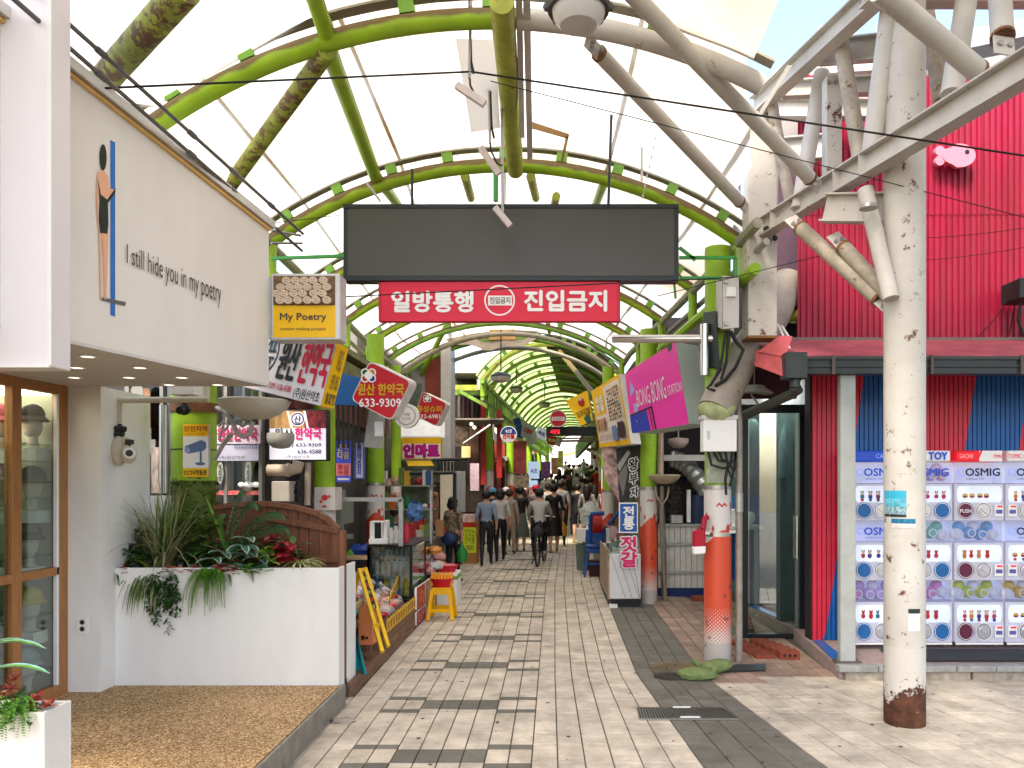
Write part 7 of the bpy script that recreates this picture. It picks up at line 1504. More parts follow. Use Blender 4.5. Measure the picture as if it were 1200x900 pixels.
for D in (8.2,8.45,8.7,8.95,9.2,9.45):
    for x in (-1.95,-2.12,-2.32,-2.52):
        k = rr.choice((0,1,3,3,0,2,4)); bag(V((x+rr.uniform(-.04,.04),D+rr.uniform(-.05,.05),trayz(x)-.02)), rr.uniform(.10,.145), BAGC[k], LAB[k]+' heaped on the first stall tray', 'bags of dried seafood on the first stall')
for D in (6.9,7.15,7.4,7.65,7.9):
    for x in (-2.45,-2.62,-2.78):
        k = rr.choice((0,1,5,3,4)); bag(V((x,D,.55+(x<-2.5)*.1+(x<-2.7)*.12)), rr.uniform(.08,.12), BAGC[k], LAB[k]+' on the rear step behind the fence post', 'bags of dried seafood on the rear step')
REDP = mat('red_plastic',(.55,.01,.025),.35,var=.05)
def bowl(p, r, m, label, fill=None, sx=1.25, h=.09, name='basin', group='red plastic basins'):
    t = thing(name, label, 'basin', p, group); b = B(); b.lathe([(r*.72,0),(r,h),(r*1.06,h),(r*1.06,h+.008),(r*.96,h),(r*.7,.012)],p,18,0,sx,1); b.build('bowl', m, t)
    if fill: b = B(); b.ball(p+V((0,0,h*.75)),(r*.85*sx,r*.85,h*.45),14,6,0,nz=.3); b.build('food', fill, t)
    return t
for i,(x,D,k) in enumerate(((-1.93,8.25,2),(-1.95,8.75,1),(-2.02,9.25,2),(-2.25,8.5,0))): bowl(V((x,D,trayz(x)+.03)),.11,REDP,('nearest','second','third','rear')[i]+' shallow red basin of dried fish on the stall tray',BAGC[k],h=.05)
# orange boxes, yellow easel board, teal cloth
for i,(y0_,y1_) in enumerate(((711,731),(731,756))):
    t = simple('orange_box',('upper','lower')[i]+' orange cardboard box at the front of the stall','box',lambda b:b.slab(quad(420,y0_,436.5,y1_,7.6),(0.02,.25,0)),mat('box_orange'+str(i),((.58,.19,.06),(.62,.20,.08))[i],.6,var=.08),'orange cardboard boxes',smooth=False,bevel=.004)
    if i: f = Face(quad(420,731,436.5,756,7.6),.004); f.rect(.2,.55,.45,.75,C(60,25,15)); f.rect(.5,.6,.7,.72,C(60,25,15)); f.done(t)
simple('box_leg','reddish wooden leg below the orange boxes','leg',lambda b:b.slab(quad(430,756,434.5,778,7.65),(0,.05,0)),DECKW,smooth=False)
t = thing('easel_board','yellow folding easel with dark menu board leaning at the stall front','easel',P(440,764,7.3)); YE = mat('easel_yellow',(.68,.40,.01),.4)
for a,c_,Da,Dc in (((421,667),(448,764),7.9,7.2),((428,666),(455,758),7.95,7.35),((421,668),(411,716),7.95,7.9)): b = B(); b.bar(P(*a,Da),P(*c_,Dc),.035,.03); b.build('leg', YE, t, smooth=False)
b = B(); b.slab([P(423.5,672,7.88),P(429,672,7.9),P(441,712,7.6),P(435,715,7.58)],(0,.015,0)); b.build('menu_board', BLACK, t, smooth=False)
b = B(); b.bar(P(437,735,7.4),P(445,731,7.4),.03,.03); b.bar(P(421,668,7.9),P(428.5,667,7.93),.035,.03); b.build('crossbar', YE, t, smooth=False)
b = B()
for k in range(5): b.disc(P(427.5+2.6*k,678+8.2*k,7.86-.06*k-.03),(.018,0,0),(0,0,.025),8,k%2)
b.build('menu_print', [C(180,190,90),C(210,80,60)], t, smooth=False, solid=False)
b = B(); N = 12; vs = []
for j in range(9):
    for i in range(N+1):
        u = i/N; v = j/8; xx = 406+(u*(6+18*v))+ (2 if v<.1 else 0); yy = 716+72*v+ 3*math.sin(u*9); vs.append(P(xx,yy,7.05+.05*math.sin(u*16+v*3)))
b.add(vs,[(j*(N+1)+i,j*(N+1)+i+1,(j+1)*(N+1)+i+1,(j+1)*(N+1)+i) for j in range(8) for i in range(N)]); b.tube([P(405,716,7.0),P(414,717,7.05),P(418,719,7.05)],.03,8)
tag(b.build('teal_cloth', mat('cloth_teal',(.005,.22,.24),.8,var=.15), solid=False, ang=80),'teal cloth draped over the near end of the stall','cloth')
simple('towel_rail','pale wooden rail under the teal cloth','rail',lambda b:b.bar(P(402,719,7.1),P(425,705,7.7),.035,.05),mat('rail_wood',(.36,.25,.14),.7),smooth=False)
# drinks fridge
t = thing('drinks_fridge','black framed glass drinks fridge full of bottles','fridge',(-2.05,10.1,0)); xa, xb, Da, Dc = -2.37, -1.80, 9.7, 10.75; g = gz(10)
zt_ = P(0,641,9.7).z; FR = mat('fridge_black',(.012,.013,.014),.35)
for a in ((xa,xa+.06,Da,Da+.05,g+.42,zt_),(xb-.035,xb,Da,Da+.04,g+.36,zt_),(xb-.035,xb,Dc-.04,Dc,g+.36,zt_),(xa,xb,Da,Dc,zt_,zt_+.03),(xa,xb,Da,Dc,g,g+.36),(xa,xa+.04,Da,Dc,g+.36,zt_)): b = B(); b.box(*a); b.build('frame', FR, t, smooth=False, bevel=.004)
b = B(); b.box(xa+.06,xb-.035,Da+.01,Da+.02,g+.36,zt_); b.build('front_pane', GLASS, t, smooth=False)
b = B(); b.box(xb-.018,xb-.008,Da+.04,Dc-.04,g+.36,zt_); b.build('side_pane', GLASS, t, smooth=False)
for z in (g+.40,g+.66,g+.9): b = B(); b.box(xa+.05,xb-.05,Da+.06,Dc-.06,z-.012,z); b.build('shelf', STEEL, t, smooth=False)
b = B(); b.box(xa+.05,xb-.05,Dc-.3,Dc-.28,g+.36,zt_-.02); b.build('back_panel', mat('fridge_back',(.4,.44,.44),.4,var=.3,emit=.15), t, smooth=False)
for row,(z,n_,m,lab,capm_) in enumerate(((g+.40,4,(C(90,150,190),C(210,190,60)),'bottle with a yellow or blue label on the bottom fridge shelf',WHITE),(g+.66,6,(C(215,205,200),C(215,205,200)),'white bottle with red cap on the middle fridge shelf',C(200,40,50)),(g+.9,7,(C(150,170,165),C(120,150,150)),'clear bottle on the top fridge shelf',C(220,220,225)))):
    for i in range(n_):
        x = xa+.10+(xb-xa-.2)*i/(n_-1); r_ = .032 if row else .042; h_ = (.24,.19,.15)[row]
        bt = thing('bottle', lab, 'bottle', (x,Da+.13,z), 'bottles on fridge shelf '+('bottom','middle','top')[row])
        b = B(); b.lathe([(r_,0),(r_,h_*.65),(r_*.5,h_*.8),(r_*.4,h_*.9)],(x,Da+.13,z),12); b.build('body', m[i%2], bt)
        b = B(); b.lathe([(r_*.48,h_*.9),(r_*.48,h_)],(x,Da+.13,z),10); b.build('cap', capm_, bt)
simple('white_appliance','small white dispenser with black front on the fridge','appliance',lambda b:(b.box(P(433,0,9.8).x,P(448,0,9.8).x,9.8,10.0,zt_+.10,P(0,611,9.8).z),b.box(P(449,0,9.8).x,P(453,0,9.8).x,9.8,10.0,zt_+.10,P(0,610,9.8).z)),WHITE,smooth=False,bevel=.008)
simple('appliance_front','black front of the white dispenser','panel',lambda b:b.slab(quad(439,612.5,446.5,631,9.79),(0,.008,0)),BLACK,smooth=False)
simple('white_carton','plain white carton under the dispenser on the fridge','box',lambda b:b.box(P(432,0,9.75).x,P(453.5,0,9.75).x,9.75,9.98,zt_+.031,P(0,631.5,9.75).z),WHITE,smooth=False,bevel=.006)
for i,(x,y,h_,c_) in enumerate(((458,622,.2,(235,230,225)),(463,618,.22,(240,235,230)),(468,624,.17,(235,200,60)),(474,617,.26,(225,60,90)),(470,630,.12,(190,150,110)))):
    simple('condiment_jar',('white jar left of the group','tall white jar','yellow topped jar','tall pink bottle','low tan box')[i]+' on top of the fridge','jar',lambda b:b.lathe([(.035,0),(.04,h_*.7),(.025,h_*.85),(.026,h_)],(P(x,0,9.9).x,9.9+.04*i,zt_+.031),12),C(*c_),'jars on the fridge')
# silver frame over stall
t = thing('stall_frame','silver tube frame standing over the stall beside the column','frame',P(430,640,9.5)); SIL = mat('frame_silver',(.42,.42,.42),.4,.5)
for a,c_ in (((393,585,9.6),(471,585.5,9.6)),((470,585,9.6),(470,640,9.6))): b = B(); b.bar(P(*a),P(*c_),.05,.05); b.build('tube', SIL, t, smooth=False)
b = B(); b.bar(P(505,574,11.2),P(505,637,11.2),.028,.028); b.build('tube', SIL, t, smooth=False)
simple('green_machine','grey green metal machine with steel legs behind the stall','machine',lambda b:(b.box(-3.0,-2.75,9.9,10.5,1.35,1.65),b.bar((-2.75,9.9,1.35),(-2.7,9.9,.1),.05,.05),b.bar((-3.0,9.9,1.2),(-2.6,9.9,1.2),.05,.06),b.box(-3.0,-2.8,9.95,10.3,1.66,1.8)),mat('machine_sage',(.20,.24,.20),.5,.3),smooth=False)
simple('blue_bundle','blue tarpaulin bundle on the shelf left of the fridge','bundle',lambda b:b.ball(P(423,648,10.0),(.16,.1,.1),12,8,nz=.6),C(25,75,170))
simple('green_packet','light green packet beside the blue bundle','packet',lambda b:b.slab([P(404,650,9.8),P(410,644,9.8),P(414,650,9.8),P(408,655,9.8)],(0,.05,0)),C(120,190,60),smooth=False)
simple('wood_shelf','pale plank shelf left of the fridge','shelf',lambda b:b.slab(quad(404,652,431,656,9.7),(0,.35,0)),mat('plank_pale',(.36,.25,.14),.7),smooth=False)
# counter posters beyond fridge
xe2 = lambda D: -1.74+.02*(D-10)
for i,(d0,d1,z0,z1,c_,c2) in enumerate(((9.72,10.25,.20,.50,(205,75,60),(235,170,120)),(9.72,10.25,-.0,.19,(190,40,70),(240,180,190)),(10.3,10.75,.05,.5,(225,170,110),(250,220,150)))):
    t = thing('counter_poster',('upper red orange','lower crimson','cream and orange')[i]+' picture panel on the side of the drinks fridge base','poster',(xe2(10),(d0+d1)/2,z0),'picture panels under the fridge')
    q = [V((xe2(d0),d0,z1+g)),V((xe2(d1),d1,z1+g)),V((xe2(d1),d1,z0+g+.02)),V((xe2(d0),d0,z0+g+.02))]; f = thick(q,V((-.03,0,0)),C(*c_),WHITE,t); rr2 = random.Random(i)
    for k in range(14): f.oval(rr2.uniform(.15,.85),rr2.uniform(.15,.85),.06,.07,C(*c2),0,7)
    f.done(t)
# yellow stool with red basin of corn dogs
def stool(p, label):
    t = thing('plastic_stool', label, 'stool', p); Y_ = mat('stool_yellow',(.80,.42,.005),.35); h_ = .43
    b = B(); b.box(p.x-.13,p.x+.13,p.y-.13,p.y+.13,p.z+h_-.03,p.z+h_); b.build('seat', Y_, t, smooth=False, bevel=.012)
    for sx in (-1,1):
        for sy in (-1,1): b = B(); b.bar((p.x+sx*.115,p.y+sy*.115,p.z+h_-.03),(p.x+sx*.165,p.y+sy*.165,p.z),.05,.05); b.build('leg', Y_, t, smooth=False, bevel=.006)
    for sy in (-1,1): b = B(); b.slab([V((p.x-.13,p.y+sy*.135,p.z+h_-.02)),V((p.x+.13,p.y+sy*.135,p.z+h_-.02)),V((p.x+.125,p.y+sy*.14,p.z+h_-.09)),V((p.x-.125,p.y+sy*.14,p.z+h_-.09))],(0,.012,0)); b.build('apron', Y_, t, smooth=False)
    for sy in (-1,1): b = B(); b.bar((p.x-.15,p.y+sy*.15,p.z+.13),(p.x+.15,p.y+sy*.15,p.z+.13),.03,.05); b.build('stretcher', Y_, t, smooth=False)
    return p.z+h_
sp_ = V((P(518,0,10.35).x,10.35,gz(10.3))); zs = stool(sp_, 'yellow plastic stool carrying a red basin at the lane edge')
JUICE = mat('juice_orange',(.72,.30,.02),.4,emit=.05)
bowl(sp_+V((0,0,.43)),.15,REDP,'red basin full of small orange bottles on the yellow stool',None,1.1,.11)
for i in range(7):
    for j in range(2): p = sp_+V((-.13+.043*i,-.05+.1*j,.45)); b = B(); b.lathe([(.018,0),(.02,.12),(.01,.15),(.01,.17)],p,8); tag(b.build('juice_bottle', JUICE), 'small orange juice bottle standing in the red basin on the stool', 'bottle', 'orange bottles in the stool basin')
t = thing('white_crate','tall white carton with green stripe behind the yellow stool','box',(P(522,0,11.3).x,11.4,gz(11))); xa,xb = P(505,0,11.2).x,P(535.5,0,11.2).x; zt2 = P(0,672,11.2).z
b = B(); b.box(xa,xb,11.2,11.7,gz(11)+.0,zt2); b.build('carton', WHITE, t, smooth=False, bevel=.006); b = B(); b.box(xa-.002,xb+.002,11.195,11.2,zt2-.09,zt2-.04); b.box(xb,xb+.003,11.2,11.7,zt2-.09,zt2-.04); b.build('stripe', C(120,200,50), t, smooth=False)
f = Face([V((xa,11.2,zt2-.12)),V((xb,11.2,zt2-.12)),V((xb,11.2,gz(11)+.03)),V((xa,11.2,gz(11)+.03))],.004); f.oval(.55,.4,.12,.1,C(150,150,150),.8); f.done(t)
bowl(V((P(522,0,11.4).x,11.4,zt2)),.16,REDP,'red basin of wrapped sweets on the white carton',mat('wrapped_pink',(.55,.12,.15),.3,var=.6,scale=30),1.2,.1)
bowl(V((P(491,0,11.0).x,11.0,.62)),.12,REDP,'red basin further left behind the fridge glass',BAGC[5],1.2,.1)
for i in range(34):
    x = rr.uniform(492,516); y = rr.uniform(640,668); k = rr.choice((5,5,0,1,3)); bag(P(x,y+6,rr.uniform(11.0,12.2)), rr.uniform(.06,.1), BAGC[k], LAB[k]+' piled beyond the drinks fridge', 'snack bags piled beyond the fridge', False)
simple('snack_rack','dark rack carrying the piled snack bags','rack',lambda b:(b.box(-2.3,-1.72,10.9,12.3,gz(11),.5),b.box(-2.3,-1.95,10.9,12.3,.5,.85)),mat('rack_dark',(.06,.05,.05),.6),smooth=False)
# rear counter with mixed goods
simple('long_counter','long grey counter running back from the drinks fridge','counter',lambda b:(b.box(-2.9,P(522,0,14.0).x,12.6,16,gz(14)+.82,gz(14)+.88),b.box(-2.9,P(520,0,14.0).x,12.7,16,gz(14),gz(14)+.8)),mat('counter_grey',(.15,.135,.12),.5,var=.3),smooth=False)
cols = [(235,235,230),(200,60,60),(235,190,70),(60,110,170),(190,140,90),(120,150,80),(240,240,245),(170,110,70),(90,60,50)]
for i in range(46):
    x = rr.uniform(466,519); D = rr.uniform(12.7,14.6); s = rr.uniform(.04,.10); h_ = rr.uniform(.08,.28); p = P(x,0,D); c_ = rr.choice(cols); zb = gz(14)+.88
    nm_ = {235:'white',200:'red',60:'blue',190:'tan',120:'green',240:'white',170:'brown',90:'dark brown'}[c_[0]] if c_ != (235,190,70) else 'yellow'
    if i % 3: simple('goods_carton',nm_+' carton among the mixed goods on the long counter','carton',lambda b:b.box(p.x-s,p.x+s,D-s,D+s,zb,zb+h_),C(*c_),'cartons on the long counter',smooth=False)
    else: simple('goods_jar',nm_+' jar among the mixed goods on the long counter','jar',lambda b:b.lathe([(s*.7,0),(s*.8,h_*.6),(s*.4,h_*.85),(s*.42,h_)],(p.x,D,zb),10),C(*c_),'jars on the long counter')
simple('blue_beach_ball','blue and white plastic bag bulging on the long counter','bag',lambda b:b.ball(P(487,601,13.0),(.12,.1,.17),16,10,nz=.7),photo('bag_blue_white',(.10,.25,.55),.9,9))
simple('wood_board_stand','upright brown wooden bottle stand on the counter end','stand',lambda b:(b.slab(quad(507,582,513,616,13.6),(0,.1,0)),b.ball(P(510,580,13.6),.06,8,6)),mat('stand_brown',(.25,.12,.06),.6,var=.3),smooth=False)
gsh = thing('goods_shelf','tall metal shelf crowded with goods behind the counter','shelf',(-3.0,12.9,gz(13)))
for z in (.55,.95,1.35,1.75): b = B(); b.box(-3.1,-2.05,12.95,13.35,gz(13)+z-.02,gz(13)+z); b.build('board', GALV, gsh, smooth=False)
for x in (-3.08,-2.07): b = B(); b.box(x-.015,x+.015,12.95,12.98,gz(13),gz(13)+2.0); b.build('upright', GALV, gsh, smooth=False)
for z in (.55,.95,1.35,1.75):
    x = -3.05
    while x < -2.1:
        w_ = rr.uniform(.05,.13); h_ = rr.uniform(.1,.3); c_ = rr.choice(cols+[(230,120,50),(60,140,90),(240,210,180)]); zb = gz(13)+z
        nm_ = {235:'white',200:'red',60:'blue',190:'tan',120:'green',240:'cream',170:'brown',90:'dark brown',230:'orange'}[c_[0]] if c_ not in ((235,190,70),(60,140,90)) else ('yellow' if c_[0] == 235 else 'dark green')
        simple('packet',nm_+' packet standing on the tall goods shelf','packet',(lambda b:b.box(x,x+w_-.01,12.97,13.1,zb,zb+h_)) if rr.random() < .6 else (lambda b:b.ball((x+w_/2,13.03,zb+h_*.4),(w_*.5,.06,h_*.42),9,6,nz=.4)),C(*c_),'packets on the tall goods shelf',smooth=False); x += w_
t = thing('cardboard_stand','brown cardboard stand with yellow green handwritten sheet','stand',P(549,657,16.6)); xa,xb = P(541,0,16.6).x,P(559,0,16.6).x; z0 = gz(16.6)
b = B(); b.box(xa,xb,16.6,17.1,z0,P(0,612,16.6).z); b.build('carton', mat('cardboard',(.38,.17,.06),.8,var=.15), t, smooth=False)
f = Face(quad(543,617,558,648,16.6),.004); f.rect(0,0,1,1,mat('sheet_yellow_green',(.62,.72,.03),.6)); f.rect(-.05,-.15,1.05,.03,C(220,50,40)); f.text('맛있는\n건어물\n9000', .1,.08,.9,.9, C(60,90,30),.0); f.done(t)
simple('white_sheet_stand','white and red printed cartons on top of the cardboard stand','carton',lambda b:b.box(xa,xb,16.65,17.0,P(0,612,16.6).z+.0,P(0,603,16.6).z),photo('carton_print',(.6,.45,.4),.6,20),smooth=False)
# ================================================================ PEOPLE
SKIN = mat('skin_tone', (.46,.26,.17), .55, var=.04); HAIR = mat('hair_black', (.012,.010,.009), .5, var=.3, scale=40); HAIRB = mat('hair_brown', (.05,.028,.018), .5, var=.3, scale=40); SHOE = mat('shoe_black',(.02,.02,.02),.5)
def person(px_, feet_, label, h=1.6, top=(60,60,60), legs=(30,30,35), facing=0, stride=.18, arm=.1, hair='short', skirt=None, shorts=False, shoes=(20,20,20), D=None, sleeves='short', cap=None, bagc=None, bagside=1, fine=True, dress=None, sit=False, base=None, group='shoppers walking in the lane', hatm=None, lean=0):
    if D is None: D = G(px_, feet_).y
    p0 = P(px_,0,D); p0.z = gz(D) if base is None else base
    s = h/1.65; rot = Matrix.Rotation(facing,3,'Z')
    W = lambda x, y, z: p0+rot @ V((x*s, y*s, z*s))
    t = thing('person', label, 'person', p0, group)
    J = {}; E = []; Rr = {}; mt = {}
    def j(n_, x, y, z, r, par=None, m=0): J[n_] = (x,y,z); Rr[n_] = r; mt[n_] = m; (E.append((par,n_)) if par else None)
    TOP, LEG, SKN, SHO = 0, 1, 2, 3
    L_ = LEG if not (shorts or skirt or dress) else SKN
    if not sit:
        j('pelvis',0,0,.92,.135,None,LEG if not dress else TOP); j('waist',0,0,1.06,.115,'pelvis',TOP); j('chest',0,.0+lean*.5,1.24,.14,'waist',TOP); j('upper',0,.0+lean*.7,1.34,.12,'chest',TOP); j('neck',0,.01+lean,1.42,.052,'upper',SKN); j('chin',0,-.01+lean,1.475,.058,'neck',SKN); j('head',0,.0+lean,1.545,.088,'chin',SKN); j('crown',0,.005+lean,1.60,.068,'head',SKN)
        for sd, nm_ in ((-1,'l'),(1,'r')):
            st = stride*sd
            j('hip'+nm_,.085*sd,0,.86,.095,'pelvis',LEG if not dress else TOP); j('knee'+nm_,.09*sd,st*.35-.02,.48,.062,'hip'+nm_,LEG if not (skirt or dress) else SKN); j('calf'+nm_,.09*sd,st*.65+.02,.33,.055,'knee'+nm_,L_); j('ankle'+nm_,.09*sd,st+.02,.09+max(-st,0)*.2,.036,'calf'+nm_,L_); j('heel'+nm_,.09*sd,st+.03,.045+max(-st,0)*.25,.036,'ankle'+nm_,SHO); j('toe'+nm_,.095*sd,st-.13,.03,.030,'heel'+nm_,SHO)
            sl_m = TOP if sleeves != 'none' else SKN; fm = TOP if sleeves == 'long' else SKN
            j('shoulder'+nm_,.155*sd,lean*.7,1.335,.062,'upper',TOP); j('elbow'+nm_,.215*sd,.02-arm*sd*.3+lean*.4,1.08,.042,'shoulder'+nm_,sl_m); j('fore'+nm_,.225*sd,-.06-arm*sd*.6,.95,.036,'elbow'+nm_,fm); j('wrist'+nm_,.225*sd,-.09-arm*sd,.86,.024,'fore'+nm_,SKN); j('palm'+nm_,.222*sd,-.10-arm*sd,.79,.030,'wrist'+nm_,SKN)
    else:
        j('pelvis',0,.0,.92,.14,None,LEG); j('waist',0,-.03,1.06,.12,'pelvis',TOP); j('chest',0,-.09,1.24,.145,'waist',TOP); j('upper',0,-.12,1.34,.12,'chest',TOP); j('neck',0,-.13,1.42,.052,'upper',SKN); j('chin',0,-.16,1.475,.058,'neck',SKN); j('head',0,-.15,1.545,.088,'chin',SKN); j('crown',0,-.14,1.60,.068,'head',SKN)
        for sd, nm_ in ((-1,'l'),(1,'r')):
            up_ = .12 if sd < 0 else 0
            j('hip'+nm_,.09*sd,-.03,.88,.105,'pelvis',LEG); j('knee'+nm_,.12*sd,-.36,.62+up_,.07,'hip'+nm_,LEG); j('calf'+nm_,.115*sd,-.28,.42+up_,.056,'knee'+nm_,LEG); j('ankle'+nm_,.11*sd,-.2,.22+up_,.038,'calf'+nm_,LEG); j('heel'+nm_,.11*sd,-.18,.18+up_,.038,'ankle'+nm_,SHO); j('toe'+nm_,.11*sd,-.33,.17+up_,.032,'heel'+nm_,SHO)
            j('shoulder'+nm_,.165*sd,-.12,1.335,.064,'upper',TOP); j('elbow'+nm_,.24*sd,-.28,1.13,.042,'shoulder'+nm_,TOP); j('fore'+nm_,.24*sd,-.42,1.08,.036,'elbow'+nm_,SKN); j('wrist'+nm_,.24*sd,-.52,1.05,.025,'fore'+nm_,SKN); j('palm'+nm_,.24*sd,-.58,1.05,.03,'wrist'+nm_,SKN)
    names = list(J); vs = [W(*J[n_])-p0 for n_ in names]; me = bpy.data.meshes.new('body'); me.from_pydata(vs, [(names.index(a),names.index(b_)) for a, b_ in E], [])
    o = bpy.data.objects.new('body', me); COL.objects.link(o)
    md = o.modifiers.new('skin','SKIN'); o.modifiers.new('sub','SUBSURF').levels = 2 if fine else 1
    sv = me.skin_vertices[0].data
    for i, n_ in enumerate(names):
        r = Rr[n_]*s; sv[i].radius = (r, r*(.72 if n_ in ('waist','chest','upper','pelvis') else 1)); sv[i].use_root = (i == 0)
    dg = bpy.context.evaluated_depsgraph_get(); dg.update(); me2 = bpy.data.meshes.new_from_object(o.evaluated_get(dg)); me2.name = 'body'
    bpy.data.objects.remove(o); o = bpy.data.objects.new('body', me2); COL.objects.link(o); o.parent = t
    me2.materials.clear(); MS = [C(*top), C(*legs), SKIN, C(*shoes)]
    for m_ in MS: me2.materials.append(m_)
    segs = [(vs[names.index(a)], vs[names.index(b_)], mt[b_], mt[a]) for a, b_ in E]
    for p_ in me2.polygons:
        c_ = p_.center; best = 9; mm = 0
        for a, b_, m_, m0 in segs:
            ab = b_-a; k = max(0, min(1, (c_-a).dot(ab)/ab.length_squared)); d = (a+ab*k-c_).length
            if d < best: best = d; mm = m_ if k > .35 else (m0 if m0 != m_ and k < .35 else m_)
        zr = c_.z/s
        if not sit and not dress and mm in (TOP,LEG) and abs((rot.inverted() @ c_).x) < .185*s: mm = (LEG if not (shorts and zr < .52) else SKN) if zr < .985 else TOP
        if skirt and zr < .9: mm = SKN if zr > .07 else SHO
        p_.material_index = mm; p_.use_smooth = True
    hx, hy, hz = J['head']
    if fine:                                       # face and fingers
        b = B(); b.ball(W(hx,hy-.092,hz-.01),(.012*s,.016*s,.02*s),6,4); b.ball(W(hx-.088,hy+.01,hz-.005),(.012*s,.02*s,.028*s),6,4); b.ball(W(hx+.088,hy+.01,hz-.005),(.012*s,.02*s,.028*s),6,4); b.build('nose_and_ears', SKIN, t)
        b = B()
        for e in (-1,1): b.ball(W(hx+.032*e,hy-.082,hz+.012),(.012*s,.008*s,.007*s),6,4)
        b.box(*sorted((W(hx-.025,0,0).x,W(hx+.025,0,0).x)),W(hx,hy-.083,0).y-.004,W(hx,hy-.083,0).y+.004,W(0,0,hz-.046).z,W(0,0,hz-.04).z); b.build('eyes_and_mouth', mat('face_dark',(.08,.03,.025),.6), t)
        for nm_, sd in (('l',-1),('r',1)):
            x,y,z = J['palm'+nm_]; b = B()
            for k_,ln in enumerate((.062,.072,.075,.066)): yy = y-.028+.019*k_; b.tube([W(x,yy,z-.02),W(x-.006*sd,yy-.006,z-.02-ln*.55),W(x-.02*sd,yy-.008,z-.02-ln)],[.0085*s,.008*s,.006*s],5)
            b.tube([W(x,y-.03,z+.02),W(x-.012*sd,y-.05,z-.01),W(x-.02*sd,y-.055,z-.035)],[.01*s,.009*s,.007*s],5); b.build('fingers', SKIN, t)
    hm = HAIR if hair != 'brown' else HAIRB
    if hatm:
        b = B(); b.ball(W(hx,hy+.005,hz+.035),(.105*s,.108*s,.085*s),12,7); b.lathe([(.1*s,0),(.15*s,-.02*s),(.15*s,-.03*s),(.09*s,-.01*s)],W(hx,hy-.02,hz+.035),14); b.build('hat', hatm, t)
        b = B(); b.ball(W(hx,hy+.03,hz-.03),(.088*s,.075*s,.08*s),10,6); b.build('hair', hm, t)
    else:
        b = B(); b.ball(W(hx,hy+.018,hz+.022),(.102*s,.105*s,.102*s),12,8,0,nz=.12)
        if hair == 'long': b.tube([W(hx,hy+.05,hz-.0),W(hx,hy+.085,hz-.14),W(hx,hy+.10,hz-.32)],[.10*s,.105*s,.05*s],10)
        if hair == 'bob': b.ball(W(hx,hy+.035,hz-.045),(.108*s,.09*s,.1*s),10,6)
        b.build('hair', hm, t)
    if skirt or dress:
        z0, z1, m_ = (.98,.38,C(*skirt)) if skirt else (1.02,.42,C(*dress)); b = B(); vs_ = []; N = 22
        for q_,(z,r) in enumerate(((z0,.13),(z0-.15,.165),((z0+z1)/2,.19),(z1,.23))):
            for k in range(N): a = 2*math.pi*k/N; rr_ = r*(1+.07*math.sin(k*math.pi)*q_/3 + (.06 if k % 2 else -.06)*q_/3); vs_.append(W(rr_*math.cos(a), rr_*.8*math.sin(a), z))
        b.add(vs_, [(r_*N+k, r_*N+(k+1)%N, (r_+1)*N+(k+1)%N, (r_+1)*N+k) for r_ in range(3) for k in range(N)]); b.build('skirt' if skirt else 'dress', m_, t, solid=False, ang=80)
    if bagc:
        x, y, z = J['palmr' if bagside > 0 else 'palml']; g = thing('bag', bagc[1], 'bag', W(x,y,z-.35))
        b = B(); b.tube([W(x,y,z-.01),W(x,y,z-.10),W(x,y,z-.2),W(x,y,z-.38)],[.012*s,.05*s,.11*s,.09*s],10); b.build('sack', C(*bagc[0]), g); b = B(); b.tube([W(x,y-.03,z-.12),W(x,y,z+.0),W(x,y+.03,z-.12)],.008,5); b.build('handle', C(*bagc[0]), g)
    return t, W
CAMO = mat('camouflage_cloth', (.16,.13,.08), .8, var=.9, scale=16)
t, W = person(531,682,'woman seen from behind in camouflage top and black trousers beside the left stalls',1.52,(70,60,45),(28,26,28),math.pi*.85,.05,.12,'bob',bagc=((40,150,70),'green plastic bag held by the woman in camouflage'),bagside=-1)
for p_ in t.children:
    if p_.name.startswith('body'): p_.data.materials[0] = CAMO
b = B(); c_ = W(.0,.15,.86); b.ball(c_,(.15,.07,.12),12,7,nz=.1); tag(b.build('waist_bag', C(35,60,100)),'dark blue pouch bag on the hip of the woman in camouflage','bag')
STR = mat('striped_blue', (.20,.26,.36), .8, var=.3, scale=10, stretch=(.5,.5,8))
t, W = person(570,663,'stocky man from behind in blue grey striped shirt and speckled dark trousers',1.58,(110,125,150),(38,38,44),math.pi,.14,.1)
for p_ in t.children:
    if p_.name.startswith('body'): p_.data.materials[0] = STR
person(586,658,'person in white top and black trousers beside the striped shirt man',1.6,(215,210,205),(18,18,22),math.pi*1.05,.16,.08,'bob')
person(597,650,'woman in beige outfit carrying a white shopping bag',1.56,(190,170,155),(190,165,145),math.pi*.95,.1,.08,'brown',bagc=((225,220,220),'white shopping bag held by the woman in beige'),bagside=1)
person(610,646,'woman in black top and pleated grey skirt',1.6,(30,30,34),(90,95,90),math.pi,.04,.06,'short',skirt=(105,112,105))
person(649,648,'tall person in black dress holding a mustard bag',1.68,(20,20,24),(20,20,24),math.pi*1.03,.12,.08,'short',dress=(20,20,24),bagc=((205,150,50),'mustard yellow bag held by the person in black dress'),bagside=-1,shoes=(170,130,60))
person(657,641,'man from behind in pale grey T-shirt',1.76,(175,170,165),(50,50,58),math.pi,.12,.08)
person(677,636,'person in black sleeveless top and shorts with white bag',1.66,(28,30,36),(28,30,36),math.pi,.08,.06,'short',shorts=True,shoes=(220,190,60),bagc=((215,215,220),'small white bag held by the person in black shorts'),bagside=-1)
person(688,641,'long haired woman in light beige top and trousers',1.66,(190,182,168),(165,155,135),math.pi*.97,.05,.06,'long',sleeves='long',shoes=(150,140,120))
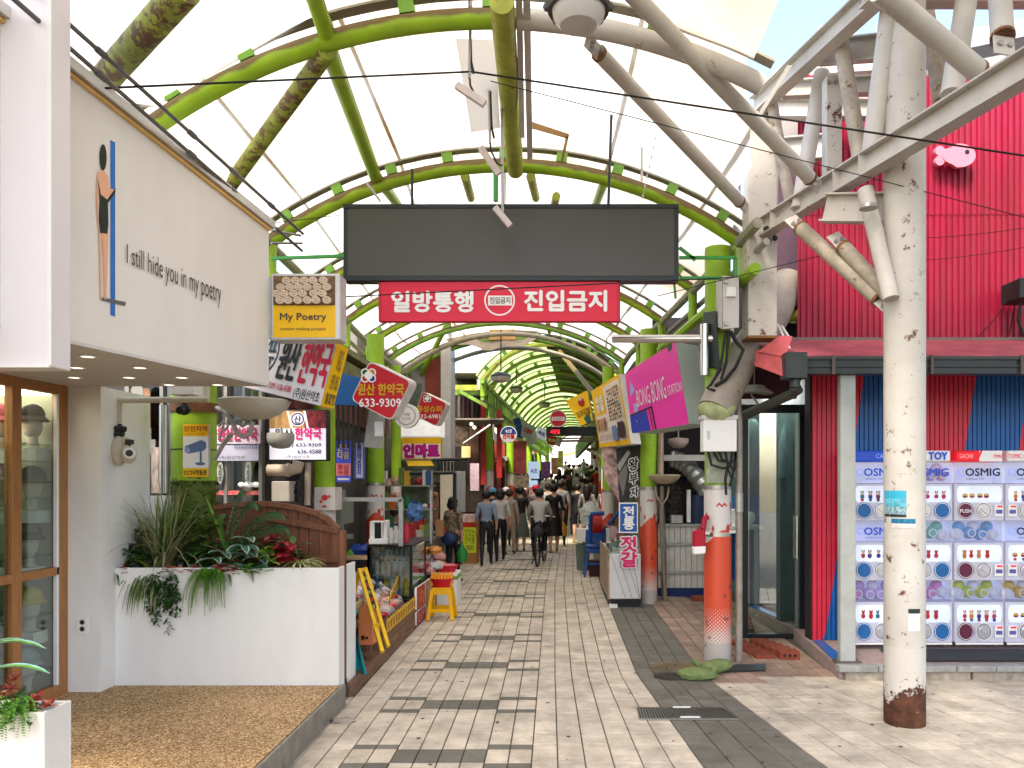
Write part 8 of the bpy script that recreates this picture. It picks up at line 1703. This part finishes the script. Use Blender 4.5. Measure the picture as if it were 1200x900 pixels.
person(697,633,'woman in white blouse behind the vinyl sack',1.6,(220,220,215),(40,40,45),math.pi,.1,.06,'long')
person(642,634,'person in white shirt left of the grey T-shirt man',1.65,(210,205,195),(70,70,80),math.pi,.1,.06)
person(577,648,'person in light blue cap and dark blue top near the left counters',1.6,(60,75,110),(40,40,48),math.pi,.1,.06,hatm=C(110,190,220))
person(593,641,'person in white cap by the left shops',1.58,(170,165,160),(60,60,70),math.pi,.1,.06,hatm=C(235,230,228))
person(628,640,'person in red and pink cap behind the cyclist',1.64,(150,130,130),(50,50,60),math.pi,.1,.06,hatm=C(190,30,60))
person(462,640,'stall keeper in blue jacket bending among the goods',1.5,(35,70,150),(60,60,70),.6,.05,.05,'brown',D=13.2,sleeves='long',base=-.05,lean=-.08)
# cyclist
Dc = 16.1; cx = P(630,0,Dc).x; g = gz(Dc)
bi = thing('bicycle','black bicycle ridden away from the viewer with a bag behind its saddle','bicycle',(cx,Dc,g)); rb = math.radians(7)
BW = lambda x,y,z: V((cx+x*math.cos(rb)+y*math.sin(rb), Dc-x*math.sin(rb)+y*math.cos(rb), g+z))
for nm_, yy in (('rear_wheel',0),('front_wheel',1.02)):
    b = B(); N = 28; b.tube([BW(0,yy+.33*math.cos(2*math.pi*k/N),.335+.33*math.sin(2*math.pi*k/N)) for k in range(N+1)],.022,8,caps=False); o = b.build(nm_, BLACK, bi)
    b = B()
    for k in range(14): a = 2*math.pi*k/14; b.tube([BW(0,yy,.335),BW(0,yy+.32*math.cos(a),.335+.32*math.sin(a))],.003,3)
    b.build('spokes', STEEL, o)
b = B(); 
for a,c_ in (((0,.0,.335),(0,.42,.3)),((0,.42,.3),(0,.3,.8)),((0,.0,.335),(0,.3,.75)),((0,.42,.3),(0,.9,.78)),((0,.31,.74),(0,.88,.85)),((0,.88,.92),(0,1.02,.335)),((-.12,-.06,.06),(0,.05,.3))): b.tube([BW(*a),BW(*c_)],.016,8)
b.build('frame', DARKM, bi); b = B(); b.tube([BW(-.28,.8,1.0),BW(-.1,.86,1.02),BW(.1,.86,1.02),BW(.28,.8,1.0)],.014,8); b.tube([BW(0,.86,1.02),BW(0,.88,.9)],.014,6); b.build('handlebar', STEEL, bi)
b = B(); b.ball(BW(0,.24,.84),(.08,.14,.04),10,6); b.build('saddle', BLACK, bi); b = B(); b.ball(BW(0,.02,.72),(.12,.1,.12),10,7,nz=.15); b.build('saddle_bag', mat('bag_dark',(.03,.03,.034),.7), bi)
b = B(); b.tube([BW(-.1,.42,.3),BW(.1,.42,.3)],.012,6); b.box(cx+.06,cx+.16,Dc+.38,Dc+.48,g+.16,g+.18); b.box(cx-.18,cx-.08,Dc+.38,Dc+.48,g+.42,g+.44); b.build('pedal', DARKM, bi)
b = B(); b.disc(BW(0,-.09,.55),(.03,0,0),(0,0,.02),10); b.build('reflector', C(200,30,30), bi, smooth=False, solid=False)
person(632,0,'cyclist in white shirt and black trousers riding a bicycle away',1.68,(205,200,195),(22,24,30),math.pi,sit=True,D=Dc+.28,base=g-.06,shoes=(215,215,215),group='people on the lane')
# far crowd
rr = random.Random(77)
spec = []
FAR = [(667,44,(35,35,40),(30,30,35),'black clothes near the left of the bright exit'),(672,47,(215,210,200),(90,90,100),'cream top in the bright exit'),(679,45,(200,200,205),(60,75,110),'white shirt and blue jeans in the middle of the exit'),(688,50,(110,120,95),(80,85,75),'olive clothes standing in the bright exit'),(693,42,(30,30,34),(30,30,34),'black clothes right of the exit'),(699,38,(170,25,40),(60,25,35),'bright red dress at the right of the exit'),(704,40,(40,35,40),(40,40,40),'dark clothes by the right shops'),(663,55,(200,190,180),(120,110,100),'pale clothes far out in the sun'),(684,60,(150,150,160),(60,60,70),'grey clothes far beyond the arcade'),(696,56,(60,60,90),(40,40,50),'navy clothes far beyond the arcade')]
MID = [(640,30,(225,215,205),'white checked top'),(646,33,(60,60,70),'slate top'),(655,35,(30,30,35),'black top'),(661,31,(110,60,50),'brick coloured top'),(667,27,(90,88,70),'olive shirt'),(672,24.5,(50,52,58),'charcoal shirt'),(681,30,(225,225,230),'bright white top'),(687,33,(40,40,45),'dark top'),(692,29,(30,30,34),'black top and long hair'),(632,34,(70,90,120),'denim blue top'),(624,29,(215,150,160),'pink top'),(617,32,(235,235,230),'white sun shirt'),(676,35,(180,170,160),'beige top'),(664,38,(160,60,60),'faded red top')]
for x,D,tp,lab in MID: person(x,0,'shopper in '+lab+(' by the left shops' if x < 630 else (' in the crowd ahead of the cyclist' if x < 662 else ' toward the right side of the crowd')),rr.uniform(1.55,1.78),tp,rr.choice(((40,40,50),(60,70,100),(30,30,34),(150,140,125))),math.pi+rr.uniform(-.3,.3),rr.uniform(.05,.2),.08,rr.choice(('short','long','bob','short')),D=D,fine=False)
for x,D,tp,lg,lab in FAR: person(x,0,'distant walker in '+lab,rr.uniform(1.6,1.75),tp,lg,rr.choice((0,math.pi)),.15,.08,rr.choice(('short','long')),D=D,fine=False,dress=tp if 'dress' in lab else None)
